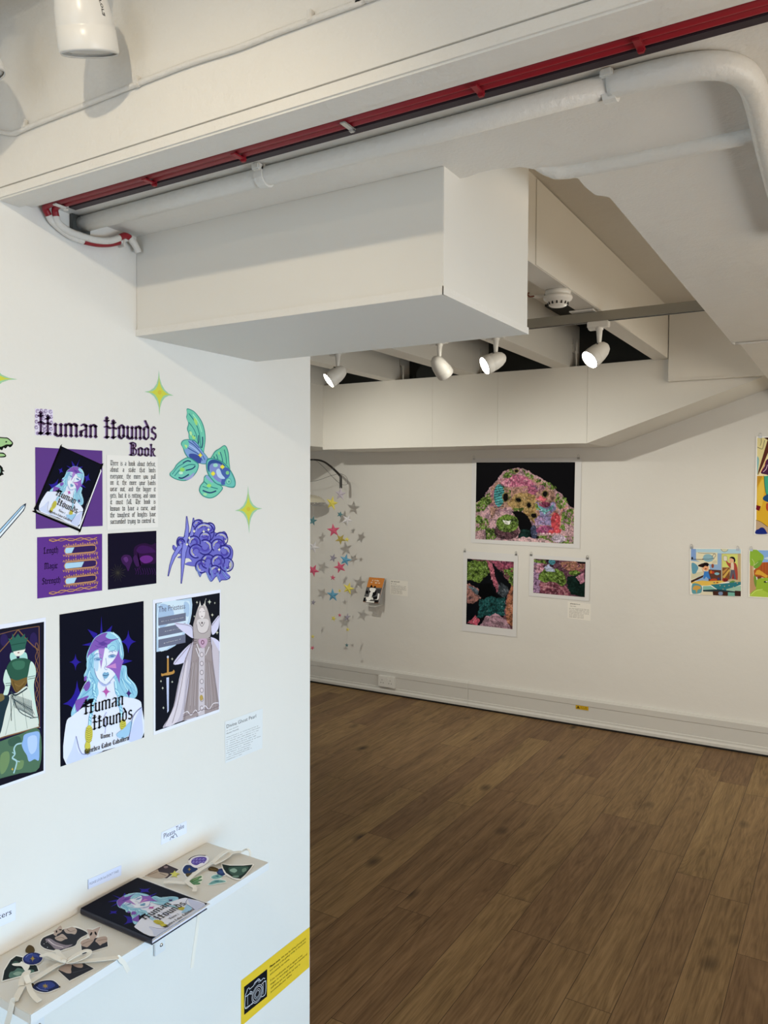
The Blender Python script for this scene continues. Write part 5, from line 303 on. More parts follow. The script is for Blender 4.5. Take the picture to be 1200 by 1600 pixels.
 'poster_queen': ["L",0.8245,1.2292,[["P","dfe2f3",[-2111,2973,2209,2973,2111,-2973,-2209,-2973]],["P","151420",[-2031,2812,2135,2812,2047,-2868,-2113,-2868]],["P","1d1738",[-1871,2692,1975,2692,1975,-1468,-1871,-1468]],["P","2b2050",[1846,2163,1837,2075,1813,1998,1777,1940,1732,1907,1682,1901,1633,1924,1589,1973,1555,2042,1534,2127,1527,2217,1536,2304,1559,2381,1595,2438,1640,2472,1689,2479,1738,2457,1783,2408,1817,2338,1839,2254]],["P","2b2050",[655,2363,647,2292,624,2231,591,2185,549,2159,503,2156,457,2175,416,2216,384,2272,364,2340,358,2413,366,2483,388,2544,421,2590,463,2616,509,2620,554,2602,596,2562,628,2505,648,2436]],["L","7d5a3c",[1922,2674,1916,790,1892,-1180],29.0],["L","7d5a3c",[68,2600,1013,2681,1922,2674],22.9],["L","7d5a3c",[1054,2684,1526,2121,1895,1767],37.7],["L","7d5a3c",[1054,2684,654,2270,155,1848],37.7],["L","7d5a3c",[1818,2071,1874,1935,1867,1810,1803,1696,1751,1580,1765,1451,1829,1313,1871,1179,1844,1058,1775,946,1739,827,1772,694,1838,554,1862,422,1816,306,1750,195,1733,72,1783,-66,1843,-206,1846,-334,1787,-446,1729,-558,1733,-685,1794,-827,1843,-967],24.2],["L","7d5a3c",[1782,2077,1753,1956,1793,1824,1858,1686,1874,1557,1822,1440,1758,1327,1749,1203,1804,1066,1861,928,1856,803,1793,690,1739,575,1752,446,1815,306,1859,170,1833,49,1764,-61,1727,-179,1759,-313,1825,-455,1850,-588,1806,-704,1739,-813,1720,-935],24.1],["C","a3cfc8",[759,1876,941,1820,989,1551,820,1527,722,1696]],["C","a3cfc8",[1182,1799,1374,1764,1423,1492,1256,1500,1103,1624]],["C","e6e2d8",[876,1949,1314,1957,1270,1783,1103,1700,940,1749]],["L","6a5a5a",[1028,1842,1105,1842],18.9],["P","8b4a4a",[1100,1814,1098,1810,1092,1807,1083,1806,1071,1806,1059,1808,1046,1811,1034,1815,1025,1820,1020,1825,1018,1829,1020,1833,1026,1836,1035,1838,1046,1838,1059,1836,1072,1833,1083,1829,1092,1824,1098,1819]],["P","2f5f52",[666,2431,795,2340,834,2568,918,2390,1052,2533,1163,2373,1331,2488,1329,2298,1449,2325,1368,2100,1324,1907,810,1905,763,2157]],["L","1d4238",[778,2155,1007,2162,1342,2152],23.4],["C","2c5545",[582,1348,720,1555,898,1625,1154,1614,1387,1547,1596,1363,1487,1072,1405,848,1246,643,937,686,738,988,599,1158]],["C","3d6d58",[795,1494,1050,1539,1308,1442,1253,1214,944,1229]],["C","735a30",[712,947,990,817,1431,843,1323,555,984,377,824,593]],["L","4a3818",[837,826,985,415,1298,632],18.8],["L","9a7a48",[886,721,1089,582,1299,727],14.1],["C","c6dcd2",[551,1308,629,1151,746,845,692,598,629,401,503,313,430,377,513,662,447,956]],["C","c6dcd2",[1559,1404,1717,1219,1767,918,1676,526,1702,11,1772,-442,1862,-1001,1688,-1150,1598,-690,1491,157,1403,705,1460,1029]],["L","50615c",[1431,843,1733,838],23.9],["L","50615c",[535,797,760,772],23.3],["L","50615c",[1430,766,1733,761],23.9],["L","50615c",[534,722,759,697],23.3],["C","d3d9d0",[679,343,984,358,1348,525,1504,298,1666,-319,1861,-1122,1860,-1147,1068,-1127,361,-1123,213,-1082,420,-391,525,51]],["L","8d9a92",[932,332,720,-373,510,-1070],18.9],["L","8d9a92",[1190,369,1285,-371,1381,-1068],19.0],["L","a9b4ab",[829,214,871,-505,915,-1039],23.5],["C","20323c",[38,352,479,389,678,249,521,-229,263,-1049,-125,-988]],["C","75663f",[234,445,431,447,478,249,279,202]],["L","2c3a40",[731,472,932,285,1400,442],56.3],["L","39474c",[755,396,812,76,900,-181],18.8],["L","39474c",[753,232,878,108],14.1],["L","39474c",[811,365,867,26,956,-218],18.8],["L","39474c",[808,195,934,57],14.1],["L","39474c",[866,333,923,-25,1012,-256],18.9],["L","39474c",[864,159,990,6],14.1],["L","39474c",[922,302,978,-77,1068,-293],18.9],["L","39474c",[919,122,1045,-45],14.2],["L","39474c",[978,270,1034,-128,1124,-331],18.9],["L","39474c",[975,85,1102,-97],14.2],["L","39474c",[1034,238,1090,-180,1181,-369],18.9],["L","39474c",[1031,48,1158,-148],14.2],["L","39474c",[1090,206,1146,-232,1238,-407],19.0],["L","39474c",[1087,11,1214,-200],14.2],["L","39474c",[1146,174,1203,-284,1295,-445],19.0],["L","39474c",[1144,-26,1271,-252],14.3],["L","39474c",[1203,142,1259,-336,1352,-483],19.0],["L","39474c",[1200,-63,1328,-304],14.3],["L","39474c",[1260,109,1316,-388,1409,-522],19.1],["L","39474c",[1257,-101,1385,-357],14.3],["L","39474c",[1317,77,1373,-441,1467,-560],19.1],["L","39474c",[1314,-138,1442,-409],14.3],["L","39474c",[1374,44,1430,-493,1524,-599],19.1],["L","39474c",[1371,-176,1499,-462],14.4],["L","39474c",[1431,12,1488,-546,1582,-637],19.2],["L","39474c",[1429,-214,1557,-515],14.4],["L","39474c",[1489,-21,1545,-599,1640,-676],19.2],["L","39474c",[1486,-252,1615,-568],14.4],["L","39474c",[1547,-54,1603,-652,1699,-715],19.3],["L","39474c",[1544,-290,1673,-622],14.4],["L","39474c",[729,331,742,-614],23.5],["L","39474c",[780,320,1078,-367,1597,-738],28.2],["L","55605f",[1491,-711,1865,-758],28.9],["L","7d5a3c",[-461,-1237,311,-1132,1016,-1137,1887,-1144],45.4],["C","4f6e57",[-415,-1319,309,-1249,1067,-1199,1875,-1248,1858,-2687,1049,-2651,292,-2598,-433,-2593]],["C","6f8a5f",[303,-1760,602,-1708,648,-2051,493,-2381,294,-2412]],["C","3c5a4c",[608,-1285,1015,-1256,1115,-1523,705,-1549]],["C","6f8a5f",[952,-2191,1210,-2221,1154,-2492,897,-2460]],["C","8fb0e0",[1248,-1272,1538,-1255,1869,-1335,1864,-1783,1845,-2389,1658,-2308,1429,-2326,1343,-2069,1215,-1839,1140,-1601,1194,-1449]],["C","b3c9ee",[1403,-1411,1749,-1458,1743,-1943,1528,-2075,1399,-1796]],["L","a3c6cc",[1140,-1554,934,-1543,830,-1679,863,-1879,760,-1991,926,-2159,888,-2362,804,-2573],57.2],["L","a3c6cc",[863,-1879,753,-1775],28.4],["L","a3c6cc",[901,-2128,1054,-2222],28.4],["P","c9a94a",[756,-2330,759,-2357,767,-2380,779,-2399,795,-2414,816,-2425,795,-2423,778,-2428,766,-2439,758,-2457,754,-2481,750,-2455,743,-2432,731,-2413,715,-2398,694,-2387,715,-2389,731,-2384,744,-2373,752,-2355]]]],
 'label_near': ["L",1.4986,0.9969,[["P","dfe3e6",[-1433,1061,1433,1032,1395,-1061,-1400,-1006]],["T","1c1d24",[-1332,706,905,681,1,186],"X","Divine Ghost Pearl",0,1.0],["T","1c1d24",[-1333,406,-441,410,0,79],"X","Human Hounds",0,1.0],["K","2c2d34",[-1332,563,-408,570],23,28.6],["K","2c2d34",[-1334,235,1143,194],49,30.0],["K","2c2d34",[-1334,123,1281,73],52,30.0],["K","2c2d34",[-1335,11,1166,-42],50,30.0],["K","2c2d34",[-1335,-100,915,-154],45,30.0],["K","2c2d34",[-1335,-212,914,-271],45,30.1],["K","2c2d34",[-1336,-323,1257,-398],51,30.1],["K","2c2d34",[-1336,-435,688,-499],40,30.1],["K","2c2d34",[-1337,-547,486,-609],36,30.1],["K","2c2d34",[-1337,-658,419,-722],35,30.1],["K","2c2d34",[-1337,-770,575,-820],38,30.1],["K","2c2d34",[-1338,-882,-197,-914],23,30.1]]],
 'sign': ["L",1.6302,0.3099,[["P","d9b834",[-2924,1211,2931,1125,2901,-1211,-2931,-1174]],["P","15161a",[-2703,757,-857,703,-870,-781,-2691,-712]],["L","cfd2da",[-1229,-191,-1239,-95,-1271,-4,-1322,77,-1391,145,-1472,197,-1563,228,-1659,239,-1754,228,-1845,197,-1927,145,-1995,77,-2046,-4,-2078,-95,-2089,-191,-2078,-286,-2046,-377,-1995,-459,-1927,-527,-1845,-578,-1754,-610,-1659,-621,-1563,-610,-1472,-578,-1391,-527,-1322,-459,-1271,-377,-1239,-286,-1229,-191],24.0],["L","cfd2da",[-1309,-191,-1317,-113,-1343,-39,-1385,27,-1440,83,-1507,125,-1581,150,-1659,159,-1737,150,-1811,125,-1877,83,-1932,27,-1974,-39,-2000,-113,-2009,-191,-2000,-269,-1974,-343,-1932,-409,-1877,-464,-1811,-506,-1737,-532,-1659,-541,-1581,-532,-1507,-506,-1440,-464,-1385,-409,-1343,-343,-1317,-269,-1309,-191],24.0],["L","cfd2da",[-1419,-191,-1425,-137,-1442,-87,-1471,-41,-1509,-3,-1555,25,-1605,43,-1659,49,-1712,43,-1763,25,-1808,-3,-1846,-41,-1875,-87,-1893,-137,-1899,-191,-1893,-244,-1875,-295,-1846,-340,-1808,-378,-1763,-407,-1712,-425,-1659,-431,-1605,-425,-1555,-407,-1509,-378,-1471,-340,-1442,-295,-1425,-244,-1419,-191],20.0],["L","cfd2da",[-1499,-191,-1503,-155,-1515,-121,-1534,-91,-1559,-66,-1589,-47,-1623,-35,-1659,-31,-1694,-35,-1728,-47,-1758,-66,-1784,-91,-1803,-121,-1815,-155,-1819,-191,-1815,-226,-1803,-260,-1784,-291,-1758,-316,-1728,-335,-1694,-347,-1659,-351,-1623,-347,-1589,-335,-1559,-316,-1534,-291,-1515,-260,-1503,-226,-1499,-191],20.0],["L","cfd2da",[-2598,179,-2600,-438,-2017,-447],32.6],["L","cfd2da",[-2598,179,-2598,269,-2491,390,-2448,457],32.6],["L","cfd2da",[-2598,179,-2043,138],32.6],["L","cfd2da",[-2475,418,-2448,494,-2313,509,-2276,397,-1961,404,-1878,524,-1574,559,-1474,485,-1407,337,-1294,357,-1182,381,-1040,284],32.7],["L","cfd2da",[-1323,123,-983,110,-1013,-557,-1352,-532],33.5],["L","cfd2da",[-1012,126,-943,118],33.8],["L","cfd2da",[-1878,406,-1796,478,-1546,470,-1530,331],25.8],["P","cfd2da",[-2076,101,-2080,76,-2093,59,-2112,50,-2136,51,-2163,62,-2190,82,-2214,108,-2233,138,-2245,170,-2249,199,-2245,224,-2233,241,-2214,250,-2189,249,-2163,238,-2136,219,-2112,192,-2092,162,-2080,131]],["P","15161a",[-2114,122,-2116,106,-2123,93,-2134,86,-2148,86,-2163,92,-2178,103,-2192,119,-2202,138,-2209,158,-2212,178,-2209,194,-2202,207,-2191,214,-2178,214,-2163,209,-2148,197,-2134,181,-2123,162,-2116,142]],["L","cfd2da",[-2584,-393,-2017,-503],21.8],["L","cfd2da",[-2422,133,-2423,-341],18.2],["L","cfd2da",[-1182,100,-1194,-492],18.7],["T","2a2412",[-655,647,245,617,0,121],"X","Please note:",0,1.0],["T","2a2412",[-638,638,263,608,0,121],"X","Please note:",0,1.0],["T","2a2412",[323,615,2568,599,0,116],"X","We may be taking photographs",0,1.0],["T","2a2412",[-638,434,2548,416,0,113],"X","and filming in the gallery today to document",0,1.0],["T","2a2412",[-621,224,1068,202,0,113],"X","and promote our events.",0,1.0],["T","2a2412",[-610,-123,2242,-197,0,114],"X","If you would prefer not to appear in any",0,1.0],["T","2a2412",[-598,-337,2681,-378,0,114],"X","images or recordings, please let a member of",0,1.0],["T","2a2412",[-581,-555,2016,-605,0,114],"X","staff know and we will do our best to",0,1.0],["T","2a2412",[-581,-764,1286,-778,0,114],"X","accommodate your wishes.",0,1.0]]],
 'note_take': ["L",1.2584,0.8383,[["P","dfe3f6",[-744,305,777,270,774,-305,-777,-238]],["T","15151c",[-645,-23,64,-33,2,234],"X","Please",0,1.0],["T","15151c",[110,35,620,1,1,227],"X","Take",0,1.0],["L","15151c",[-251,-233,-176,-110,-87,-173,-26,-111,86,-70,139,-158,198,-261],28.1],["L","15151c",[-101,-122,-11,-123],28.2],["L","15151c",[-87,-201,18,-202],28.2]]],
 'note_look': ["L",1.0667,0.8187,[["P","d5dbf2",[-842,272,846,165,830,-272,-846,-127]],["T","6d7088",[-765,11,696,-73,1,106],"X","PLEASE LOOK but DON'T TAKE",0,1.0],["P","8f96ad",[-842,272,-814,269,-818,-130,-846,-127]]]],
 'note_stickers': ["L",0.8342,0.8446,[["P","dfe3f6",[-632,356,641,297,623,-356,-641,-277]],["T","101018",[-571,16,472,-72,3,220],"X","Stickers",0,1.0]]],
 'st_gown': ["S",-1.2457,0.8224,[["P","e9ebe8",[177,-644,-361,-225,-758,292,-799,572,-491,644,432,574,799,389,204,-627]],["P","1f2a2c",[145,-588,-317,-213,-688,277,-741,524,-469,591,408,544,719,395]],["C","56786f",[78,-304,-59,-157,-7,-48,-55,119,170,193,494,336,631,263,483,-20,238,-344]],["C","3c5a52",[-418,135,-501,327,-232,329,-117,160]],["C","8aa69a",[109,-170,128,-4,328,40,338,-146]]]],
 'st_bottle_a': ["S",-1.2595,0.8617,[["P","e6e8ea",[461,171,563,88,630,-10,656,-113,638,-211,579,-296,484,-358,363,-392,226,-396,87,-367,-41,-310,-145,-228,-216,-131,-245,-26,-229,75,-169,161,-72,225,53,260,193,262,334,231]],["C","54452b",[-353,45,-552,181,-656,380,-414,396,-125,248,-75,87]],["P","232d66",[447,157,541,80,603,-11,625,-108,608,-200,552,-279,463,-338,349,-371,222,-375,92,-349,-26,-296,-123,-221,-187,-130,-213,-32,-197,62,-141,144,-50,205,67,238,198,241,329,213]],["P","34448c",[325,105,393,49,437,-18,452,-89,437,-158,395,-217,328,-262,244,-287,150,-292,56,-274,-30,-236,-100,-181,-145,-114,-162,-42,-148,27,-106,88,-38,134,48,159,144,163,239,144]],["P","2a3670",[438,25,485,-13,516,-58,528,-107,519,-153,491,-193,446,-222,389,-239,325,-241,261,-228,202,-201,154,-163,123,-117,110,-69,119,-22,147,18,192,48,250,65,315,66,380,53]],["P","a08c4a",[13,67,87,21,152,-9,210,-26,259,-28,300,-15,278,-41,278,-73,299,-111,341,-155,404,-205,332,-161,267,-131,210,-115,161,-113,119,-125,141,-99,142,-67,120,-29,77,16]],["P","a08c4a",[51,-39,219,-65,367,-101,201,-76]],["P","a08c4a",[172,35,219,-65,247,-175,201,-76]],["L","7f90d0",[-68,-154,-126,4,-54,113],30.8]]],
 'st_star': ["S",-1.2454,0.8353,[["C","eceee9",[-395,-134,-346,-40,-234,45,-250,148,-91,132,180,153,295,73,395,-78,343,-133,144,-74,-14,-44,-244,-153]]]],
 'st_oval': ["S",-1.2601,0.9286,[["C","e8e8e6",[-416,-675,-653,-448,-691,-247,-657,-44,-520,317,-362,722,-42,795,534,729,630,380,660,175,852,-75,763,-387,632,-637,177,-795,-180,-774]],["C","2f323b",[-417,-640,-608,-421,-619,-248,-543,26,-435,462,-137,709,521,703,560,382,641,163,808,-67,683,-377,569,-590,145,-747,-205,-737]],["C","b8a9a2",[-852,86,-700,114,-708,248,-792,498,-502,355,-383,215,-382,60,-319,-47,-515,-21,-625,95]],["C","b8a9a2",[-433,397,-387,556,-307,680,-2,632,195,412,47,358,-125,281,-295,315]],["C","b8a9a2",[-277,-129,-256,19,-225,174,179,78,150,-3,130,-166,-98,-199]],["P","1c1c22",[-536,168,-514,150,-496,132,-486,117,-482,104,-487,97,-499,94,-517,98,-540,106,-564,119,-589,136,-611,153,-628,171,-639,187,-642,200,-638,207,-626,210,-608,206,-585,198,-560,184]],["P","1c1c22",[-489,335,-481,326,-479,314,-482,302,-491,290,-505,279,-522,271,-541,266,-559,265,-576,268,-589,274,-597,284,-600,295,-596,308,-587,320,-573,330,-556,339,-538,343,-519,344,-502,342]],["C","8c8492",[-468,-407,-353,-265,33,-295,492,-234,683,-74,664,-362,433,-589,-22,-504]],["L","d5d0d8",[-361,-359,89,-436,546,-374],32.9],["P","c9cdd8",[-244,-596,-239,-601,-235,-606,-234,-611,-236,-616,-239,-619,-245,-621,-252,-622,-259,-621,-267,-618,-274,-614,-279,-609,-283,-604,-284,-599,-282,-595,-279,-591,-273,-589,-266,-588,-259,-590,-251,-592]],["P","c9cdd8",[63,-669,68,-674,71,-679,72,-684,71,-688,67,-692,62,-694,55,-694,47,-693,40,-691,33,-687,28,-682,25,-677,24,-672,25,-667,28,-664,34,-662,41,-661,48,-662,56,-665]],["P","c9cdd8",[-269,-480,-263,-485,-260,-490,-259,-495,-260,-500,-264,-503,-269,-505,-276,-506,-284,-505,-292,-502,-299,-498,-304,-493,-308,-488,-309,-483,-307,-478,-304,-475,-298,-472,-291,-472,-283,-473,-276,-476]],["L","6d6258",[-362,459,-112,427,-26,571],25.7],["L","6d6258",[-165,-150,-81,-9,98,10],24.7]]],
 'st_skull_a': ["S",-1.2065,0.9535,[["P","e6e6e4",[-344,-280,-382,-215,-317,-14,-683,328,-866,375,-615,500,-521,839,-136,385,42,268,263,465,866,21,455,-839]],["P","31333c",[-254,-314,-220,-27,288,417,810,30,431,-796]],["C","b5a39b",[-286,-289,-239,-39,18,47,157,-195,213,-395,127,-430,-59,-440]],["C","b5a39b",[139,14,55,230,250,421,512,259,542,128,510,21,523,-85,292,-25]],["P","bdaaa3",[-794,372,-555,452,-489,764,-199,393,-86,280,18,47,-152,14,-459,188]],["P","18161a",[-328,233,-310,204,-299,178,-296,157,-301,145,-314,141,-333,147,-357,162,-383,183,-408,211,-431,240,-449,270,-460,296,-464,317,-459,330,-446,333,-427,327,-403,313,-377,290,-351,263]],["P","18161a",[-256,387,-217,365,-183,341,-157,320,-141,301,-138,287,-146,280,-166,281,-196,288,-232,301,-272,320,-310,342,-345,365,-371,387,-387,406,-391,420,-382,427,-362,427,-332,419,-295,405]],["L","6d5f5a",[-91,-389,-67,-200,25,-11],23.8],["L","6d5f5a",[206,55,294,197,413,314],24.1],["L","191a20",[-226,-75,-195,6],32.5]]],
 'st_skull_b': ["S",-1.1662,0.876,[["P","e6e6e4",[-355,-308,-416,34,92,488,713,445,577,-503]],["P","2f323b",[-311,-297,-369,-1,131,448,678,423,522,-462]],["C","b5a39b",[-352,-244,-415,-5,-203,164,18,-18,204,-154,112,-233,-84,-252]],["C","b5a39b",[-160,190,43,378,211,336,267,228,74,158]],["P","bdaaa3",[-713,217,-629,325,-649,503,-420,314,-267,125,-373,60]],["P","18161a",[-430,308,-422,298,-419,286,-422,273,-431,261,-445,250,-462,242,-481,237,-500,236,-517,240,-531,246,-539,256,-542,268,-539,281,-530,293,-516,304,-499,312,-480,317,-461,318,-444,314]],["L","4a4c58",[241,-116,409,142,508,359],28.3]]],
 'st_bottle_b': ["S",-1.1653,0.8225,[["C","e6e8ea",[-287,-264,-398,-74,-323,143,-70,327,208,332,530,219,545,62,421,-208,148,-324,-141,-321]],["P","54452b",[-307,-174,-274,-203,-252,-235,-245,-266,-254,-294,-276,-316,-310,-329,-353,-332,-401,-326,-448,-310,-491,-286,-525,-257,-547,-225,-554,-193,-546,-165,-524,-144,-489,-130,-446,-127,-398,-134,-350,-150]],["C","232d56",[-270,-254,-347,-66,-254,140,-36,303,219,301,516,211,485,61,383,-181,126,-287,-136,-303]],["C","34448c",[-189,-132,-187,92,-9,237,294,200,329,38,174,-165]],["P","54452b",[529,233,541,223,550,212,554,201,554,193,549,187,539,184,526,184,512,188,496,195,482,204,469,215,461,226,456,236,457,245,462,251,472,254,484,253,499,249,515,242]],["P","a08c4a",[-107,103,-47,67,8,44,60,34,107,37,151,54,123,26,114,-4,124,-39,154,-77,202,-118,144,-83,89,-61,37,-51,-10,-54,-53,-71,-25,-43,-17,-12,-27,22,-57,61]],["L","a08c4a",[-92,1,188,-18],20.5],["L","a08c4a",[52,-101,45,85],20.3],["L","7f90d0",[-168,-191,106,-206,347,-110],27.2]]],
 'st_gown_b': ["S",-1.1624,1.3005,[["C","f0f0ee",[-850,-39,-901,64,-408,152,47,457,402,754,557,464,777,-177,901,-639,550,-754,-24,-629,-505,-317]],["P","20302e",[-803,-10,-408,71,108,387,409,679,538,386,718,-149,799,-577,478,-674,-91,-517,-458,-289]],["C","3c5a52",[-301,-127,-97,129,370,416,600,-94,552,-441,167,-486]],["C","8fb0a4",[-140,-225,-76,-16,175,-96,217,-303,19,-321]],["C","6f8f82",[286,102,351,272,523,116,494,-95]],["C","6f8f82",[323,-581,530,-416,624,-522,486,-644]]]],
 'st_bottle_d': ["S",-1.1891,1.2741,[["C","e6e8ea",[-37,-134,-160,154,-5,302,393,129,565,-123,480,-302,222,-295]],["C","2c3f72",[11,-131,-90,118,35,235,371,90,484,-97,435,-254,208,-241]],["C","54452b",[-500,-132,-565,38,-480,143,-137,129,23,-97,-198,-156,-330,-210]],["P","3c5590",[279,33,307,-5,323,-45,326,-83,315,-115,292,-138,259,-150,218,-149,174,-136,132,-113,94,-80,66,-42,49,-1,46,37,56,69,80,92,113,104,154,103,199,90,241,66]],["L","8b7848",[-507,-32,-292,-57,-168,45],34.4]]],
 'st_fish': ["S",-1.1628,1.2406,[["C","dfe8e6",[-83,-462,-174,-66,-405,41,-466,319,-275,462,-10,409,69,207,336,209,466,43,291,-185,109,-441]],["C","7fb3b3",[-66,-428,-115,-91,37,88,329,155,401,77,203,-166,66,-395]],["C","7fb3b3",[-400,82,-405,293,-251,413,-20,365,-21,189,-181,17]],["C","4f8590",[-56,-117,88,33,131,-88]],["C","4f8590",[-320,257,-245,353,-118,217]],["L","3d6e7c",[-44,-354,41,-144,282,53],31.7],["L","3d6e7c",[-323,92,-170,311],32.7]]],
 'st_hand': ["S",-1.198,1.2158,[["C","e4e8dc",[-252,-233,-352,13,-288,303,-207,504,-13,409,187,158,352,-168,284,-389,291,-504,107,-498]],["C","6b9c74",[-200,-227,-271,-24,-211,262,-161,419,-43,365,-29,149,103,230,166,120,77,-32,264,-40,308,-159,151,-291,223,-450,78,-419]],["L","3f6648",[-110,-208,-97,108,-90,361],42.8],["L","3f6648",[-13,-270,92,-48,145,156],42.5],["L","3f6648",[84,-332,286,-100],42.3],["L","a3c78f",[-156,-52,-127,213],43.2]]],
 'st_square': ["S",-1.2888,1.2029,[["P","e6e6e4",[-617,697,469,619,617,-282,-428,-697]],["P","3f3a44",[-519,649,413,585,560,-243,-411,-624]],["C","b3a599",[-413,-587,-395,-361,-389,94,-152,-20,317,74,446,-262,145,-472]],["L","6d6258",[-355,-501,-221,-63],33.7],["L","6d6258",[-46,-84,347,-97],34.0],["C","8d7f86",[-369,434,-254,545,-121,454,-195,343]]]],
 'st_ystar': ["S",-1.2579,1.2115,[["P","cfcf6a",[-275,-52,-179,58,-287,250,-69,126,131,171,103,2,287,-162,84,-123,21,-250,-68,-78]]]],
 'st_bottle_c': ["S",-1.2497,1.2398,[["C","e6e8ea",[-248,-88,-487,387,-74,506,332,358,461,113,389,-187,487,-506,248,-400]],["C","243a6a",[-211,-65,-380,319,-41,433,300,338,377,138,319,-154,251,-272,57,-263]],["C","54482f",[166,-260,310,-108,323,28,419,-233,433,-438]],["P","a08c4a",[-122,251,-67,202,-16,169,30,150,71,145,107,155,86,130,82,97,94,58,123,12,169,-41,114,7,64,40,18,59,-23,63,-60,53,-38,78,-34,111,-46,150,-76,197]]]],
 'st_flower': ["S",-1.2588,1.2842,[["C","eceaf2",[-350,-305,-505,81,-419,385,-104,536,199,442,449,116,505,-252,408,-536,99,-527]],["C","5f50a8",[-189,-275,-354,7,-258,260,-18,407,205,308,331,44,248,-142,229,-354,31,-382]],["P","9a90d8",[-232,-1,-213,-23,-201,-46,-197,-68,-201,-86,-212,-98,-230,-104,-253,-102,-278,-93,-304,-79,-327,-59,-346,-36,-358,-13,-362,9,-359,26,-347,39,-329,45,-306,43,-281,34,-255,19]],["P","463a90",[-229,-26,-220,-38,-214,-49,-212,-60,-214,-69,-219,-75,-228,-78,-240,-77,-252,-73,-265,-65,-277,-56,-286,-44,-292,-33,-294,-22,-293,-13,-287,-7,-278,-4,-266,-5,-254,-9,-241,-17]],["P","9a90d8",[-103,78,-85,56,-73,32,-69,11,-72,-7,-84,-19,-102,-25,-124,-24,-150,-15,-175,0,-198,20,-217,42,-229,66,-233,88,-230,105,-218,118,-200,124,-177,122,-152,113,-126,98]],["P","463a90",[-101,52,-91,41,-85,29,-83,19,-85,10,-91,3,-100,1,-111,1,-124,6,-137,13,-148,23,-158,34,-164,46,-166,57,-164,66,-158,72,-149,75,-138,74,-125,70,-112,62]],["P","9a90d8",[25,157,44,134,56,111,60,89,56,71,45,59,27,53,4,55,-21,64,-47,79,-70,99,-88,121,-100,145,-105,166,-101,184,-89,197,-71,202,-48,201,-23,192,2,177]],["P","463a90",[28,131,37,120,43,108,45,97,43,88,37,82,28,79,17,80,4,84,-8,92,-20,102,-29,113,-35,125,-37,136,-35,145,-29,151,-20,154,-9,153,4,148,16,141]],["P","9a90d8",[154,236,172,213,184,190,188,168,184,150,173,138,155,132,132,134,107,142,82,157,59,177,40,200,29,224,24,245,28,263,40,276,58,281,80,280,106,271,131,256]],["P","463a90",[156,210,166,198,171,187,173,176,172,167,166,161,157,158,146,159,133,163,120,171,109,181,100,192,94,204,92,214,94,223,99,230,108,232,120,232,132,227,145,220]],["P","9a90d8",[-31,-205,-12,-227,-1,-250,4,-271,0,-289,-11,-301,-29,-306,-52,-305,-77,-296,-102,-282,-125,-262,-144,-240,-155,-217,-160,-196,-156,-178,-145,-166,-127,-160,-104,-162,-79,-170,-54,-185]],["P","463a90",[-28,-230,-19,-241,-13,-253,-11,-263,-13,-272,-19,-278,-28,-281,-39,-280,-51,-276,-64,-269,-75,-259,-85,-248,-91,-237,-93,-226,-91,-217,-85,-211,-76,-208,-65,-209,-52,-213,-40,-220]],["P","9a90d8",[97,-126,115,-149,127,-172,131,-193,127,-211,116,-223,98,-228,75,-227,50,-218,25,-204,2,-184,-16,-162,-28,-139,-32,-118,-28,-100,-17,-88,1,-82,24,-84,49,-92,74,-107]],["P","463a90",[99,-152,108,-163,114,-175,116,-185,114,-194,109,-200,100,-203,89,-202,76,-198,63,-191,52,-181,43,-170,37,-158,35,-148,37,-139,43,-133,51,-130,63,-131,75,-135,88,-142]],["P","9a90d8",[225,-48,243,-71,254,-94,258,-115,254,-133,243,-145,225,-151,203,-149,178,-140,153,-126,130,-106,112,-84,100,-61,96,-39,100,-22,111,-9,129,-4,152,-5,177,-14,202,-29]],["P","463a90",[227,-74,236,-85,242,-97,244,-107,242,-116,236,-122,227,-125,216,-124,203,-120,191,-113,180,-103,171,-92,165,-80,163,-70,165,-61,170,-55,179,-52,190,-53,203,-57,216,-64]],["P","9a90d8",[352,30,370,7,382,-16,386,-37,382,-55,370,-67,353,-73,330,-71,305,-62,280,-48,258,-28,240,-6,228,17,224,39,228,57,239,69,257,75,280,73,305,64,330,49]],["P","463a90",[354,4,363,-7,369,-19,371,-29,369,-38,363,-44,355,-47,343,-46,331,-42,318,-35,307,-25,298,-14,292,-2,290,9,292,18,298,24,307,26,318,26,331,21,343,14]],["L","2c2848",[-410,-206,-487,64,-369,374,-55,524],48.0]]],
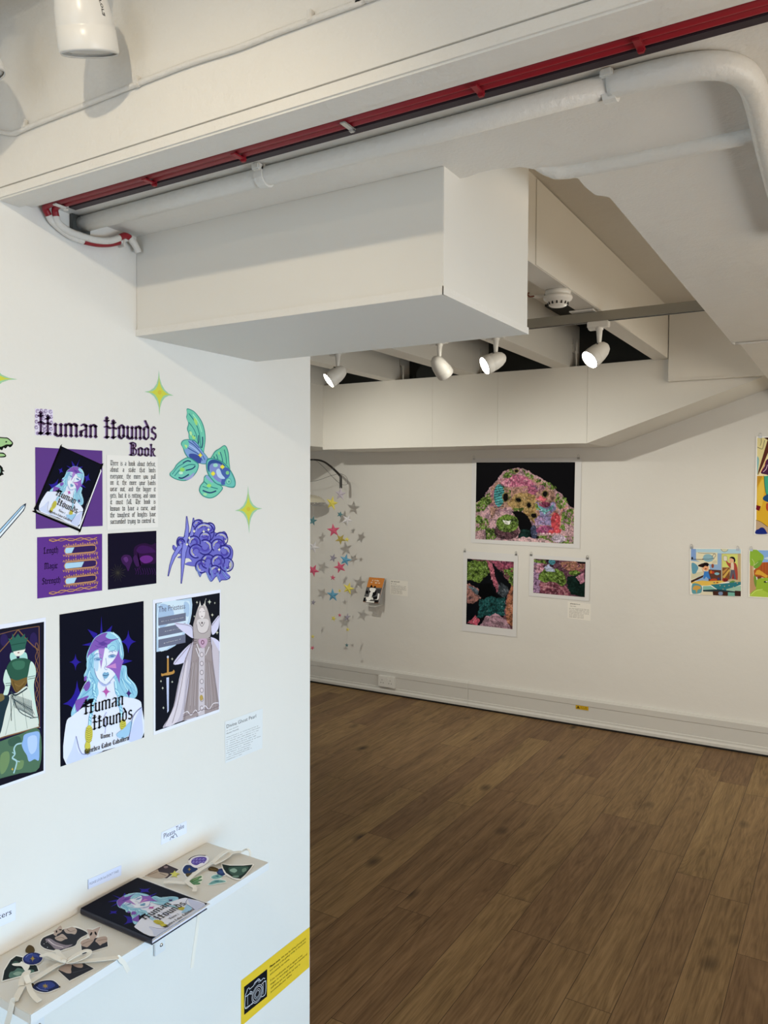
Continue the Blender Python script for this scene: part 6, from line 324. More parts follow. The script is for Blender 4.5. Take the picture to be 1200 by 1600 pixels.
 'book_cover': ["S",-1.199,1.0713,[["P","0b0d1c",[-2020,-1435,-2020,1435,2020,1435,2020,-1435]],["P","2a1f8f",[-1800,-85,-1608,-76,-1444,-63,-1305,-47,-1193,-27,-1107,-3,-1030,-28,-925,-49,-792,-67,-631,-82,-443,-94,-635,-103,-801,-116,-939,-133,-1051,-153,-1136,-176,-1214,-152,-1318,-130,-1451,-112,-1612,-97]],["P","2a1f8f",[-1497,-549,-1321,-218,-1158,-305]],["P","2a1f8f",[-1476,288,-1301,21,-1150,174]],["P","2a1f8f",[-1090,-735,-1119,-391,-1017,-413]],["P","2a1f8f",[-1260,858,-1141,875,-1043,913,-965,970,-908,1049,-870,1149,-866,1049,-835,970,-776,911,-691,873,-579,854,-697,837,-796,800,-873,743,-931,666,-968,570,-972,666,-1003,744,-1062,802,-1147,840]],["P","2a1f8f",[-899,-945,-819,-934,-753,-909,-700,-870,-660,-817,-633,-750,-632,-818,-612,-871,-574,-910,-518,-936,-443,-949,-522,-960,-589,-985,-642,-1023,-681,-1075,-708,-1140,-709,-1075,-729,-1023,-767,-984,-824,-958]],["P","2a1f8f",[-165,-898,19,-869,163,-815,269,-733,336,-623,363,-486,418,-622,506,-730,627,-810,781,-861,967,-885,780,-923,627,-988,508,-1081,423,-1199,371,-1343,342,-1200,274,-1083,167,-993,20,-931]],["P","2a1f8f",[-474,599,-335,1004,-305,621]],["C","93c6dd",[-1011,-476,-1215,-326,-1307,-89,-1305,220,-1153,489,-929,625,-549,692,-309,598,-218,782,69,828,347,1086,595,1190,765,1107,735,847,594,524,337,32,457,-230,424,-528,480,-738,650,-903,782,-1067,640,-1086,397,-942,131,-735,-43,-567,-242,-683,-464,-564,-716,-596,-883,-553]],["P","dde2f3",[2013,-1257,1801,-1346,1489,-1347,1171,-1303,940,-1261,829,-1225,788,-1173,775,-1112,753,-1047,715,-977,681,-900,649,-820,620,-739,595,-653,574,-564,552,-478,524,-402,491,-336,456,-277,413,-228,358,-195,276,-195,175,-222,80,-237,16,-205,-13,-95,-20,67,-2,231,43,346,132,387,259,384,390,373,490,388,543,434,571,492,592,568,625,662,676,793,735,954,797,1110,860,1227,909,1292,951,1324,1014,1339,1124,1351,1323,1393,1521,1435,1869,1435,2009,1352,2020,1301,2020,396,2011,306,1988,-66,2017,-407,2020,-432,2020,-1234]],["P","c9d2ee",[1995,-1237,1929,-1258,1838,-1209,1738,-1133,1645,-1073,1550,-1038,1447,-1004,1366,-973,1333,-949,1372,-937,1462,-932,1568,-927,1657,-911,1722,-891,1782,-869,1834,-828,1879,-747,1916,-587,1945,-370,1968,-170,1988,-66,2003,-88,2014,-193,2020,-329,2020,-1132]],["P","c5cdec",[1969,841,1898,830,1798,871,1690,933,1597,984,1523,1018,1458,1052,1396,1087,1334,1128,1257,1182,1173,1243,1107,1301,1084,1342,1114,1360,1184,1362,1280,1358,1390,1355,1536,1367,1715,1386,1883,1389,1997,1352,2020,1299,2020,958,2015,934]],["C","e3e8f6",[-737,-329,-835,-286,-882,-48,-810,261,-660,486,-299,461,-30,346,133,122,114,-32,-99,-248,-385,-345]],["C","b9d4ea",[-737,-329,-788,-222,-567,-180,-291,-225,-383,-332]],["L","5d9cc4",[-948,-519,-749,-393,-541,-416,-342,-481,-104,-355],17.6],["L","5d9cc4",[-945,533,-579,531,-290,506,-135,551,57,414],18.3],["L","5d9cc4",[-192,-608,-113,-398,47,-313,187,-484,280,-695],17.5],["L","5d9cc4",[-185,666,109,665,381,896,673,1036],18.4],["L","5d9cc4",[90,573,387,756,668,848],18.4],["L","5d9cc4",[-733,-308,-624,-479,-396,-396],17.7],["L","c4e6f0",[-1273,309,-1018,533,-717,577,-562,622],32.6],["L","c4e6f0",[-342,-481,-175,-524,29,-398],31.7],["L","c4e6f0",[340,-737,476,-902,659,-1005],31.4],["L","c4e6f0",[-89,782,129,757,317,944],33.3],["L","6aa6cc",[-972,-455,-842,-520,-636,-546],12.3],["L","6aa6cc",[-890,-392,-624,-479,-350,-523,-225,-599],12.4],["L","6aa6cc",[-95,-312,10,-483,177,-526,306,-736,496,-820],12.4],["L","6aa6cc",[-42,-398,133,-568,271,-736,476,-902,664,-985],12.4],["L","6aa6cc",[-1066,465,-823,601,-558,645,-318,552],12.8],["L","6aa6cc",[-286,529,-84,620,151,688,381,896,577,1108],12.8],["L","6aa6cc",[-126,597,173,618,435,802,716,894],12.9],["L","6aa6cc",[-89,782,143,827,374,1038,622,1142],12.9],["L","6aa6cc",[65,-227,255,-336,398,-486,525,-696],12.5],["L","6aa6cc",[-162,415,76,504,310,572,652,778],12.8],["L","6aa6cc",[-639,-563,-506,-597,-315,-523],12.3],["L","6aa6cc",[-1040,397,-879,487,-737,464],12.7],["L","c9ecf2",[-1287,219,-1146,421,-981,533],18.1],["L","c9ecf2",[-835,-477,-639,-563,-432,-581,-271,-649],17.6],["L","c9ecf2",[-139,-524,35,-693,252,-819],17.6],["L","c9ecf2",[111,851,379,1062,582,1132],18.5],["L","c9ecf2",[100,619,345,733,519,848],18.4],["C","7d56ad",[-1072,-425,-1225,-283,-1301,-45,-1287,109,-1188,51,-1081,263,-1076,511,-970,173,-693,305,-903,40,-685,-49,-887,-178,-800,-478,-710,-562,-846,-541]],["P","a880c9",[-909,-199,-322,-112,-871,18]],["P","5d3f95",[-1037,-220,-1079,-46,-977,129,-954,-47]],["L","5d3f95",[-1158,-305,-1058,-134,-1093,85,-1059,397],17.7],["L","5d3f95",[-1016,-306,-941,-178,-972,-47,-895,84],14.2],["P","8c62b8",[-766,509,-645,523,-548,548,-475,584,-426,632,-402,691,-323,634,-220,589,-95,556,55,535,227,526,60,465,-81,385,-194,285,-281,165,-341,28,-382,164,-446,280,-531,377,-638,453]],["P","c487c4",[-341,28,-385,393,-235,415]],["C","9fd2e2",[-945,106,-962,217,-895,396,-782,418,-737,261,-833,128]],["L","5d9cc4",[-833,128,-918,262,-840,396,-757,351],14.4],["C","7d56ad",[35,-693,-69,-525,81,-484,194,-611]],["C","7d56ad",[392,-963,340,-737,336,-528,490,-696,684,-904]],["C","7d56ad",[-205,-670,-225,-599,-120,-600,-100,-671]],["P","9bb9da",[-586,-94,-575,-99,-565,-116,-560,-144,-558,-179,-560,-219,-566,-258,-576,-295,-588,-324,-601,-343,-614,-351,-625,-346,-634,-329,-640,-302,-642,-267,-640,-228,-634,-188,-624,-151,-612,-121,-599,-102]],["P","4f7fae",[-592,-145,-587,-149,-582,-159,-581,-174,-581,-193,-584,-215,-589,-236,-596,-255,-603,-270,-611,-280,-618,-283,-624,-280,-628,-270,-630,-255,-630,-236,-627,-214,-622,-193,-615,-174,-608,-158,-600,-149]],["L","47659a",[-642,-351,-653,-223,-602,-84],14.1],["L","6d87b5",[-742,-359,-767,-200,-693,-93],14.1],["P","9bb9da",[-590,402,-576,398,-565,381,-557,353,-553,317,-553,277,-558,235,-567,197,-579,166,-592,146,-606,137,-619,141,-631,157,-639,185,-643,221,-642,261,-638,302,-629,341,-617,372,-604,393]],["P","4f7fae",[-592,341,-585,337,-580,327,-577,311,-577,291,-580,269,-585,247,-592,227,-601,211,-610,201,-618,198,-626,201,-631,211,-633,227,-633,247,-631,269,-625,291,-618,311,-609,327,-600,337]],["L","47659a",[-633,135,-656,269,-602,404],14.4],["L","6d87b5",[-739,149,-762,283,-709,418],14.4],["L","8b9cc9",[-596,47,-411,72,-335,1,-263,58,-279,102],14.4],["C","79a9c9",[-151,-65,-209,1,-180,58,-184,124,-99,154,-18,57,-51,-18]],["L","33456f",[-141,-52,-100,44,-114,150],17.9],["L","5c86b4",[-34,-18,27,12],14.4],["L","7785b9",[-385,-345,-99,-248,114,-32,133,122,-30,346],14.2],["L","a8b2dd",[3,-184,166,-11,123,211],42.8],["P","b65aa8",[176,55,237,65,288,85,330,117,362,159,385,214,383,159,396,116,424,84,466,63,522,53,461,44,410,24,368,-8,336,-50,314,-103,315,-50,302,-7,275,24,233,45]],["P","43296f",[428,858,480,865,524,881,559,905,586,938,605,980,604,938,616,905,640,881,677,864,726,857,673,850,630,834,595,810,568,777,550,736,550,777,538,810,514,835,477,851]],["L","5d9cc4",[42,-335,250,-357,439,-307,597,-394,799,-438,963,-490,1171,-504],92.2],["L","b5e2ee",[42,-335,250,-357,439,-307,597,-394,799,-438,963,-490,1171,-504],67.4],["L","5d9cc4",[191,-400,274,-315],17.7],["L","5d9cc4",[276,-400,359,-315],17.7],["L","5d9cc4",[380,-350,463,-264],17.7],["L","5d9cc4",[465,-350,549,-265],17.7],["L","5d9cc4",[537,-436,621,-351],17.7],["L","5d9cc4",[622,-436,706,-352],17.7],["L","5d9cc4",[739,-480,823,-395],17.7],["L","5d9cc4",[824,-480,908,-396],17.7],["L","5d9cc4",[903,-531,988,-447],17.6],["L","5d9cc4",[987,-532,1072,-448],17.6],["L","5d9cc4",[123,381,385,412,589,501,766,478,935,568,1198,589],94.8],["L","b5e2ee",[123,381,385,412,589,501,766,478,935,568,1198,589],69.3],["L","5d9cc4",[324,367,410,457],18.2],["L","5d9cc4",[412,366,498,456],18.2],["L","5d9cc4",[527,456,614,547],18.3],["L","5d9cc4",[615,456,702,546],18.3],["L","5d9cc4",[705,432,792,523],18.3],["L","5d9cc4",[792,432,880,523],18.3],["L","5d9cc4",[873,523,961,614],18.4],["L","5d9cc4",[961,522,1049,613],18.4],["P","c9c04f",[1432,-412,1507,-425,1571,-448,1618,-479,1642,-516,1641,-555,1617,-591,1571,-622,1507,-645,1432,-656,1354,-656,1279,-644,1216,-621,1169,-590,1145,-553,1144,-515,1168,-478,1214,-447,1278,-424,1353,-412]],["P","c9c04f",[1743,-486,1787,-491,1825,-505,1852,-526,1865,-552,1864,-580,1849,-609,1820,-634,1782,-654,1737,-667,1690,-671,1646,-666,1608,-653,1581,-632,1568,-607,1568,-578,1583,-550,1612,-524,1650,-504,1695,-491]],["P","c9c04f",[1469,745,1515,733,1554,711,1580,682,1592,648,1587,613,1568,580,1535,553,1493,533,1444,524,1394,525,1348,537,1309,558,1283,587,1271,620,1275,655,1294,688,1326,716,1369,736,1418,746]],["P","c9c04f",[1687,763,1730,759,1766,747,1793,729,1807,707,1807,683,1793,659,1768,637,1732,620,1690,609,1645,605,1603,609,1567,621,1540,638,1526,660,1526,685,1539,709,1565,731,1601,748,1643,759]],["P","7d7430",[1792,-684,1963,-581,1776,-495]],["L","8f8733",[1192,-626,1252,-534,1223,-441],14.1],["L","8f8733",[1252,-626,1312,-534,1283,-441],14.1],["L","8f8733",[1312,-627,1372,-535,1344,-441],14.1],["L","8f8733",[1372,-627,1432,-535,1404,-442],14.1],["L","8f8733",[1431,-628,1492,-535,1464,-442],14.1],["L","8f8733",[1491,-628,1552,-536,1524,-443],14.1],["L","8f8733",[1551,-628,1612,-536,1584,-443],14.1],["L","8f8733",[1319,557,1365,635,1343,723],14.7],["L","8f8733",[1382,556,1428,634,1406,722],14.7],["L","8f8733",[1444,556,1490,634,1469,722],14.7],["L","8f8733",[1507,556,1553,634,1532,722],14.7],["C","9cc4e2",[1646,404,1548,657,1404,961,1724,898,1826,725,1787,517]],["L","7f83b5",[1333,-949,1520,-902,1710,-850,1882,-739,1935,-496],17.4],["L","4d4f85",[1098,1322,1183,1129,1335,985,1616,913,1932,841],18.9],["L","b7b7dd",[924,73,1046,-16,1276,35,1520,3],18.0],["T","0c0c14",[810,-707,852,651,-392,3],"B","Human",0,1.0],["T","0c0c14",[1308,-428,1338,966,-397,3],"B","Hounds",0,1.0],["T","0c0c14",[1622,-151,1666,273,-122,1],"B","Tome 1",0,1.1],["T","0c0c14",[1897,-685,1925,841,-133,1],"B","Gynebra Calvo Caballero",0,1.15]]],
 'pr_room': ["F",-0.727,1.1009,[["P","e6e2da",[-3043,2854,2937,3030,3043,-2873,-2947,-3030]],["P","8aa9cf",[-2943,2764,2854,2980,2928,-1112,-2859,-1264]],["P","7c9bd0",[-2908,2766,-2347,2791,-2326,1469,-2884,1345]],["P","a9c9da",[-2347,2791,2854,2980,2864,2429,-2295,2274]],["P","d9d3b8",[-2314,2367,198,2440,223,948,-1302,957,-2280,1376]],["L","33303a",[-2073,2303,-1368,2271,-625,2326,-16,2289],37.7],["C","86aebd",[-1490,1700,-1277,2106,-710,2190,-268,1838,-391,1382,-868,1216,-1353,1378]],["L","2a2c34",[-1575,1555,-873,1544,-266,1716],47.1],["L","3a2a26",[-2886,1439,-1399,1498],75.8],["P","2a2c34",[-2648,1594,-2652,1541,-2666,1493,-2689,1454,-2719,1428,-2752,1418,-2785,1425,-2815,1447,-2839,1484,-2855,1530,-2861,1583,-2857,1636,-2843,1684,-2820,1723,-2790,1749,-2757,1759,-2724,1752,-2694,1729,-2670,1693,-2654,1646]],["L","33303a",[-442,1848,-189,2281,-12,2056,-264,1576],46.8],["C","c9c3a8",[-431,1193,-2,1496,133,1177,-168,1020]],["C","c7c9b0",[578,2904,1349,2912,1310,2678,1013,2553,711,2650]],["L","33303a",[578,2904,754,2652,1013,2571,1310,2697,1391,2914],37.2],["P","b9ab84",[656,2350,2864,2456,2928,-1112,715,-1074]],["P","c9cf74",[744,2261,2504,2347,2533,708,771,653]],["P","7a4f30",[789,607,1644,656,1670,-825,814,-835]],["P","c9a653",[852,-506,1562,466,1651,286,986,-824]],["P","b98a4a",[815,143,1305,544,1475,554,890,-225]],["P","b7a07c",[2544,2441,2755,2451,2859,-1024,2648,-1038]],["P","d8d4c0",[-2918,1248,-1305,1145,-685,710,-677,241,-2769,-1306,-2878,-1218]],["P","c9c5a9",[-2856,-362,-850,137,-1366,-459,-2844,-1121]],["C","5f96ae",[-2807,969,-2361,899,-2016,446,-2168,-36,-2340,-330,-2696,-352,-2793,116]],["P","40281e",[-2859,-1264,-1366,-459,-1449,-747,-2837,-1548]],["C","2a1a18",[-2073,650,-1741,914,-1391,1047,-997,1115,-775,893,-1032,549,-1469,477]],["P","5b3a30",[-808,281,666,274,691,-1169,-781,-1362]],["C","7fb0c0",[-104,-146,197,-34,476,-157,289,-355,-14,-328]],["P","b03a2e",[-115,-53,-125,-106,-156,-155,-205,-195,-268,-223,-337,-235,-407,-231,-471,-211,-522,-177,-554,-132,-566,-80,-556,-28,-525,21,-475,62,-413,89,-343,102,-273,98,-210,78,-159,43,-126,-2]],["P","c9702c",[-393,-23,-398,-87,-414,-146,-441,-193,-474,-224,-512,-237,-549,-229,-584,-202,-612,-158,-630,-101,-637,-38,-632,26,-616,85,-590,132,-556,163,-519,176,-481,168,-446,141,-419,97,-400,40]],["P","8a4a3a",[-180,757,-187,676,-208,602,-241,542,-284,502,-332,486,-381,496,-425,531,-461,587,-484,659,-493,740,-487,821,-466,895,-432,955,-389,995,-341,1010,-293,1000,-248,965,-213,909,-190,838]],["C","b54a30",[-569,-972,-49,-826,214,-1014,-477,-1266]],["P","3a3c70",[521,-807,515,-854,496,-897,466,-932,428,-955,386,-966,343,-961,304,-942,273,-911,253,-871,245,-825,251,-779,270,-736,300,-701,338,-677,381,-667,424,-672,462,-690,493,-721,514,-762]],["C","d99e76",[-1516,616,-1210,756,-842,701,-851,231,-1111,75,-1466,289]],["C","1c1416",[-1605,705,-1391,1047,-1129,1108,-819,937,-902,651,-1209,699,-1469,477]],["P","7a2a22",[-1010,334,-1016,311,-1033,289,-1060,271,-1094,258,-1132,252,-1170,254,-1204,262,-1232,277,-1249,297,-1256,320,-1250,344,-1233,366,-1206,384,-1172,397,-1134,402,-1096,401,-1062,392,-1035,377,-1017,357]],["P","3b79c4",[-1330,14,-847,-4,-526,-922,-877,-851,-1082,-629,-1226,-921,-1402,-913]],["C","c98f66",[-1645,467,-1419,103,-1283,-171,-1462,7]],["C","1c1a1e",[-1704,-1330,-1530,-1148,-1395,-1356,-1479,-1550,-1700,-1518]],["C","1c1a1e",[-650,-1353,-431,-1385,-254,-1533,-559,-1572]],["C","a4483c",[1202,1513,1549,1207,1888,1272,2313,1203,2511,522,2559,-767,2303,-599,2114,499,1644,656,1295,1100]],["C","d8c4b0",[1762,1219,2059,1235,2090,405,1818,435]],["C","d9a98a",[1542,1624,1709,1818,2091,1791,2140,1424,1803,1267,1589,1395]],["C","14101a",[1581,1811,1790,2007,2131,1932,2265,1523,2100,1283,2068,1651,1794,1822]],["P","5a5a68",[1776,386,2201,393,2391,-778,2179,-774,2039,-61,1822,-769,1626,-736]],["P","8a2c30",[1881,-737,2037,32,2178,-746]],["P","d8d4c8",[893,2055,1279,2027,1306,1472,929,1499]],["L","7d7a80",[893,2055,1279,2027,1306,1472,929,1499,893,2055],37.2],["C","d8b455",[-2766,-1496,-1706,-1188,-653,-1165,904,-1015,1248,-1132,222,-1481,-818,-1740,-1696,-1801,-2585,-1673]],["C","8a2c28",[814,-788,1240,-668,1518,-882,1248,-1132,905,-1108]],["P","101014",[1185,-932,1182,-960,1173,-987,1158,-1009,1139,-1023,1118,-1029,1097,-1026,1078,-1014,1062,-994,1052,-969,1048,-941,1051,-912,1060,-885,1075,-864,1094,-849,1115,-843,1136,-846,1156,-858,1171,-878,1181,-903]],["P","101014",[1390,-937,1388,-963,1380,-986,1367,-1006,1351,-1019,1332,-1024,1314,-1021,1297,-1010,1283,-993,1274,-970,1271,-945,1273,-918,1281,-895,1294,-875,1311,-862,1329,-857,1348,-860,1365,-871,1378,-888,1387,-911]],["P","8a3a28",[374,-1284,368,-1307,348,-1330,318,-1348,280,-1361,237,-1368,194,-1367,156,-1359,125,-1345,105,-1325,98,-1303,104,-1279,123,-1257,154,-1238,192,-1225,235,-1219,277,-1219,316,-1227,347,-1242,367,-1261]],["P","60606a",[11,-1327,6,-1348,-11,-1367,-38,-1383,-71,-1395,-109,-1401,-146,-1400,-181,-1393,-208,-1380,-225,-1363,-232,-1343,-226,-1323,-209,-1303,-182,-1287,-149,-1276,-111,-1270,-74,-1270,-40,-1278,-12,-1290,5,-1307]],["C","5b8a4a",[1591,-1202,2012,-942,2311,-1061,1932,-1225]],["C","d8c888",[563,-1224,1077,-1143,908,-1294]],["P","2f7480",[-558,-1628,1252,-1318,2926,-1020,2932,-1388,927,-2383,233,-2135]],["P","7fb3a8",[-1430,-1877,-555,-1769,235,-2228,-1422,-2348]],["P","97b8a6",[1265,-2061,2934,-1480,2954,-2585,1789,-2766]],["P","27383e",[-1422,-2348,233,-2135,2949,-2309,2957,-2769,-231,-2919,-1419,-2518]],["P","d3cbb4",[-1683,-2556,-281,-2500,-231,-2919,-1765,-2941]],["P","432820",[-240,-2404,1441,-2374,1450,-2884,-231,-2919]],["C","7487a8",[412,-2496,842,-2446,848,-2790,461,-2820]],["P","6fa79c",[1485,-2417,2250,-2407,2258,-2869,1493,-2881]],["P","3c2420",[2271,-2174,2946,-2170,2958,-2815,2283,-2839]],["C","5b94a0",[-2717,-1758,-2320,-1560,-1697,-1754,-1513,-2166,-1637,-2695,-2121,-2873,-2700,-2821]],["C","c49a4e",[-2622,-2150,-2315,-1844,-1782,-1902,-1689,-2179,-2040,-2393,-2166,-2829,-2306,-2412,-2572,-2432]],["P","c9a86a",[630,-1640,628,-1654,619,-1668,606,-1679,590,-1687,571,-1691,552,-1690,535,-1684,522,-1675,513,-1662,510,-1648,513,-1634,521,-1620,534,-1609,551,-1601,569,-1597,588,-1598,605,-1604,618,-1613,627,-1626]],["P","c9a86a",[1147,-1697,1144,-1712,1136,-1725,1123,-1736,1106,-1744,1088,-1748,1069,-1747,1052,-1741,1039,-1732,1030,-1720,1027,-1705,1030,-1691,1038,-1677,1051,-1666,1068,-1658,1086,-1655,1105,-1656,1122,-1661,1135,-1671,1144,-1683]],["P","c9a86a",[1658,-1569,1655,-1583,1647,-1597,1634,-1608,1617,-1615,1599,-1619,1580,-1618,1564,-1613,1550,-1603,1541,-1591,1538,-1577,1541,-1562,1549,-1549,1562,-1538,1579,-1530,1597,-1526,1616,-1527,1632,-1533,1646,-1542,1654,-1554]],["P","c9a86a",[2170,-1718,2167,-1733,2159,-1746,2146,-1757,2130,-1765,2112,-1768,2093,-1767,2077,-1762,2063,-1753,2055,-1740,2052,-1726,2054,-1712,2062,-1698,2075,-1687,2092,-1680,2110,-1676,2128,-1677,2145,-1682,2158,-1692,2167,-1704]],["P","c9a86a",[982,-2081,979,-2096,971,-2109,958,-2121,941,-2128,923,-2132,904,-2131,887,-2126,874,-2116,865,-2104,862,-2090,865,-2075,873,-2062,886,-2050,903,-2043,921,-2039,940,-2040,957,-2045,970,-2055,979,-2067]],["P","c9a86a",[2584,-1227,2582,-1242,2574,-1255,2561,-1266,2544,-1274,2526,-1277,2508,-1276,2491,-1271,2478,-1262,2469,-1249,2466,-1235,2469,-1221,2477,-1207,2490,-1196,2506,-1189,2524,-1185,2543,-1186,2559,-1191,2573,-1201,2581,-1213]]]],
 'pr_garden': ["F",-0.3962,1.1061,[["P","e9e6de",[-2851,2870,2737,2948,2851,-2867,-2820,-2948]],["P","7fa8dd",[-2742,2830,2659,2945,2697,992,-2710,1047]],["C","b9d0e6",[-1159,1859,-594,2115,55,2012,-262,1725]],["P","a8562a",[-2282,340,-1478,1389,-744,1446,2687,1525,2732,-784,-2269,-390]],["L","7d3a1c",[-1478,1389,-1446,-338],36.3],["L","7d3a1c",[-1151,1406,-1119,-317],36.3],["L","7d3a1c",[-825,1424,-793,-296],36.2],["L","7d3a1c",[-500,1441,-468,-275],36.1],["L","7d3a1c",[-176,1459,-144,-255],36.1],["L","7d3a1c",[146,1476,178,-234],36.0],["L","7d3a1c",[467,1494,500,-214],35.9],["L","7d3a1c",[787,1511,820,-194],35.9],["L","7d3a1c",[1106,1528,1139,-173],35.8],["L","7d3a1c",[1424,1546,1457,-153],35.8],["L","7d3a1c",[1741,1563,1774,-133],35.7],["L","7d3a1c",[2057,1580,2090,-113],35.6],["L","7d3a1c",[2371,1597,2404,-93],35.6],["L","7d3a1c",[2685,1614,2718,-73],35.5],["P","b58f6c",[-2728,1138,-2277,980,-2231,-205,-1950,-2013,-2318,-2223,-2685,-2617]],["L","d9d0b0",[-2375,883,-2269,-390,-1929,-1829],45.6],["P","86ad3c",[-2753,2509,-2741,2676,-2721,2758,-2684,2797,-2617,2835,-2531,2875,-1996,2882,-1959,2865,-1842,2770,-1729,2663,-1622,2563,-1514,2478,-1407,2396,-1313,2311,-1247,2218,-1212,2117,-1200,2010,-1210,1894,-1239,1765,-1289,1612,-1361,1440,-1450,1268,-1555,1112,-1686,961,-1842,811,-1996,689,-2122,624,-2205,638,-2263,713,-2313,808,-2375,883,-2460,901,-2555,890,-2644,917,-2710,1047,-2745,1348,-2761,1768,-2761,2193]],["C","6c9a3e",[-2292,888,-1809,1553,-1358,1577,-1553,1021,-2039,583]],["L","c9cf9a",[-2293,934,-2259,1346,-2515,1744],45.6],["L","c9cf9a",[-2293,934,-1807,1416],45.6],["P","cf9f3c",[-2175,-110,-1953,406,-1666,468,-713,-200,-871,-482,-1531,-161]],["C","70402a",[-1856,-364,-1446,-338,-1478,-795,-1682,-918,-1833,-727]],["P","8fae38",[-2012,-876,-1851,-682,-1361,-514,99,-330,2725,-429,2770,-2740,-2672,-2845,-2628,-2521,-2319,-2177,-1993,-1925]],["P","a5c04a",[-2656,-2844,-2439,-2415,-2155,-2101,-1828,-1931,-1499,-1889,142,-2584,2766,-2562,2770,-2757]],["L","c9d880",[-2559,-2699,-1989,-2107,-1254,-1871],55.0],["C","6d8f3a",[-2256,-206,-1977,-554,-1998,-1651,-2214,-1118]],["P","20301a",[-748,-946,-758,-980,-787,-1013,-834,-1040,-892,-1059,-958,-1069,-1023,-1068,-1083,-1057,-1130,-1036,-1161,-1007,-1172,-975,-1162,-940,-1133,-908,-1086,-881,-1027,-861,-962,-851,-896,-852,-837,-864,-790,-885,-759,-913]],["P","e8ecd8",[-749,-910,-753,-924,-767,-938,-788,-949,-815,-957,-846,-962,-876,-961,-903,-957,-925,-948,-939,-937,-944,-923,-940,-909,-926,-895,-905,-884,-877,-875,-847,-871,-817,-871,-790,-876,-768,-884,-754,-896]]]],
 'pr_large': ["F",-0.324,1.6423,[["P","efece6",[-3760,5949,3528,5613,3760,-5893,-3757,-5949]],["P","d9cf98",[-3630,5754,3385,5449,3473,1076,-3571,1269]],["L","3c3a44",[-3609,4623,-3155,4396,-3000,4523,-2821,5429],52.2],["L","3c3a44",[-3203,5699,-3193,5178,-3296,4790],52.1],["C","86b3b8",[-3610,3361,-3451,3358,-3388,2923,-3499,1618,-3574,1444]],["P","3a1d16",[-2905,5734,-1970,5768,-1882,5232,-2509,5464]],["P","5a2f24",[-2508,5420,-1960,5234,-2999,2310,-3513,1138,-3445,1704]],["P","e6d8b0",[-2457,3517,222,3474,270,999,-3466,1138,-2842,2308]],["C","4a2446",[-3181,1529,-2763,2308,-2619,3000,-1924,3336,-1885,1263,-2588,1309]],["L","d8c0d0",[-2907,1614,-2600,1959,-2453,2478],60.8],["L","d05a3a",[-2619,3000,-2842,2308,-3143,1616],52.0],["P","d0a52e",[-3569,1138,3475,992,3598,-5141,-2314,-5028,-3550,-4234]],["P","b98a2c",[-3569,1138,-2976,1093,-3354,223,-3566,-301]],["C","d9b84a",[-3424,-300,-2891,745,-2781,-993,-3063,-2738,-3474,-1872]],["C","3f9f86",[-2780,1093,-2780,1093,-1571,1072,-1533,-982,-2464,-1164,-2718,-123]],["L","2a5a50",[-2796,1093,-2703,-123,-2503,-1164],60.8],["C","1f4a78",[-2887,-1603,-2542,-1164,-1381,-808,-1355,-2189,-2528,-1946]],["C","a8482c",[-2521,-2294,-2290,-2116,-1358,-2016,-1336,-3225,-2389,-3073]],["P","6a1826",[-3583,-2398,-3082,-2547,-3254,-3108,-3613,-2941]],["P","b39a80",[-3589,-4253,-3031,-4482,-2314,-5002,3598,-5141,3610,-5730,-3575,-5899]],["L","3c2a20",[-3589,-4235,-3032,-4439,-2314,-5002],52.5],["C","1c2a78",[-3575,-5899,-3567,-5460,-3292,-5320,-3019,-5111,-2703,-5171,-2421,-5597,-2392,-5875]]]],
 'far_book': ["F",0,0,[["P","c07a3c",[0,0,2840,0,2779,-1598,-18,-1657]],["P","5a5a5c",[-18,-1657,2779,-1598,2840,-4060,0,-4060]],["P","d8d8d4",[21,-3264,2668,-3289,2616,-3579,46,-3700]],["K","f2ead8",[659,-539,2148,-557],10,240.0],["K","f2ead8",[518,-909,2266,-930],11,240.0],["C","131315",[666,-1472,782,-1226,1148,-1613,1441,-1363,1690,-1513,1556,-1833,1975,-2127,2031,-2730,1680,-3042,964,-2926,590,-2183]],["C","e6e6e2",[594,-1871,817,-1705,1351,-1716,1730,-1827,1668,-2293,1275,-2461,784,-2252]],["C","e6e6e2",[845,-2479,1361,-2458,1332,-3351,1193,-3789,609,-3817,833,-3080]],["P","131315",[568,-2491,582,-2584,570,-2669,535,-2738,480,-2783,409,-2800,331,-2789,252,-2750,179,-2686,121,-2604,83,-2511,68,-2417,78,-2331,113,-2261,169,-2215,241,-2197,321,-2209,401,-2249,473,-2315,531,-2398]],["C","e6e6e2",[2336,-2568,2640,-2630,2700,-3432,2468,-3371]],["P","131315",[1547,-3195,2352,-3012,2418,-3445,1829,-3645]],["P","131315",[-21,-3413,383,-3321,418,-4040,50,-4058]],["P","dcdcd8",[578,-3890,2056,-3889,2061,-4113,571,-4103]],["P","3a3a3c",[1903,-1820,2697,-1867,2590,-2557,2131,-2426]],["P","131315",[2005,-3679,2698,-3646,2726,-4066,2100,-4069]]]],
 'label_far_a': ["F",-1.587,0.7813,[["P","e8e5de",[-1589,1206,1589,1096,1589,-1206,-1589,-1096]],["K","2c2a26",[-1370,849,164,849],12,180.0],["K","3a3834",[-1370,548,-384,548],10,100.0],["K","4a4842",[-1370,274,1370,274],46,68.0],["K","4a4842",[-1370,123,1370,123],46,68.0],["K","4a4842",[-1370,-27,1370,-27],46,68.0],["K","4a4842",[-1370,-178,1370,-178],46,68.0],["K","4a4842",[-1370,-329,1370,-329],46,68.0],["K","4a4842",[-1370,-479,658,-479],34,68.0],["K","4a4842",[-1370,-630,658,-630],34,68.0],["K","4a4842",[-1370,-781,658,-781],34,68.0],["K","4a4842",[-1370,-932,658,-932],34,68.0]]],
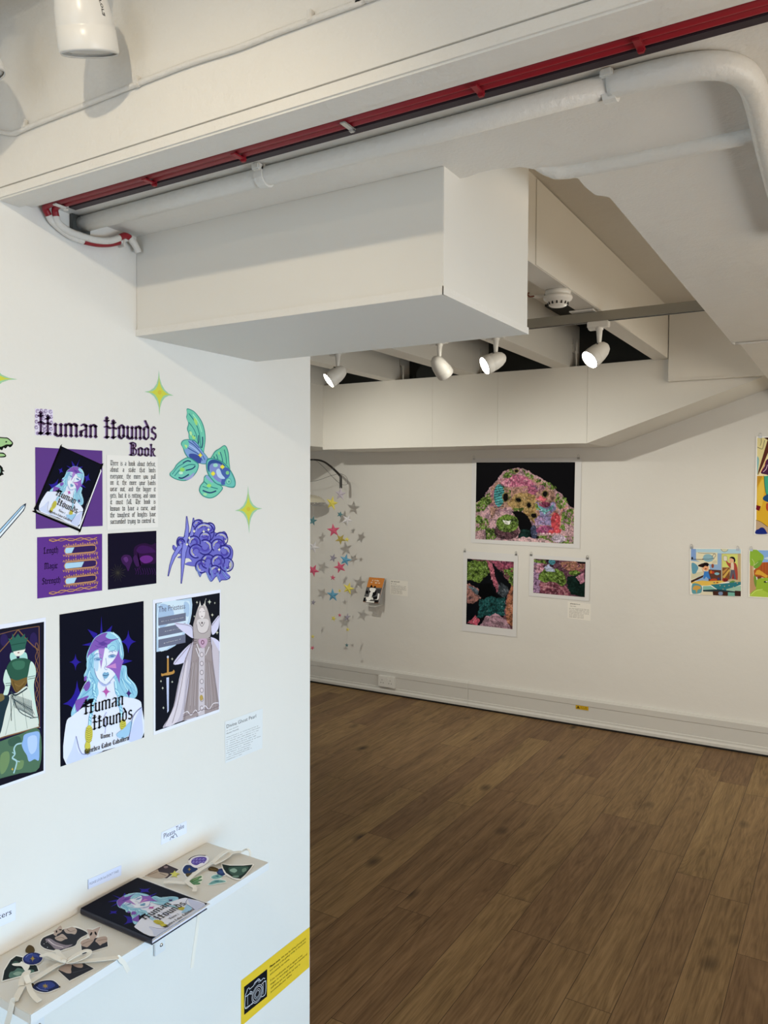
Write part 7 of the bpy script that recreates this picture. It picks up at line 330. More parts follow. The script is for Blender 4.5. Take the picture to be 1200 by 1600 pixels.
 'label_far_b': ["F",-3.0061,0.8393,[["P","e8e5de",[-1589,1206,1589,1096,1589,-1206,-1589,-1096]],["K","2c2a26",[-1370,849,164,849],12,180.0],["K","3a3834",[-1370,548,-384,548],10,100.0],["K","4a4842",[-1370,274,1370,274],46,68.0],["K","4a4842",[-1370,123,1370,123],46,68.0],["K","4a4842",[-1370,-27,1370,-27],46,68.0],["K","4a4842",[-1370,-178,1370,-178],46,68.0],["K","4a4842",[-1370,-329,1370,-329],46,68.0],["K","4a4842",[-1370,-479,658,-479],34,68.0],["K","4a4842",[-1370,-630,658,-630],34,68.0],["K","4a4842",[-1370,-781,658,-781],34,68.0],["K","4a4842",[-1370,-932,658,-932],34,68.0]]],
 'warn': ["F",-1.551,0.127,[["P","d0a92a",[-880,260,880,260,880,-260,-880,-260]],["P","14120c",[-774,-182,-528,198,-282,-182]],["P","d0a92a",[-669,-130,-528,94,-387,-130]],["L","14120c",[-528,52,-528,-104],114.4],["K","14120c",[-176,42,774,42],10,120.0],["K","14120c",[-176,-114,774,-114],9,80.0]]],
}

# ================================================================== TRUNKING, CABLES, PIPES
t = empty('cable_trunking', (XW, .90, U)); setp(t, 'long white batten and dark open channel along the underside of the front beam', 'trunking')
def P_(name, x0, x1, y0, y1, z0, z1, m, bev=0):
    o = box(name, x0-XW, x1-XW, y0-.90, y1-.90, z0-U, z1-U, m, t, bev); return o
P_('white_batten', XW, .5, .846, .892, U-.021, U-.0005, CEIL, .003)
P_('batten_lip', XW, .5, .893, .917, U-.013, U-.0005, CEIL, .001)
P_('channel_bed', XW+.03, .5, .917, .952, U-.004, U-.0005, DKGREY)
P_('dark_strip', XW+.055, .5, .9515, .968, U-.012, U-.0005, PURPL, .001)

RC = 0
t = empty('fire_alarm_cables', (-1.3, .94, 2.14)); setp(t, 'pair of red alarm cables clipped under the beam, partly daubed white at the left wall', 'cable')
def rel(ps, o): return [tuple(Vector(p)-Vector(o)) for p in ps]
ro = (-1.3, .94, 2.14)
for k, (y, z) in enumerate(((.9300, U-.0070), (.9435, U-.0070))):
    tube('red_cable', rel([(-1.262, y, z), (-.6, y, z+.0005), (.5, y, z)], ro), .0062, RED, t, sm=False)
c1 = [(-1.262,.937,2.141),(-1.285,.943,2.150),(-1.3,.9438,2.1465)]
c1 = [(-1.262,.930,2.146),(-1.28,.931,2.146),(-1.297,.934,2.143),(-1.3,.9437,2.1323)]
c2 = [(-1.262,.9435,2.146),(-1.275,.944,2.146),(-1.289,.949,2.143),(-1.292,.9536,2.1316)]
tube('red_bend', rel(c1, ro), .0062, RED, t); tube('red_bend', rel(c2, ro), .0062, RED, t)
w1 = [(-1.3,.9437,2.1323),(-1.3,.9504,2.124),(-1.3,.9697,2.114),(-1.3,.9942,2.1063),(-1.3,1.0195,2.1052)]
w1b = [(-1.3,1.0195,2.1052),(-1.3,1.0522,2.1085),(-1.3,1.0827,2.1165),(-1.3,1.1072,2.1272)]
w2 = [(-1.292,.9536,2.1316),(-1.292,.9555,2.1255),(-1.292,.9639,2.1188),(-1.292,.982,2.1122),(-1.292,1.0133,2.1111),(-1.292,1.0458,2.1129),(-1.292,1.0761,2.1199),(-1.292,1.1005,2.132)]
setp(tube('painted_cable', rel(w1, ro), .0066, PCABLE, t), 'white overpainted length of cable')
setp(tube('painted_cable', rel(w2, ro), .0068, PCABLE, t), 'white overpainted length of cable')
tube('red_cable_end', rel(w1b, ro), .0062, RED, t)
tube('red_cable_end', rel([(-1.292,1.1005,2.132),(-1.292,1.1147,2.1406),(-1.292,1.1272,2.1398)], ro), .0064, RED, t)
setp(tube('painted_cable', rel([(-1.292,1.1272,2.1398),(-1.292,1.1435,2.1257),(-1.292,1.1502,2.1155)], ro), .0068, PCABLE, t), 'white overpainted length of cable')
setp(tube('painted_cable', rel([(-1.3,1.1072,2.1272),(-1.298,1.124,2.1384),(-1.297,1.1389,2.1380),(-1.297,1.152,2.124)], ro), .0064, PCABLE, t), 'white overpainted length of cable')
for k, x in enumerate((-1.0244, -.8279, -.6246, -.4245, -.2224, -1.255, -1.294)):
    bm = bmesh.new()
    if k < 6:
        add_box(bm, x-.005-ro[0], x+.005-ro[0], .922-ro[1], .951-ro[1], U-.0155-ro[2], U-.0130-ro[2], .001); add_box(bm, x-.004-ro[0], x+.004-ro[0], .944-ro[1], .9505-ro[1], U-.0185-ro[2], U-.003-ro[2], .001)
        obj('cable_clip', bm, STEEL if k in (2,) else (PCABLE if k == 5 else RED), t)
    else:
        add_box(bm, -.012, .008, 1.112-ro[1], 1.117-ro[1], 2.118-ro[2], 2.146-ro[2], .001); obj('cable_clip', bm, PCABLE, t)

fc = [(-1.3092,.842,2.250),(-1.2912,.842,2.2449),(-1.2549,.842,2.234),(-1.237,.842,2.234),(-1.202,.842,2.2354),(-1.1429,.842,2.2361),(-1.0325,.842,2.2374),(-.9384,.842,2.2392),(-.8323,.842,2.2400),(-.7471,.842,2.2365),(-.6738,.842,2.2375),(-.5414,.842,2.2366),(-.4637,.842,2.2371),(.4,.842,2.238)]
t = empty('surface_cable', (-1.3, .842, 2.24)); setp(t, 'thin white painted cable running across the upright face of the front beam', 'cable')
tube('cable', rel(fc, (-1.3, .842, 2.24)), .0042, PCABLE, t)
for x in (-1.22, -.945, -.62, -.50):
    box('cable_clip', x-.004+1.3, x+.004+1.3, -.0055, .003, -.006, .009, PCABLE, t, .001)

xc_ = (-.385, 3.09, U)
t = empty('surface_cable', xc_); setp(t, 'thin grey cable across the step in the right-hand beam underside', 'cable')
tube('cable', rel([(-.392,3.085,U+.012),(-.386,3.088,U+.002),(-.378,3.09,U-.004),(-.30,3.092,U-.005),(.45,3.092,U-.005)], xc_), .0048, PIPEW, t)
def conduit():
    o = (-1.31, 1.0, U-.02)
    t = empty('conduit_pipe', o); setp(t, 'thick white painted conduit pipe under the front beam, bending round at the right', 'pipe')
    R = .0150; z = U-.0155
    tube('pipe', rel([(-1.300,1.019,z),(-1.0,1.015,z),(-.6,1.014,z),(-.2756,1.009,z)], o), R, PIPEW, t, 16, sm=False)
    tube('pipe_bend', rel([(-.2756,1.009,z),(-.23,1.009,z),(-.182,1.014,z),(-.152,1.027,z),(-.132,1.050,z),(-.122,1.085,z),(-.119,1.15,z),(-.122,1.35,z),(-.125,1.8,z)], o), R+.0012, PIPEW, t, 16)
    for x in (-.8412, -.2555-.02):
        bm = bmesh.new(); add_tube(bm, rel([(x-.008,1.0145,z),(x+.008,1.0145,z)], o), R+.0035, 16, False)
        add_box(bm, x-.008-o[0], x+.008-o[0], .990-o[1], 1.004-o[1], U-.012-o[2], U-.001-o[2], .002)
        obj('pipe_clip', bm, PIPEW, t)
    box('wall_plate', 0.0005, .010, -.004, .036, -.016, .019, DKGREY, t)
conduit()
# small pipes in the void above the bulkhead
for k, pts in enumerate(([(-2.7267,4.76,2.52),(-2.7267,4.76,2.475),(-2.7056,4.76,2.458),(-2.7054,4.76,2.366)], [(-2.66,4.80,2.44),(-2.60,4.80,2.44)], [(-2.49,4.78,2.50),(-2.49,4.78,2.43),(-2.46,4.78,2.42),(-2.455,4.78,2.366)], [(-2.1213,4.76,2.53),(-2.118,4.76,2.47),(-2.116,4.76,2.366)], [(-1.5,4.76,2.51),(-1.5,4.76,2.46),(-1.4796,4.76,2.4568),(-1.4786,4.76,2.366)], [(-1.4786,4.765,2.52),(-1.4786,4.765,2.4568)])):
    if k in (1, 5): continue
    o = pts[0]; t = empty('copper_pipe', o)
    setp(t, ['small white L-shaped pipe rising behind the bulkhead, leftmost above the lamp wall', '', 'small dark pipe in the void, right beside the leftmost white pipe', 'short white pipe just left of the third spotlight', 'small white pipe rising behind the bulkhead just left of the rightmost spotlight'][k], 'pipe')
    tube('pipe', rel(pts, o), .006, PIPEW if k != 2 else DKGREY, t, 8, sm=False)
    q = pts[-2]; box('joint', q[0]-o[0]-.009, q[0]-o[0]+.009, q[1]-o[1]-.009, q[1]-o[1]+.009, q[2]-o[2]-.009, q[2]-o[2]+.009, PIPEW if k != 2 else DKGREY, t, .003)
    if k == 4: tube('pipe', rel([(-1.4786,4.76,2.4568), (-1.4786,4.76,2.53)], o), .006, PIPEW, t, 8, sm=False)

# ================================================================== SMOKE DETECTOR, TRACK, SPOTLIGHTS
dt = empty('smoke_detector', (-.962, 2.86, 2.362)); setp(dt, 'white round smoke detector under the ceiling joist right of the soffit box', 'smoke detector')
lathe('mounting_base', [(0,0),(.047,0),(.047,-.010),(.045,-.018),(.042,-.020)], PLAST, dt)
lathe('sensor_head', [(.040,-.018),(.052,-.021),(.054,-.029),(.050,-.037),(.041,-.042),(.033,-.056),(.028,-.059),(0,-.060)], PLAST, dt)
for k in range(14):
    a = k*2*math.pi/14; M = Matrix.Rotation(a, 4, 'Z'); bm = bmesh.new(); add_box(bm, .0345, .0395, -.0026, .0026, -.054, -.044)
    bm.transform(M); obj('vent_slot', bm, BLACK, dt)
bm = bmesh.new(); add_tube(bm, [(-.052,0,-.012),(-.075,0,-.014),(-.09,-.01,-.012)], .007, 10); obj('cable_gland', bm, PLAST, dt)
setp(tube('cable_tail', [(-.09,-.01,-.012),(-.105,-.02,-.014),(-.112,-.02,-.004),(-.106,-.02,.001)], .0028, plain('red_brown_cable', (.20,.06,.04)), dt), 'reddish cable tail')

tk = empty('lighting_track', (-1.8, 3.25, 2.33)); setp(tk, 'grey metal lighting track crossing under the joists in the far room', 'lighting track')
box('track_rail', -1.7, 1.33, -.017, .017, -.017, .022, METAL, tk, .0015); box('track_rail', 1.333, 1.85, -.017, .017, -.017, .022, METAL, tk, .0015)
box('track_slot', -1.69, 1.84, -.006, .006, -.0185, -.0165, BLACK, tk)
for x in (-.10, .82): box('fixing_plate', x-.05, x+.05, -.045, .045, .024, .030, PLAST, tk, .001)

def spotlight(name_loc, d, label, on=True, parts=True, group='white track spotlights', stem=.055, yaw=0):
    """origin where the adapter meets the track; body pivots under a short tapered arm and points along d"""
    x, y, z = name_loc
    t = empty('track_spotlight', name_loc); setp(t, label, 'spotlight', group)
    bm = bmesh.new(); add_box(bm, -.048, .040, -.017, .017, -.026, 0, .003); add_box(bm, -.044, -.012, -.015, .015, -.034, -.024, .003)
    obj('track_adapter', bm, LAMPW, t)
    lathe('arm', [(0,-.022),(.0165,-.022),(.0165,-.034),(.013,-.036),(.009,-.036-stem*.85),(.008,-.036-stem),(0,-.036-stem)], LAMPW, t, 14)
    piv = Vector((0, 0, -.036-stem-.004)); D = Vector(d).normalized()
    up = Vector((0, 0, 1)); b = piv + D*.012 - up*.030
    Q = D.to_track_quat('Z', 'Y').to_matrix().to_4x4(); M = Matrix.Translation(b) @ Q
    lathe('lamp_body', [(0,-.062),(.012,-.060),(.024,-.050),(.033,-.032),(.0385,-.008),(.0405,.014),(.0400,.0155),(.0412,.017),(.0415,.044),(.0395,.048),(.0385,.046)], LAMPW, t, 32, M)
    lathe('lens', [(0,.044),(.0385,.044)], GLOW if on else plain('unlit_lens', (.5, .5, .48), .2), t, 32, M)
    lathe('pivot_screw', [(0,0),(.003,0),(.003,.022),(0,.022)], DKGREY, t, 8, Matrix.Translation(piv+Vector((0,-.011,0))) @ Matrix.Rotation(math.pi/2, 4, 'X'))
    return t, Vector(name_loc)+b+D*.06, D, M
TZ = 2.313
l1 = spotlight((-2.225, 3.25, TZ), (-.55,-.62,-.62), 'lit white spotlight on the track, leftmost of the four beyond the doorway')
l2 = spotlight((-1.655, 3.25, TZ), (.25,.90,-.78), 'white spotlight turned to the far wall, second from left on the track', on=True)
l3 = spotlight((-1.375, 3.25, TZ), (-.62,-.62,-.42), 'lit white spotlight just below the corner of the soffit box')
l4 = spotlight((-.915, 3.25, TZ), (-.50,-.62,-.62), 'lit white spotlight on the track, rightmost, below the smoke detector')
l5 = spotlight((-2.9, 3.25, TZ), (.12,.90,-.62), 'white spotlight on the track hidden behind the left partition')
l6 = spotlight((-.12, 3.25, TZ), (.25,.9,-.72), 'added white spotlight on the track, unseen above the right beam')  # lamp added out of view to light the right of the far wall
for L_, pw, an in ((l5, 51, 105), (l2, 44, 105), (l6, 33, 100)):
    spot('spotlight_beam', L_[1], L_[2], pw, WARM, an, .9, .012)
for L_, pw, an in ((l1, 9, 90), (l3, 9, 90), (l4, 9, 90)):
    spot('spotlight_beam', L_[1], L_[2], pw, (1.0,.84,.64), an, .8, .02)

nt_ = spotlight((-.948, .745, 2.430), (-.17,.36,-1), 'large white spotlight hanging at the top left, close to the viewer', group='near track spotlights')
for c in nt_[0].children:
    if c.name.startswith('lens'): c.data.materials[0] = plain('unlit_reflector', (.5, .5, .48), .2)
nt2 = spotlight((-1.165, .70, 2.43), (.1,.4,-1), 'white spotlight mostly cut off by the left edge of the photo', on=False, group='near track spotlights')
nk = empty('lighting_track', (-.6, .745, 2.4485)); setp(nk, 'white lighting track above the nearest spotlight', 'lighting track')
box('track_rail', -.70, 1.6, -.017, .017, -.017, .017, LAMPW, nk, .001)
for x in (-.5, .2, 1.2): box('hanger', x-.01, x+.01, -.01, .01, .017, ZC-2.4485-.001, LAMPW, nk)
nk2 = spotlight((.05, .745, 2.430), (-1,-.15,-.9), 'white spotlight on the near track to the right of the view', on=False, group='near track spotlights')
# lamps on a second near track, behind the viewer's head, that wash the left wall
t5 = empty('lighting_track', (-.25, -2.2, 2.58)); setp(t5, 'short lighting track on the ceiling near the shop window', 'lighting track'); box('track_rail', -.4, .6, -.017, .017, -.017, .069, LAMPW, t5, .001)
tr = empty('lighting_track', (-.5, -.15, 2.58)); setp(tr, 'white lighting track on the ceiling above the viewer', 'lighting track'); box('track_rail', -.8, 1.6, -.017, .017, -.017, .069, LAMPW, tr, .001)
k1 = spotlight((-.30, -.15, 2.563), (-1,1.15,-1.15), 'white spotlight above the viewer aimed at the left wall', group='near track spotlights')
k2 = spotlight((-.25, -2.2, 2.563), (0,1,-.14), 'white spotlight above the viewer aimed at the front beam', group='near track spotlights')
spot('spotlight_beam', k1[1], k1[2], 22, (1.0,.84,.60), 84, .6, .012)
spot('spotlight_beam', k2[1], k2[2], 14, (1.0,.84,.62), 70, .9, .02)

# ================================================================== FAR ROOM FITTINGS
so = empty('double_socket', (-3.0897, 5.214, .103)); setp(so, 'white double power socket on the skirting board below the book', 'socket')
box('back_box', -.073, .073, -.020, 0, -.043, .043, PLAST, so, .002); box('face_plate', -.0735, .0735, -.026, -.019, -.0435, .0435, PLAST, so, .003)
for s in (-1, 1):
    for (x, z) in ((0, .012), (-.011, -.010), (.011, -.010)):
        box('pin_hole', s*.036+x-.002, s*.036+x+.002, -.0265, -.0255, z-.0035, z+.0035, BLACK, so)
    box('switch_rocker', s*.012-.006, s*.012+.006, -.029, -.025, .012, .030, PLAST, so, .001)

# ================================================================== PRINTS AND LETTERING
GAIN = {'L': 1.0, 'F': 1.0, 'S': 1.0}
ROT = {'L': Matrix(((0,0,1),(1,0,0),(0,1,0))), 'F': Matrix(((1,0,0),(0,0,-1),(0,1,0))), 'S': Matrix.Identity(3)}
def catmull(p, n=4):
    N_ = len(p); out = []
    for i in range(N_):
        a, b, c, d = p[i-1], p[i], p[(i+1) % N_], p[(i+2) % N_]
        for k in range(n):
            t = k/n; out.append(tuple(.5*(2*b[j]+(c[j]-a[j])*t+(2*a[j]-5*b[j]+4*c[j]-d[j])*t*t+(3*b[j]-a[j]-3*c[j]+d[j])*t**3) for j in (0, 1)))
    return out
def catopen(p, n=4):
    if len(p) < 3: return p
    v = smooth_path([(x, y, 0) for x, y in p], n); return [(q.x, q.y) for q in v]
# broad-nib black letter: S = upright stem with diamond feet, L = hairline or slanted stroke; x-height 5, cap 7.6, descender -2.2
def st(x, a, b): return ('S', x, a, b)
def ln(*p): return ('L', p)
_A, _D = 7.4, -2.2
BL = {
 'a': (3.4, [st(2.4,0,4.6), ln(.5,4.2,1.5,5,2.4,4.4), st(.6,.3,2.2), ln(.6,2.2,2.4,3.0)]),
 'b': (3.4, [st(.6,.2,_A), st(2.5,.6,4.4), ln(.6,4.2,1.6,5,2.5,4.4), ln(.6,.5,1.5,-.1,2.5,.8)]),
 'c': (2.9, [st(.6,.4,4.5), ln(.6,4.4,1.5,5.1,2.4,4.3), ln(.6,.6,1.4,-.1,2.4,.7)]),
 'd': (3.4, [st(.6,.4,4.3), ln(.6,4.4,1.6,5,2.5,4.4), ln(.6,.6,1.5,-.1,2.5,.8), ln(2.5,.6,2.5,4.4,1.0,7.2)]),
 'e': (2.9, [st(.6,.4,4.5), ln(.6,4.4,1.5,5.1,2.3,4.2,1.9,3.1,.7,2.4), ln(.6,.6,1.4,-.1,2.4,.7)]),
 'f': (2.5, [st(.8,-.6,6.4), ln(.8,6.3,1.6,7.3,2.6,6.6), ln(0,4.6,2.3,4.6)]),
 'g': (3.4, [st(.6,.8,4.3), ln(.6,4.4,1.6,5,2.5,4.4), ln(.6,.8,1.5,.1,2.5,.9), ln(2.5,4.4,2.5,-1,1.4,-2.2,.3,-1.5)]),
 'h': (3.4, [st(.6,0,_A), ln(.6,4.1,1.6,5,2.5,4.3), ln(2.5,4.3,2.5,.4,1.5,-1.6)]),
 'i': (1.6, [st(.7,0,4.7), ln(.4,6.2,1.0,6.6)]),
 'k': (3.2, [st(.6,0,_A), ln(.6,3.2,1.8,5,2.6,4.4,1.6,3.0), ln(1.4,3.0,2.0,.8,2.9,.2)]),
 'l': (1.6, [st(.7,0,_A)]),
 'm': (5.2, [st(.6,0,4.6), st(2.4,0,4.6), st(4.2,0,4.6), ln(.6,4,1.6,5,2.4,4.3), ln(2.4,4,3.4,5,4.2,4.3)]),
 'n': (3.4, [st(.6,0,4.6), st(2.4,0,4.6), ln(.6,4,1.6,5,2.4,4.3)]),
 'o': (3.4, [st(.6,.5,4.3), st(2.4,.7,4.5), ln(.6,4.3,1.5,5.1,2.4,4.4), ln(.6,.6,1.5,-.1,2.4,.7)]),
 'p': (3.4, [st(.6,_D,4.6), st(2.5,.6,4.4), ln(.6,4.1,1.6,5,2.5,4.4), ln(.6,.5,1.5,-.1,2.5,.8)]),
 'r': (2.5, [st(.6,0,4.6), ln(.6,4,1.4,5,2.3,4.2)]),
 's': (2.8, [ln(2.2,4.2,1.3,5,.5,4.1,.7,3.0,2.1,2.1,2.3,1.0,1.4,-.1,.3,.7)]),
 't': (2.3, [st(.7,.3,5.9), ln(0,4.6,2.0,4.6), ln(.7,.5,1.3,-.1,2.0,.5)]),
 'u': (3.4, [st(.6,.4,4.6), st(2.4,0,4.6), ln(.6,.6,1.5,-.1,2.4,.8)]),
 'v': (3.2, [st(.6,.4,4.8), ln(2.4,4.8,2.5,1.0,1.5,-.1,.6,.6)]),
 'w': (4.8, [st(.6,.4,4.8), st(2.4,.4,4.8), ln(4.1,4.8,4.2,1.0,3.2,-.1,2.4,.6), ln(.6,.6,1.4,-.1,2.4,.8)]),
 'y': (3.2, [st(.6,.6,4.8), ln(.6,.6,1.5,-.1,2.4,.9), ln(2.4,4.8,2.4,-.8,1.3,-2.3)]),
 'H': (5.4, [st(1.2,0,7.6), st(3.7,0,6.6), ln(.1,3.9,1.2,4.3,2.4,3.6,3.7,4.0,4.9,3.5), ln(.2,6.5,1.2,6.1,2.0,6.5), ln(2.9,5.6,3.7,5.3,4.6,5.9), ln(.3,.4,1.2,.1,2.0,.5), ln(2.9,.5,3.7,.1,4.7,.6)]),
 'B': (4.4, [st(1.0,0,7.4), ln(.1,7.0,1.4,7.9,3.2,7.2,3.4,5.6,2.2,4.3), ln(1.0,4.2,2.6,4.4,3.7,3.2,3.5,1.0,2.0,-.3,.2,.5), st(2.0,.8,6.6)]),
 'L': (4.0, [st(1.2,.4,7.4), ln(.3,5.2,1.2,7.7,2.4,7.0), ln(.2,.5,1.4,-.2,2.6,.7,3.6,.2)]),
 'M': (5.8, [st(.8,0,7.0), st(2.8,.4,7.0), st(4.7,0,6.8), ln(.1,6.4,1.2,7.8,2.8,6.6), ln(2.8,6.6,3.7,7.6,4.7,6.8)]),
 'S': (4.0, [ln(3.3,6.2,2.2,7.8,.8,6.8,.7,5.0,2.2,4.0,3.4,2.8,3.2,.9,1.7,-.2,.2,.8), ln(2.0,6.8,2.0,.8)]),
 'T': (4.0, [ln(.1,6.4,1.0,7.7,3.8,7.2), ln(1.2,6.2,.7,3.6,.9,1.0,2.1,-.1,3.6,1.2), st(2.3,1.0,6.6)]),
 'G': (4.2, [ln(3.4,6.6,2.1,7.8,.9,6.2,.6,3.0,1.2,.6,2.4,-.2,3.6,.9), st(3.4,.8,3.6), ln(1.9,6.4,1.8,1.0)]),
 'C': (3.8, [ln(3.3,6.6,2.1,7.8,.9,6.2,.6,3.0,1.2,.6,2.4,-.2,3.5,.9), ln(1.9,6.4,1.8,1.0)]),
 '1': (2.0, [st(1.0,0,6.4), ln(.1,5.4,1.0,6.6)]), '.': (1.3, [st(.5,.1,.4)]), ',': (1.3, [ln(.5,.4,.6,-.2,.2,-1.2)]), ' ': (2.0, []),
}
def black_letter(txt, wt=1.0):
    """polygons in em units where the capital height is 1; returns (polys, advance, indices of word starts)"""
    polys = []; x = 0; s = 1/7.6; w = .62*wt
    for ch in txt:
        adv, strokes = BL.get(ch, BL['n'])
        for sk in strokes:
            if sk[0] == 'S':
                _, sx, a, b = sk; cx = x+sx; d = w*1.05
                polys.append([(cx-w*.55, a+d*.4), (cx+w*.55, a+d*.4), (cx+w*.55, b-d*.4), (cx-w*.55, b-d*.4)])
                for yy in (a+d*.35, b-d*.35): polys.append([(cx-d, yy), (cx, yy-d*.95), (cx+d, yy), (cx, yy+d*.95)])
            else:
                p = sk[1]; q = [(p[i]+x, p[i+1]) for i in range(0, len(p), 2)]; n = (w*.46, w*.42)   # nib at about 40 degrees
                for a, b in zip(q, q[1:]):
                    dx, dy = b[0]-a[0], b[1]-a[1]; m = n
                    if abs(dx*n[1]-dy*n[0]) < .25*math.hypot(dx, dy)*w: m = (n[0]*.6, -n[1]*.6)
                    polys.append([(a[0]-m[0], a[1]-m[1]), (b[0]-m[0], b[1]-m[1]), (b[0]+m[0], b[1]+m[1]), (a[0]+m[0], a[1]+m[1])])
                    polys.append([(b[0]-w*.4, b[1]), (b[0], b[1]-w*.4), (b[0]+w*.4, b[1]), (b[0], b[1]+w*.4)])
        x += adv
    return [[(px*s, py*s) for px, py in q] for q in polys], (x-.5)*s
_fc = {}
def sans(txt):
    if txt in _fc: return _fc[txt]
    cu = bpy.data.curves.new('t', 'FONT'); cu.body = txt; cu.resolution_u = 2
    o = bpy.data.objects.new('t', cu); C.objects.link(o); bpy.context.view_layer.update()
    me = bpy.data.meshes.new_from_object(o.evaluated_get(bpy.context.evaluated_depsgraph_get()))
    s = 1/.73; P = [[(me.vertices[v].co.x*s, me.vertices[v].co.y*s) for v in p.vertices] for p in me.polygons]
    adv = max([q[0] for p in P for q in p] or [1]); bpy.data.objects.remove(o); bpy.data.curves.remove(cu); bpy.data.meshes.remove(me)
    _fc[txt] = (P, adv); return _fc[txt]
def sheet(key, name, parent=None, z0=.0003, dz=1.3e-5, skip=(), only=None, off=(0, 0, 0), place=True, gain=1.0):
    pl, cx, cy, ops = ART[key]
    verts = []; faces = []; cols = []; U_ = 1/2e4; lay = z0; rnd = random.Random(key)
    def face(p, col, z):
        i = len(verts); verts.extend((x, y, z) for x, y in p); faces.append(tuple(range(i, i+len(p)))); cols.append(col)
    for k, op in enumerate(ops):
        if k in skip or (only and k not in only): continue
        kind, c, q = op[0], hexcol(op[1], gain), op[2]; p = [(q[i]*U_, q[i+1]*U_) for i in range(0, len(q), 2)]; lay += dz
        if kind == 'P': face(p, c, lay)
        elif kind == 'C': face(catmull(p), c, lay)
        elif kind == 'L':
            w_ = op[3]*U_/2; p = catopen(p) if len(p) < 12 else p; pr = None
            for i, a in enumerate(p):
                b0 = p[max(i-1, 0)]; b1 = p[min(i+1, len(p)-1)]; d = math.hypot(b1[0]-b0[0], b1[1]-b0[1]) or 1
                n = (-(b1[1]-b0[1])/d*w_, (b1[0]-b0[0])/d*w_); cur = ((a[0]+n[0], a[1]+n[1]), (a[0]-n[0], a[1]-n[1]))
                if pr: face([pr[0], pr[1], cur[1], cur[0]], c, lay)
                pr = cur
        elif kind == 'K':          # a line of lettering too small to read
            n, h = op[3], op[4]*U_; (ax, ay), (bx_, by) = p; L_ = math.hypot(bx_-ax, by-ay); ux, uy = (bx_-ax)/L_, (by-ay)/L_; st_ = L_/n
            for i in range(n):
                if rnd.random() < .15: continue
                a = i*st_; b = a+st_*rnd.uniform(.5, .85); t = rnd.choice((.6, .6, .65, 1.0)); lo = 0 if rnd.random() < .85 else -.3
                for (s0, s1, e0, e1) in ((0, .35, lo, t), (.65, 1, 0, .6), (0, 1, rnd.choice((0, .4)), rnd.choice((.2, .6)))):
                    x0 = a+(b-a)*s0; x1 = a+(b-a)*s1; face([(ax+ux*x-uy*y*h, ay+uy*x+ux*y*h) for x, y in ((x0, e0), (x1, e0), (x1, e1), (x0, e1))], c, lay)
        elif kind == 'T':
            font, txt, just, wt = op[3:7]; a, b = p[0], p[1]; up = (q[4]*U_, q[5]*U_); bx_ = (b[0]-a[0], b[1]-a[1])
            if font == 'B' and just:
                ws = [black_letter(s, wt) for s in txt.split(' ')]; tot = sum(w_[1] for w_ in ws); h = math.hypot(*up); Lh = math.hypot(*bx_)/h
                sc = min(1.0, (Lh-.28*(len(ws)-1))/tot); gap = (Lh-tot*sc)/(len(ws)-1); x = 0
                for P, adv in ws:
                    for g in P: face([(a[0]+bx_[0]*(x+gx*sc)/Lh+up[0]*gy, a[1]+bx_[1]*(x+gx*sc)/Lh+up[1]*gy) for gx, gy in g], c, lay)
                    x += adv*sc+gap
            else:
                P, adv = black_letter(txt, wt) if font == 'B' else sans(txt)
                for g in P: face([(a[0]+bx_[0]*gx/adv+up[0]*gy, a[1]+bx_[1]*gx/adv+up[1]*gy) for gx, gy in g], c, lay)
    me = bpy.data.meshes.new(name); me.from_pydata(verts, [], faces); me.materials.append(INK)
    at = me.color_attributes.new('ink', 'FLOAT_COLOR', 'CORNER')
    data = np.array([cols[p.index] for p in me.polygons for _ in p.vertices], dtype=np.float32).ravel(); at.data.foreach_set('color', data)
    # all inked faces look outwards
    bad = [p.index for p in me.polygons if p.normal.z < 0]
    if bad:
        bm = bmesh.new(); bm.from_mesh(me); bm.faces.ensure_lookup_table(); bmesh.ops.reverse_faces(bm, faces=[bm.faces[i] for i in bad]); bm.to_mesh(me); bm.free()
    o = bpy.data.objects.new(name, me); C.objects.link(o)
    if parent: o.parent = parent
    elif place:
        base = {'L': (XW, cx, cy), 'F': (cx, YF, cy), 'S': (cx, cy, .775)}[pl]
        o.matrix_world = Matrix.Translation(Vector(base)+Vector(off)) @ ROT[pl].to_4x4()
    return o
def paper(key, name, label, cat, group=None, th=.0004, margin=0, lift=.0004, art='artwork', mat=None, quad=None, gain=1.0):
    """a sheet of paper (box) fixed to its wall, with the printed image as its part"""
    pl, cx, cy, ops = ART[key]
    q = quad or ops[0][2][:8]; p = [(q[i]/2e4, q[i+1]/2e4) for i in range(0, 8, 2)]
    bm = bmesh.new(); add_prism(bm, p, 2, lift, lift+th)
    o = obj(name, bm, mat or PAPER); base = {'L': (XW, cx, cy), 'F': (cx, YF, cy), 'S': (cx, cy, .775)}[pl]
    o.matrix_world = Matrix.Translation(Vector(base)) @ ROT[pl].to_4x4(); setp(o, label, cat, group)
    sheet(key, art, parent=o, z0=lift+th, gain=gain); return o
def cutout(key, name, label, cat, group=None, lift=.0002, gain=1.0):
    o = sheet(key, name, z0=lift, gain=gain); setp(o, label, cat, group); return o
G1 = 1.12
cutout('star_a', 'star_sticker', 'yellow-green four-pointed star sticker above the purple book title', 'wall sticker', 'star stickers on the left wall', gain=G1)
cutout('star_b', 'star_sticker', 'yellow-green four-pointed star sticker right of the fish and the purple flower', 'wall sticker', 'star stickers on the left wall', gain=G1)
cutout('star_c', 'star_sticker', 'yellow-green star sticker cut off by the left edge of the photo', 'wall sticker', 'star stickers on the left wall', gain=G1)
cutout('fish', 'fish_sticker', 'teal and blue fantail fish sticker on the left wall', 'wall sticker', gain=G1)
cutout('flower', 'flower_sticker', 'curly purple-blue flower sticker below the fish', 'wall sticker', gain=G1)
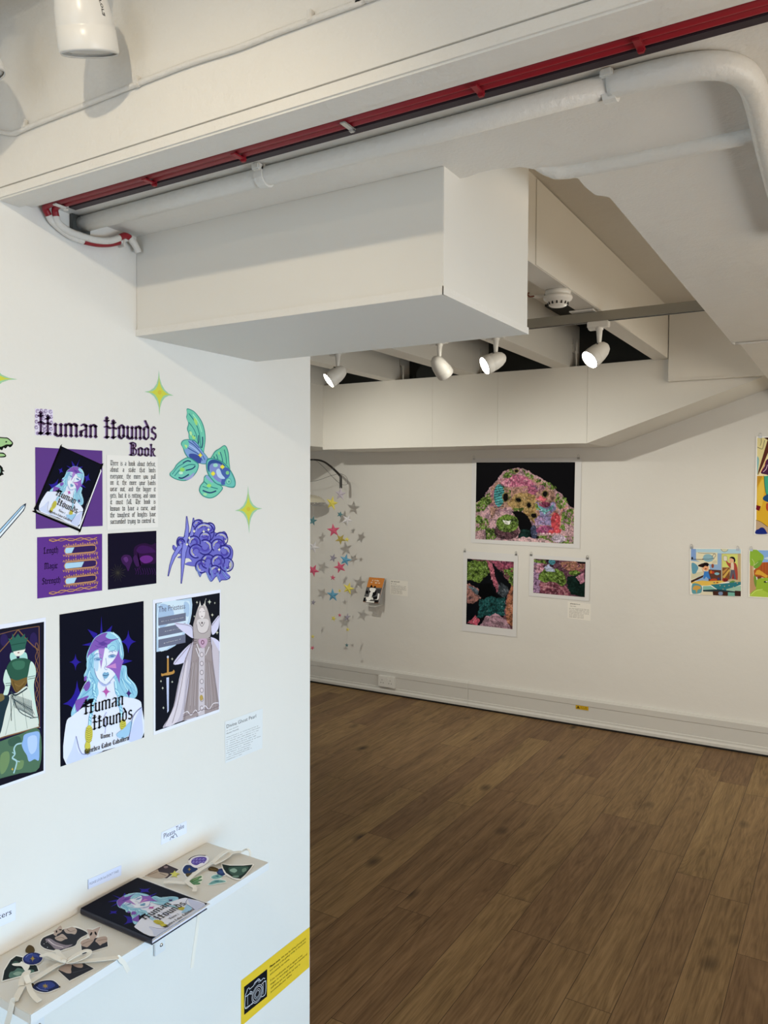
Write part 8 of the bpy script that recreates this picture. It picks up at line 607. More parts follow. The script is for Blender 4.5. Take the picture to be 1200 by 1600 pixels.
cutout('dragon', 'dragon_sticker', 'green dragon head sticker with black outline at the left edge', 'wall sticker', gain=G1)
cutout('sword', 'sword_sticker', 'pale blue sword blade sticker at the left edge, pointing up right', 'wall sticker', gain=G1)
cutout('title', 'wall_lettering', 'large dark purple black-letter title on the left wall', 'lettering', gain=G1)
sp_ = paper('story_paper', 'text_panel', 'off-white sheet with a paragraph in black-letter right of the purple book panel', 'text panel', gain=G1)
pl_, cx0, cy0, _ = ART['story_paper']; _, cx1, cy1, _ = ART['story']
s_ = sheet('story', 'lettering', parent=sp_, z0=.0009, gain=G1); s_.location = (cx1-cx0, cy1-cy0, 0)
paper('panel_book', 'purple_print', 'purple square print of a tilted book with a blue-haired figure on its cover', 'print', 'small prints on the left wall', quad=ART['panel_book'][3][0][2], gain=G1)
paper('panel_stats', 'purple_print', 'purple print with three bars marked Length, Magic and Strength', 'print', 'small prints on the left wall', gain=G1)
paper('panel_dark', 'dark_print', 'small near-black print with a dim purple shape, right of the bars print', 'print', 'small prints on the left wall', gain=G1)
paper('poster_cover', 'poster', 'black poster of a blue-haired figure with large black-letter words on the chest', 'poster', 'posters in the lower row', gain=G1)
paper('poster_priestess', 'poster', 'white-edged poster of a robed priestess with wings and a sword', 'poster', 'posters in the lower row', gain=G1)
paper('poster_queen', 'poster', 'white-edged poster of a figure in a green crown, cut off at the left edge', 'poster', 'posters in the lower row', gain=G1)
paper('label_near', 'wall_label', 'small white artwork label with fine print below the priestess poster', 'label', gain=1.05)
paper('sign', 'notice_sign', 'yellow notice with a camera drawing at the lower end of the left wall', 'sign', gain=G1)
paper('note_take', 'paper_note', 'handwritten paper note reading Please Take above the shelf end', 'note', gain=1.05)
paper('note_look', 'paper_note', 'narrow printed paper note above the book on the shelf', 'note', gain=1.05)
paper('note_stickers', 'paper_note', 'handwritten paper note cut off by the left edge above the shelf', 'note', gain=1.05)

# ================================================================== SHELF
sh = empty('wall_shelf', (XW, 1.064, .775)); setp(sh, 'long narrow cream shelf on the left wall holding stickers and a book', 'shelf')
bm = bmesh.new(); add_box(bm, .0005, .189, -.2995, .2995, -.0165, 0, .0008); obj('board', bm, SHELF, sh)
setp(box('edging', .189, .1905, -.299, .299, -.0165, -.0005, EDGE, sh), 'cool white front edging strip')
for y, lab in ((1.2105-1.064, 1), (.905-1.064, 1)):
    br = box('bracket', .0008, .006, y-.015, y+.015, -.19, -.017, EDGE, sh, .001); box('bracket_arm', .006, .13, y-.015, y+.015, -.022, -.017, EDGE, br)
    lathe('screw', [(0,.0025),(.003,.0022),(.0045,0)], STEEL, br, 12, Matrix.Translation((.006, y+.003, -.172)) @ Matrix.Rotation(math.pi/2, 4, 'Y'))
    box('screw_slot', .0082, .0088, y+.0005, y+.0055, -.1725, -.1715, BLACK, br)
def sticker(key, name, label, h, group='loose stickers on the shelf'):
    o = sheet(key, name, z0=h, dz=2e-5, gain=1.05); setp(o, label, 'sticker', group); return o
sticker('st_gown', 'sticker', 'dark green fan-shaped sticker under a blue bottle at the left of the shelf', .0006)
sticker('st_bottle_a', 'sticker', 'blue bottle sticker with brown cork overlapping the dark green fan sticker, left end', .0016)
sticker('st_star', 'sticker', 'plain white star sticker on the left dark green fan sticker', .0021)
sticker('st_oval', 'sticker', 'oval dark sticker with a pale horned skull near the wall', .0006)
sticker('st_skull_a', 'sticker', 'five-sided dark sticker with a horned skull left of the book', .0006)
sticker('st_skull_b', 'sticker', 'dark skull sticker lying under the ribbon bow at the left', .0006)
sticker('st_bottle_b', 'sticker', 'long blue bottle sticker lying sideways at the front left corner', .0006)
sticker('st_gown_b', 'sticker', 'dark green half-round sticker with white edge at the right end of the shelf', .0012)
sticker('st_bottle_d', 'sticker', 'blue and brown bottle sticker tucked under the right half-round sticker', .0006)
sticker('st_fish', 'sticker', 'small pale teal fish sticker at the right end of the shelf', .0006)
sticker('st_hand', 'sticker', 'small green leafy hand sticker beside the right ribbon', .0006)
sticker('st_square', 'sticker', 'dark square sticker with beige leaves behind the book', .0006)
sticker('st_ystar', 'sticker', 'small faint yellow star sticker beside the dark square sticker', .0012)
sticker('st_bottle_c', 'sticker', 'round blue bottle sticker under the purple flower sticker', .0006)
sticker('st_flower', 'sticker', 'oval white sticker with a purple flower on the right half of the shelf', .0012)
def ribbon(name, label, o, parts):
    t = empty(name, o); setp(t, label, 'ribbon')
    for nm, pts, wd, side in parts:
        bm = bmesh.new(); add_ribbon(bm, rel(pts, o), wd, side); ob = obj(nm, bm, SATIN, t)
Z3 = (0, 0, 1)
def lift(p, dz=.0022): return [(x, y, z+dz) for x, y, z in p]
ribbon('satin_ribbon', 'cream satin ribbon tied in a bow across the left half of the shelf', (-1.18, .87, .779), [
 ('strand', lift([(-1.116,.9384,.7775),(-1.1305,.921,.779),(-1.1518,.9027,.779),(-1.172,.8888,.779),(-1.183,.8789,.780),(-1.1878,.8621,.780),(-1.1887,.844,.779),(-1.1881,.8253,.779),(-1.1859,.8081,.780),(-1.1875,.7985,.780),(-1.180,.7862,.779),(-1.1655,.7673,.778)]), .0105, Z3),
 ('loop', lift([(-1.1815,.8742,.783),(-1.1963,.8683,.788),(-1.2136,.8667,.789),(-1.224,.8611,.787),(-1.2263,.8663,.783),(-1.2113,.8721,.781),(-1.1856,.8748,.782)]), .0105, Z3),
 ('loop', lift([(-1.1784,.8742,.783),(-1.173,.8895,.788),(-1.169,.9063,.789),(-1.1623,.9116,.787),(-1.1604,.9045,.784),(-1.1668,.8873,.782),(-1.1763,.8739,.783)]), .0090, Z3),
 ('tail', lift([(-1.1853,.877,.783),(-1.2059,.8814,.784),(-1.2193,.8877,.782),(-1.231,.8877,.779)]), .0090, Z3),
 ('loop', lift([(-1.182,.8043,.782),(-1.1945,.8085,.788),(-1.2006,.816,.789),(-1.2049,.8134,.787),(-1.1976,.8029,.784),(-1.1879,.7942,.782)]), .0090, Z3),
 ('tail', lift([(-1.1815,.8035,.781),(-1.162,.7938,.782),(-1.1441,.7889,.780),(-1.1304,.788,.778)]), .0085, Z3),
 ('hanging_end', [(-1.1655,.7673,.7802),(-1.1665,.7642,.7795),(-1.1675,.7625,.772),(-1.172,.7615,.755),(-1.180,.7615,.735),(-1.187,.7615,.712)], .0125, (0,1,0)),
 ('hanging_end', [(-1.119,.9370,.7790),(-1.1172,.9395,.7775),(-1.1165,.944,.770),(-1.1165,.950,.7625),(-1.1165,.955,.752),(-1.1165,.9600,.7417)], .008, (1,0,0)),
 ('knot', lift([(-1.1795,.8700,.783),(-1.181,.8735,.786),(-1.183,.8775,.784)]), .0085, Z3)])
ribbon('satin_ribbon', 'cream satin ribbon tied across the right half of the shelf and over its end', (-1.21, 1.25, .779), [
 ('strand', lift([(-1.2461,1.167,.779),(-1.2271,1.1804,.779),(-1.2044,1.1865,.780),(-1.2082,1.1992,.779),(-1.2137,1.2175,.779),(-1.2191,1.2491,.779),(-1.2179,1.2746,.780),(-1.2193,1.2918,.779),(-1.2172,1.3135,.779),(-1.2171,1.3378,.779),(-1.208,1.352,.779),(-1.197,1.3600,.779)]), .0100, Z3),
 ('loop', lift([(-1.2119,1.28,.783),(-1.2142,1.3022,.788),(-1.2142,1.3264,.790),(-1.2098,1.336,.787),(-1.2041,1.3256,.784),(-1.2031,1.3022,.783),(-1.2056,1.2773,.783)]), .0105, Z3),
 ('tail', lift([(-1.2027,1.192,.781),(-1.1849,1.1849,.782),(-1.1717,1.1841,.780),(-1.1638,1.1743,.779)]), .0090, Z3),
 ('hanging_end', [(-1.197,1.3600,.7812),(-1.192,1.365,.786),(-1.184,1.3675,.787),(-1.177,1.3665,.781),(-1.1765,1.3655,.770)], .0062, (1,0,0))])
ribbon('ribbon_strand', 'narrow cream ribbon hanging straight down from the shelf front below the book', (-1.115, 1.13, .77), [
 ('strand', [(-1.150,1.139,.7765),(-1.125,1.139,.7765),(-1.1165,1.1387,.774),(-1.1155,1.1375,.760),(-1.1155,1.1354,.7491),(-1.1155,1.1294,.7199),(-1.1155,1.1235,.6909),(-1.1155,1.1183,.6642)], .0085, (1,0,0))])
# the book, lying slightly open
bk = empty('picture_book', (-1.1985, 1.0712, .775)); setp(bk, 'dark soft-cover picture book lying on the shelf, blue-haired figure on its cover', 'book')
bm = bmesh.new(); add_box(bm, -.0985, .0985, -.0700, .0725, .0022, .0115, .0008); obj('pages', bm, plain('lavender_white_pages', (.70,.69,.80), .6), bk)
COV = plain('navy_cover', (.010,.011,.026), .28)
bm = bmesh.new(); add_prism(bm, [(-.0718,.0010),(-.0735,.004),(-.0735,.0100),(-.0718,.0128),(.0735,.0122),(.0735,.0116),(-.070,.0120),(-.0715,.0098),(-.0715,.0036),(-.070,.0018),(.0735,.0018),(.0735,.0010)], 0, -.1000, .1000); obj('cover', bm, COV, bk)
cv = sheet('book_cover', 'cover_art', parent=bk, z0=.0004, dz=1e-5, gain=1.05)
cv.rotation_euler = (math.atan(-.0006/.145), 0, 0); cv.location = (ART['book_cover'][1]+1.1985, ART['book_cover'][2]-1.0712, .0122)
box('laminate_edge', -.1005, .1025, .0735, .0775, .0105, .0112, PAPER, bk); box('laminate_edge', .1005, .104, -.072, .0775, .0102, .0109, PAPER, bk)

# ================================================================== PICTURES IN THE FAR ROOM
def vnoise(h, w, cell, rng, octaves=4):
    out = np.zeros((h, w)); amp = 1; tot = 0
    for k in range(octaves):
        c = max(cell/2**k, 1.0); gh, gw = int(h/c)+3, int(w/c)+3; g = rng.random((gh, gw))
        y = np.arange(h)/c; x = np.arange(w)/c; yi = y.astype(int); xi = x.astype(int); fy = (y-yi)[:, None]; fx = (x-xi)[None]
        fy = fy*fy*(3-2*fy); fx = fx*fx*(3-2*fx)
        a = g[yi][:, xi]; b = g[yi][:, xi+1]; c_ = g[yi+1][:, xi]; d = g[yi+1][:, xi+1]
        out += amp*((a*(1-fx)+b*fx)*(1-fy)+(c_*(1-fx)+d*fx)*fy); tot += amp; amp *= .6
    return out/tot
class Canvas:
    """a photograph rebuilt as a fine mesh of coloured cells (colours live on the mesh, no image file)"""
    def __init__(s, w, h, box4, seed):
        s.w, s.h = w, h; s.rng = np.random.default_rng(seed); s.a = np.zeros((h, w, 3)); (x0, y0), (x1, y1), (x2, y2), (x3, y3) = box4
        u, v = np.meshgrid((np.arange(w)+.5)/w, (np.arange(h)+.5)/h)
        s.X = (1-v)*((1-u)*x0+u*x1)+v*((1-u)*x3+u*x2); s.Y = (1-v)*((1-u)*y0+u*y1)+v*((1-u)*y3+u*y2)
        s.n1 = vnoise(h, w, 24, s.rng, 5); s.n2 = vnoise(h, w, 7, s.rng, 3); s.n3 = vnoise(h, w, 2.2, s.rng, 2); s.wx = (vnoise(h, w, 12, s.rng, 3)-.5); s.wy = (vnoise(h, w, 12, s.rng, 3)-.5)
    def col(s, h): return np.array([int(h[i:i+2], 16)/255 for i in (0, 2, 4)])
    def poly(s, pts, warp=24):
        X = s.X+s.wx*warp+(s.n3-.5)*warp*.35; Y = s.Y+s.wy*warp+(s.n2-.5)*warp*.3; m = np.zeros(X.shape, bool); n = len(pts)
        for i in range(n):
            (x0, y0), (x1, y1) = pts[i], pts[(i+1) % n]
            if y0 == y1: continue
            m ^= ((Y > min(y0, y1)) & (Y <= max(y0, y1)) & (X < x0+(Y-y0)*(x1-x0)/(y1-y0)))
        return m
    def ell(s, x, y, rx, ry, warp=12): return (((s.X+s.wx*warp-x)/rx)**2+((s.Y+s.wy*warp-y)/ry)**2) < 1
    def fill(s, m, c, var=.25, c2=None, k=.5):
        base = s.col(c)[None, None]*(1+var*.9*(s.n3-.5)+var*1.6*(s.n2-.5)+var*1.0*(s.n1-.5))[..., None]
        if c2: t = np.clip((s.n2*.6+s.n1*.4-k)*9, 0, 1)[..., None]; base = base*(1-t)+s.col(c2)*(1+var*.9*(s.n3-.5))[..., None]*t
        s.a[m] = np.clip(base, 0, 1)[m]; return s
    def moss(s, m, thr=0): return s.fill(m & (s.n2 > thr), '6c8f34', .8, '34481d', .52)
    def rock(s, m, c='c58a9a', c2='7d5570'): return s.fill(m, c, .45, c2, .52)
    def line(s, pts, wd, c):
        for (x0, y0), (x1, y1) in zip(pts, pts[1:]):
            dx, dy = x1-x0, y1-y0; L_ = dx*dx+dy*dy; t = np.clip(((s.X-x0)*dx+(s.Y-y0)*dy)/L_, 0, 1)
            m = np.hypot(s.X-x0-t*dx, s.Y-y0-t*dy) < wd/2; s.fill(m, c, .15)
        return s
    def relief(s, keep=.10):
        """the mottled crevices and pale flecks of the photographed rock"""
        r = np.abs(vnoise(s.h, s.w, 11, s.rng, 4)-.5)*2; lum = s.a.mean(2); m = (lum > keep)[..., None]
        f = np.clip(.66+r*2.4, .66, 1.08)[..., None]; s.a = np.where(m, s.a*f, s.a)
        g = s.a.mean(2, keepdims=True); s.a = np.where(m, s.a*.80+g*.20, s.a)
        w_ = ((s.n3 > .74) & (s.n2 > .5) & (lum > .3))[..., None]; s.a = np.where(w_, s.a*.5+.42, s.a); return s
    def mesh(s, name, W, H, parent, z, gain=1.0):
        w, h = s.w, s.h; xs = (np.arange(w+1)/w-.5)*W; ys = (.5-np.arange(h+1)/h)*H
        V = np.stack([np.tile(xs, h+1), np.repeat(ys, w+1), np.full((h+1)*(w+1), z)], 1)
        i = (np.arange(h)[:, None]*(w+1)+np.arange(w)[None]).ravel(); F = np.stack([i, i+w+1, i+w+2, i+1], 1)
        me = bpy.data.meshes.new(name); me.from_pydata(V.tolist(), [], F.tolist()); me.materials.append(INK)
        a = np.clip(s.a, 0, 1); lin = np.where(a <= .04045, a/12.92, ((a+.055)/1.055)**2.4)*gain
        c = np.concatenate([np.clip(lin, 0, 1), np.ones((h, w, 1))], 2).reshape(-1, 4); at = me.color_attributes.new('ink', 'FLOAT_COLOR', 'CORNER')
        at.data.foreach_set('color', np.repeat(c, 4, 0).astype(np.float32).ravel())
        o = bpy.data.objects.new(name, me); C.objects.link(o); o.parent = parent; return o
def clip(parent, x, z):
    """small steel binder clip gripping the top edge"""
    bm = bmesh.new(); add_prism(bm, [(-.0005,-.009),(.0045,-.009),(.0025,.004),(.0005,.004)], 0, x-.008, x+.008); bmesh.ops.translate(bm, verts=bm.verts, vec=(0, 0, 0))
    bm2 = bmesh.new(); add_box(bm2, x-.009, x+.009, z-.010, z+.004, .002, .0065, .001); bm.free()
    add_tube(bm2, [(x-.005, z+.003, .004), (x-.006, z+.014, .006), (x, z+.021, .007), (x+.006, z+.014, .006), (x+.005, z+.003, .004)], .0011, 6)
    return obj('binder_clip', bm2, STEEL, parent)
def photo(label, x0, x1, z1, z0, ix0, ix1, iz1, iz0, cv_, tilt=0, clips=(), group='coral photographs on the far wall'):
    cx, cz = (x0+x1)/2, (z0+z1)/2; bm = bmesh.new(); add_box(bm, x0-cx, x1-cx, z0-cz, z1-cz, .004, .0045); o = obj('photo_print', bm, PAPER)
    o.matrix_world = Matrix.Translation((cx, YF, cz)) @ ROT['F'].to_4x4() @ Matrix.Rotation(tilt, 4, 'Z'); setp(o, label, 'photo print', group)
    p = cv_.relief().mesh('photograph', ix1-ix0, iz1-iz0, o, .0047, 1.12); p.location = ((ix0+ix1)/2-cx, (iz0+iz1)/2-cz, 0)
    for x in clips: clip(o, x-cx, z1-cz)
    return o
# 1 the large grotto
c = Canvas(250, 190, ((222,112),(990,112),(990,745),(222,715)), 3); f_ = c.fill
f_(c.ell(0,0,9999,9999), '07070c', .1)
dome = [(215,440),(300,370),(350,300),(400,240),(450,180),(520,158),(600,160),(640,175),(700,215),(760,250),(820,290),(865,340),(900,365),(930,410),(960,450),(1000,475),(1000,760),(215,760)]
D_ = c.poly(dome); c.rock(D_, 'c79aa4', '8d6b7c')
c.rock(c.poly([(350,300),(420,240),(560,200),(700,240),(840,330),(870,420),(880,620),(700,600),(560,440),(400,480),(350,560),(330,420)]), 'b98a78', '9a5f78')
c.fill(c.poly([(430,275),(480,225),(570,200),(650,240),(700,290),(620,300),(520,305),(450,300)]), 'c05a84', .35, 'd98fa8', .5)
c.fill(c.poly([(640,290),(700,290),(720,340),(690,380),(640,350)]), 'c25f86', .3, '8a5a86')
c.fill(c.poly([(540,360),(620,350),(700,370),(720,430),(690,520),(740,540),(700,590),(640,560),(600,480),(520,480),(480,430)]), 'b9975a', .4, '8a6a3a')
c.fill(c.poly([(700,420),(780,440),(840,420),(860,470),(810,520),(740,520)]), '7a7ab0', .35, 'a78ac0'); c.fill(c.poly([(690,430),(720,450),(800,480),(840,440),(830,480),(780,510),(710,480)]), '5fa7b0', .25)
c.fill(c.ell(770,440,45,22), '93385c', .4); c.fill(c.poly([(700,400),(740,370),(790,400),(760,420)]), 'd05a6a', .3); c.fill(c.poly([(740,520),(830,520),(820,600),(700,600),(690,560)]), '8a80b8', .3, 'b08ac0')
for m in ([(222,440),(270,390),(340,350),(350,420),(300,480),(222,520)], [(230,520),(330,560),(330,620),(230,660)], [(430,220),(500,160),(560,190),(480,240)], [(600,165),(690,215),(700,260),(620,220)], [(700,235),(820,280),(860,330),(780,310),(700,270)], [(860,350),(930,390),(960,450),(880,480),(850,420)], [(900,480),(990,470),(990,600),(900,580)], [(305,620),(380,640),(400,720),(310,720)], [(440,300),(510,330),(500,410),(440,420)], [(530,460),(610,470),(590,505),(535,500)], [(700,690),(990,680),(990,745),(760,745)], [(680,430),(710,440),(740,490),(700,480)], [(760,250),(850,300),(850,330),(760,280)], [(870,550),(930,560),(930,640),(880,620)]): c.moss(c.poly(m, 26), .40)
c.fill(c.ell(412,370,42,88,6), '3f9fa5', .3)
for k in range(9): y = 292+k*20; c.line([(372,y+14),(450,y-8+abs(k-4)*3)], 5, '0f3a44')
for x, y, rx, ry in ((465,385,20,30),(565,405,22,14),(648,446,17,18),(772,358,17,22),(548,178,16,8),(690,528,20,18)): c.fill(c.ell(x,y,rx+8,ry+8), '7a6a3a', .4); c.fill(c.ell(x,y,rx,ry), '0c0a0c', .3)
c.fill(c.poly([(525,500),(560,490),(610,500),(650,545),(672,600),(700,640),(720,700),(560,705),(585,650),(560,570)]), '09090c', .3); c.fill(c.poly([(585,640),(660,640),(660,700),(570,700)]), '14302e', .5)
c.fill(c.ell(692,652,26,52), '3c4566', .4); c.fill(c.ell(855,580,36,82), 'd8424e', .35, 'e87a80', .6); c.line([(940,455),(895,490),(890,600),(880,640)], 8, 'd8867a')
c.fill(c.ell(775,640,68,36), 'a84a80', .3); c.fill(c.poly([(800,640),(900,630),(890,665),(800,670)]), 'd8424e', .3)
for x in (742,765,790,812): c.fill(c.ell(x,668,9,8,0), 'eec9d0', .1)
c.fill(c.ell(475,655,100,62), '6d4652', .5, '3c2a30'); c.moss(c.ell(482,590,92,70), 0); c.fill(c.poly([(445,562),(480,570),(510,565),(500,595),(480,600),(455,590)], 8), 'e4e8e0', .1)
c.rock(c.poly([(560,715),(620,690),(700,710),(760,700),(830,730),(820,760),(540,760)]), 'd8b0b8', 'b08a98'); c.rock(c.ell(880,705,55,28), 'c8b8d0', '8a7a98')
for x, y, r in ((560,215,40),(520,260,45),(600,265,40),(670,330,30),(300,600,40),(820,500,40),(430,490,60)): c.line([(x-r,y+6),(x-r*.3,y-8),(x+r*.3,y+4),(x+r,y-6)], 4, '8c4a64')
photo('large landscape photo print of a mossy pink coral grotto on black', -2.3945, -1.584, 1.828, 1.212, -2.359, -1.628, 1.799, 1.241, c, -.008, (-2.3785, -1.606))
# 2 portrait detail
c = Canvas(110, 150, ((150,866),(512,886),(510,1417),(150,1375)), 8)
c.fill(c.ell(0,0,9999,9999), '0d0f14', .3)
c.rock(c.poly([(150,866),(512,886),(512,1420),(440,1420),(450,1200),(500,1060),(440,1000),(360,900),(300,900)]), '7d4a56', '3a2630'); c.rock(c.poly([(330,880),(520,886),(500,1000),(420,960),(360,900)]), 'a84a68', '6a2c48')
c.moss(c.poly([(150,890),(220,880),(300,890),(340,960),(290,1010),(250,1050),(150,1030)]), 0); c.moss(c.poly([(430,950),(510,930),(510,1080),(460,1010)]), .35); c.moss(c.poly([(290,880),(340,920),(330,980),(300,960)]), .3)
c.rock(c.poly([(310,880),(350,900),(385,1000),(410,1090),(385,1125),(345,1030)]), 'c2617a', '8a3a50'); c.fill(c.poly([(400,1040),(470,1080),(480,1130),(440,1170),(390,1130)]), '3c4650', .5); c.fill(c.poly([(360,920),(400,1010),(420,1080),(400,1060),(370,1000)], 6), '101018', .2)
c.fill(c.poly([(150,1050),(210,1080),(265,1120),(260,1180),(200,1220),(150,1200)]), 'a87068', .4, '6a4a50'); c.fill(c.poly([(155,1070),(215,1090),(260,1140),(250,1160),(190,1120)]), '5c7080', .3, 'c0d0d8', .62)
c.fill(c.poly([(250,1060),(340,1060),(380,1150),(450,1180),(300,1190),(240,1150)]), '07080a', .2); c.fill(c.poly([(255,1190),(340,1160),(450,1170),(455,1310),(300,1310),(240,1330)]), '1d5a5c', .8, '10383c'); c.fill(c.poly([(150,1200),(230,1230),(240,1370),(150,1370)]), '0a0e14', .3)
c.rock(c.poly([(455,1200),(500,1060),(512,1080),(512,1400),(470,1370)]), 'b06a4a', '7d4a3a'); c.fill(c.poly([(250,1390),(300,1320),(390,1295),(460,1340),(500,1420),(240,1420)]), 'a0788c', .3, 'b88aa0'); c.fill(c.poly([(160,1370),(225,1305),(262,1345),(230,1385)]), 'd0506c', .2, 'e88a98', .6)
photo('portrait photo print of a dark teal cave pool between mossy rocks', -2.4582, -2.0334, 1.150, .557, -2.4266, -2.0635, 1.095, .611, c, -.010, (-2.447, -2.048))
# 3 small landscape detail
c = Canvas(130, 96, ((670,868),(1073,886),(1073,1160),(670,1135)), 5)
c.fill(c.ell(0,0,9999,9999), '6d4056', .5, '3a2634'); c.rock(c.poly([(670,900),(740,900),(720,1000),(730,1130),(670,1130)]), 'a07aa8', '6a4a70'); c.rock(c.poly([(670,920),(740,900),(760,960),(690,980)]), 'c890a8', '9a5a70'); c.fill(c.poly([(940,1000),(1073,980),(1073,1160),(940,1130)]), '0e2420', .6)
c.rock(c.poly([(880,890),(1000,880),(1073,890),(1060,960),(920,950)]), 'a8705a', '7a3a50'); c.moss(c.poly([(670,880),(760,880),(770,905),(670,900)]), 0); c.moss(c.ell(990,972,42,20), 0); c.fill(c.poly([(760,872),(790,874),(780,890)], 4), '0c0a10', .2); c.fill(c.poly([(1010,880),(1073,884),(1073,900),(1010,896)], 4), '0c0a10', .2)
c.fill(c.ell(815,890,26,22,4), '3f8fa5', .3); c.line([(800,885),(835,880)], 4, '103a50'); c.line([(800,898),(835,895)], 4, '103a50')
c.fill(c.poly([(720,1050),(900,1050),(965,1130),(960,1150),(720,1140)]), '7d3c50', .5, 'a86a78'); c.moss(c.poly([(708,990),(760,950),(860,945),(915,980),(940,1050),(900,1080),(840,1045),(760,1050),(710,1030)]), 0); c.fill(c.poly([(755,935),(790,905),(800,925),(835,945),(840,970),(810,965),(770,965)], 6), 'a8b4d8', .2); c.rock(c.poly([(1010,1000),(1060,960),(1073,1040),(1040,1060)]), 'c07a98', '8a4a68')
photo('small landscape photo print of a moss-covered pink rock', -1.9429, -1.5163, 1.148, .856, -1.9130, -1.5468, 1.121, .881, c, -.010, (-1.934, -1.534))
for k, n, lab, cl in (('pr_room', 'illustration_print', 'small square illustration of a child playing in a blue bedroom', (-.8692, -.6018)), ('pr_garden', 'illustration_print', 'illustration of a green garden with a tree, cut off at the right edge', (-.5265,)), ('pr_large', 'illustration_print', 'tall yellow illustration cut off at the right edge, above the two small ones', (-.4893,))):
    o = paper(k, n, lab, 'print', 'illustrations on the right of the far wall', lift=.004, gain=1.25)
    q = ART[k][3][0][2]; zt = max(q[1], q[3])/2e4
    for x in cl: clip(o, x-ART[k][1], zt-.003)
paper('label_far_a', 'wall_label', 'tiny white artwork label below the small moss rock print', 'label', 'artwork labels on the far wall', gain=1.1)
paper('label_far_b', 'wall_label', 'tiny white artwork label right of the wall-mounted book', 'label', 'artwork labels on the far wall', gain=1.1)
o = sheet('warn', 'warning_sticker', z0=.0002); o.location.y = YF-.0245; o.location.z = .127; setp(o, 'tiny yellow warning sticker on the skirting board', 'sticker')
# book leaning out from the far wall
fb = empty('hanging_book', (-3.262, 5.212, .908)); setp(fb, 'orange and grey picture book propped on the far wall beside its label', 'book')
fb.rotation_euler = (math.radians(-27), 0, 0)
body = box('pages', .002, .140, .001, .012, -.203, 0, PAPER, fb)
box('front_cover', 0, .142, 0, .0012, -.205, 0, plain('orange_cover', (.4, .15, .04), .4), fb); box('back_cover', 0, .142, .012, .0132, -.205, 0, plain('grey_back_cover', (.06, .06, .06), .4), fb)
a = sheet('far_book', 'cover_art', parent=fb, z0=.0002, gain=1.3); a.rotation_euler = (math.pi/2, 0, 0); a.location = (0, 0, 0)
fbk = empty('book_ledge', (-3.19, YF, .70)); setp(fbk, 'small clear ledge holding the orange book off the wall', 'bracket'); box('ledge', -.04, .04, -.125, -.001, -.006, -.002, PLAST, fbk, .001)

# ================================================================== STAR MOBILE
BRZ = plain('black_bent_metal', (.02, .017, .014), .3)
ar = empty('curved_bracket', (-3.9, 5.0, 1.8)); setp(ar, 'black curved metal hook with loose wire above the paper stars', 'bracket')
ap = [(-3.945,5.0,1.790),(-3.84,5.0,1.8164),(-3.7635,5.0,1.8307),(-3.6755,5.0,1.8331),(-3.601,5.0,1.8286),(-3.5457,5.0,1.8129),(-3.497,5.0,1.785),(-3.4486,5.0,1.7498),(-3.4036,5.0,1.71),(-3.3934,5.0,1.6927),(-3.3914,5.0,1.6089)]
bm = bmesh.new(); add_tube(bm, rel(ap, (-3.9,5,1.8)), lambda t: .0045+.0065*t, 8); obj('arm', bm, BRZ, ar, True)
wp = [(-3.7369,4.99,1.6629),(-3.6554,4.99,1.6629),(-3.5812,4.99,1.6755),(-3.4898,4.99,1.7027),(-3.3998,4.99,1.7197),(-3.3464,4.99,1.7073),(-3.3197,4.99,1.6729),(-3.3255,4.99,1.6411),(-3.3639,4.985,1.6361),(-3.4175,4.985,1.6631),(-3.4596,4.985,1.6977),(-3.5202,4.985,1.7526),(-3.5814,4.985,1.803),(-3.6184,4.99,1.8235)]
bm = bmesh.new(); add_tube(bm, rel(wp, (-3.9,5,1.8)), .0013, 6); obj('wire', bm, BLACK, ar, True)
pd = empty('pendant_lamp', (-3.725, 5.07, 1.50)); setp(pd, 'cream rounded pendant with a glittering rim, half hidden by the partition edge', 'pendant')
lathe('shade', [(0,.055),(.03,.052),(.06,.042),(.085,.030),(.105,.012),(.118,-.006)], plain('cream_shade', (.72,.68,.55), .5), pd)
lathe('glitter_rim', [(.118,-.004),(.120,-.012),(.118,-.030),(.110,-.032)], plain('glitter', (.6,.6,.6), .15, .9, bump=1.0, bscale=260), pd)
setp(tube('finial', [(-.01,0,.055),(-.01,0,.08)], .004, PLAST, pd, 8, False), 'white finial')
def paper_star(name, x, z, r, col, parent, o, spin, tw, sq):
    bm = bmesh.new(); F = bm.verts.new((0, -.16*r*1.2, 0)); B = bm.verts.new((0, .16*r*1.2, 0)); R_ = []
    for k in range(10):
        a = math.pi/2+k*math.pi/5; q = r if k % 2 == 0 else r*.40; R_.append(bm.verts.new((q*math.cos(a), 0, q*math.sin(a))))
    for k in range(10): bm.faces.new((F, R_[k], R_[(k+1) % 10])); bm.faces.new((B, R_[(k+1) % 10], R_[k]))
    ob = obj(name, bm, col, parent); ob.rotation_euler = (.12, spin, tw+sq); ob.location = (x-o[0], 0, z-o[2]); return ob
SC = {n: plain('paper_'+n, c_, .7) for n, c_ in (('lilac', (.55,.50,.58)), ('yellow', (.80,.70,.13)), ('teal', (.10,.24,.27)), ('white', (.70,.69,.72)), ('pink', (.66,.11,.20)), ('ochre', (.45,.36,.08)), ('blue', (.13,.38,.58)), ('grey', (.32,.30,.38)))}
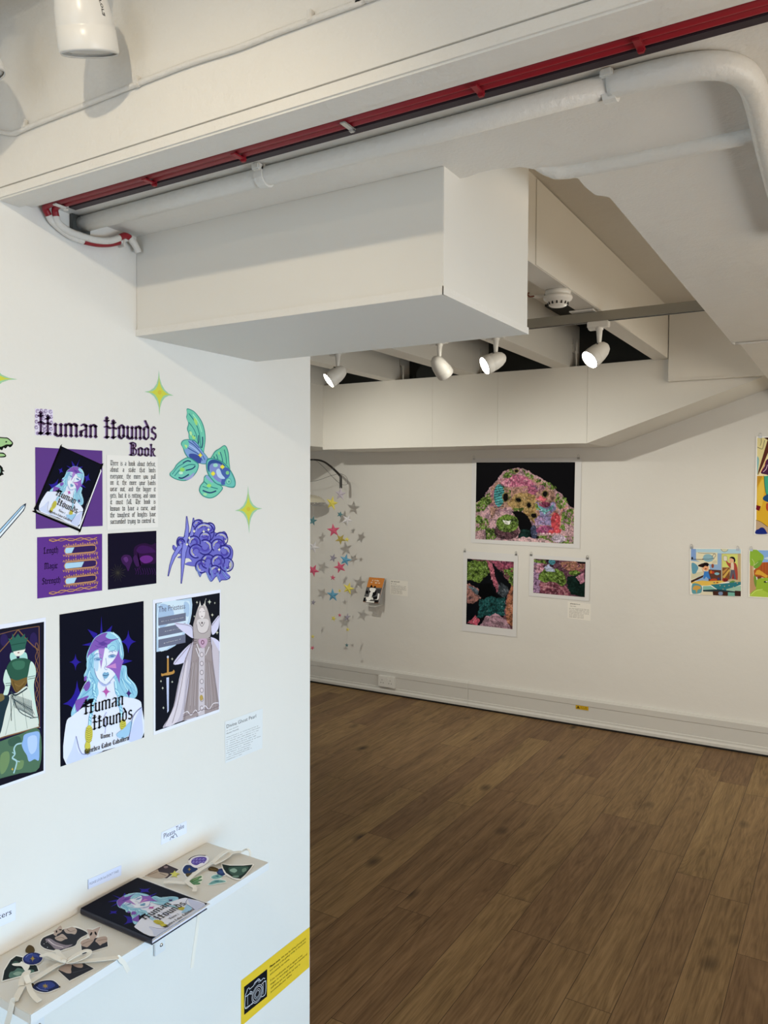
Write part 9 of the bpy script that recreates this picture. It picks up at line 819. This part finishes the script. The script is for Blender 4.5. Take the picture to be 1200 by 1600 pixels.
ST = [(-3.34,1.565,.055,'lilac',0,.1),(-3.418,1.495,.059,'yellow',0,.25),(-3.344,1.411,.027,'teal',.9,.3),(-3.278,1.37,.046,'white',.7,.5),(-3.599,1.355,.042,'teal',1.15,.2),(-3.403,1.287,.055,'pink',.3,-.1),(-3.339,1.222,.044,'ochre',.7,.6),(-3.28,1.222,.022,'yellow',.5,.2),(-3.591,1.15,.052,'white',.3,.4),(-3.292,1.066,.051,'blue',.3,.25),(-3.407,1.075,.037,'grey',1.2,.3),(-3.343,1.008,.051,'pink',.5,-.3),(-3.594,.969,.053,'pink',.3,.5),(-3.409,.924,.025,'pink',.2,.1),(-3.265,.851,.051,'yellow',.2,.3),(-3.409,.789,.056,'blue',.1,0),(-3.345,.828,.017,'yellow',1.2,.8),(-3.594,.718,.025,'grey',1.2,.2),(-3.401,.61,.025,'yellow',.2,.4),(-3.345,.64,.017,'pink',.3,.1),(-3.276,.63,.034,'grey',1.25,.1),(-3.271,.537,.018,'yellow',.3,.2),(-3.279,.417,.017,'teal',.3,0),(-3.598,.45,.018,'yellow',.4,.1),(-3.601,.36,.02,'pink',1.1,.5)]
CN = {'grey': 'silver grey paper star', 'ochre': 'dark yellow paper star'}
for xc, lo, hi, lab in ((-3.597, -3.65, -3.5, 'string of paper stars at the far left, half hidden by the partition edge'), (-3.41, -3.45, -3.38, 'string of paper stars with the large pink star and the lower blue star'), (-3.342, -3.36, -3.33, 'string of paper stars hanging from the lilac star at the top, third string'), (-3.276, -3.30, -3.25, 'rightmost string of paper stars, with the light blue and large yellow stars')):
    m = [s for s in ST if lo <= s[0] <= hi]; o = (xc, 4.92, 1.80); t = empty('star_garland', o); setp(t, lab, 'paper garland', 'strings of paper stars')
    tube('string', [(0, 0, .0925), (0, 0, -.05), (0, 0, min(s[1] for s in m)-1.80)], .0005, plain('clear_thread', (.6,.6,.6)), t, 4, False)
    for x, z, r, cn, tw, spin in m:
        setp(paper_star('paper_star', x, z, r, SC[cn], t, o, spin, tw, 0), CN.get(cn, cn+' paper star'))
# lettering on the near lamp
me_, adv_ = sans('Aurora')
bm = bmesh.new(); LM = nt_[3]; s_ = .034/adv_
th0 = max((k*.02 for k in range(315)), key=lambda q: (LM.to_3x3() @ Vector((math.cos(q), math.sin(q), 0))).dot(Vector((.97, .05, 0))))
for p in me_:
    vs = []
    for gx, gy in p:
        h = -.030+gx*s_; t_ = (h+.062)/.077; rr = .0004+np.interp(h, [-.062,-.060,-.050,-.032,-.008,.014], [0,.012,.024,.033,.0385,.0405]); th = th0+gy*.0075/.040
        vs.append(bm.verts.new(LM @ Vector((rr*math.cos(th), rr*math.sin(th), h))))
    bm.faces.new(vs)
lt = obj('brand_lettering', bm, BLACK, nt_[0])
bpy.context.view_layer.update()
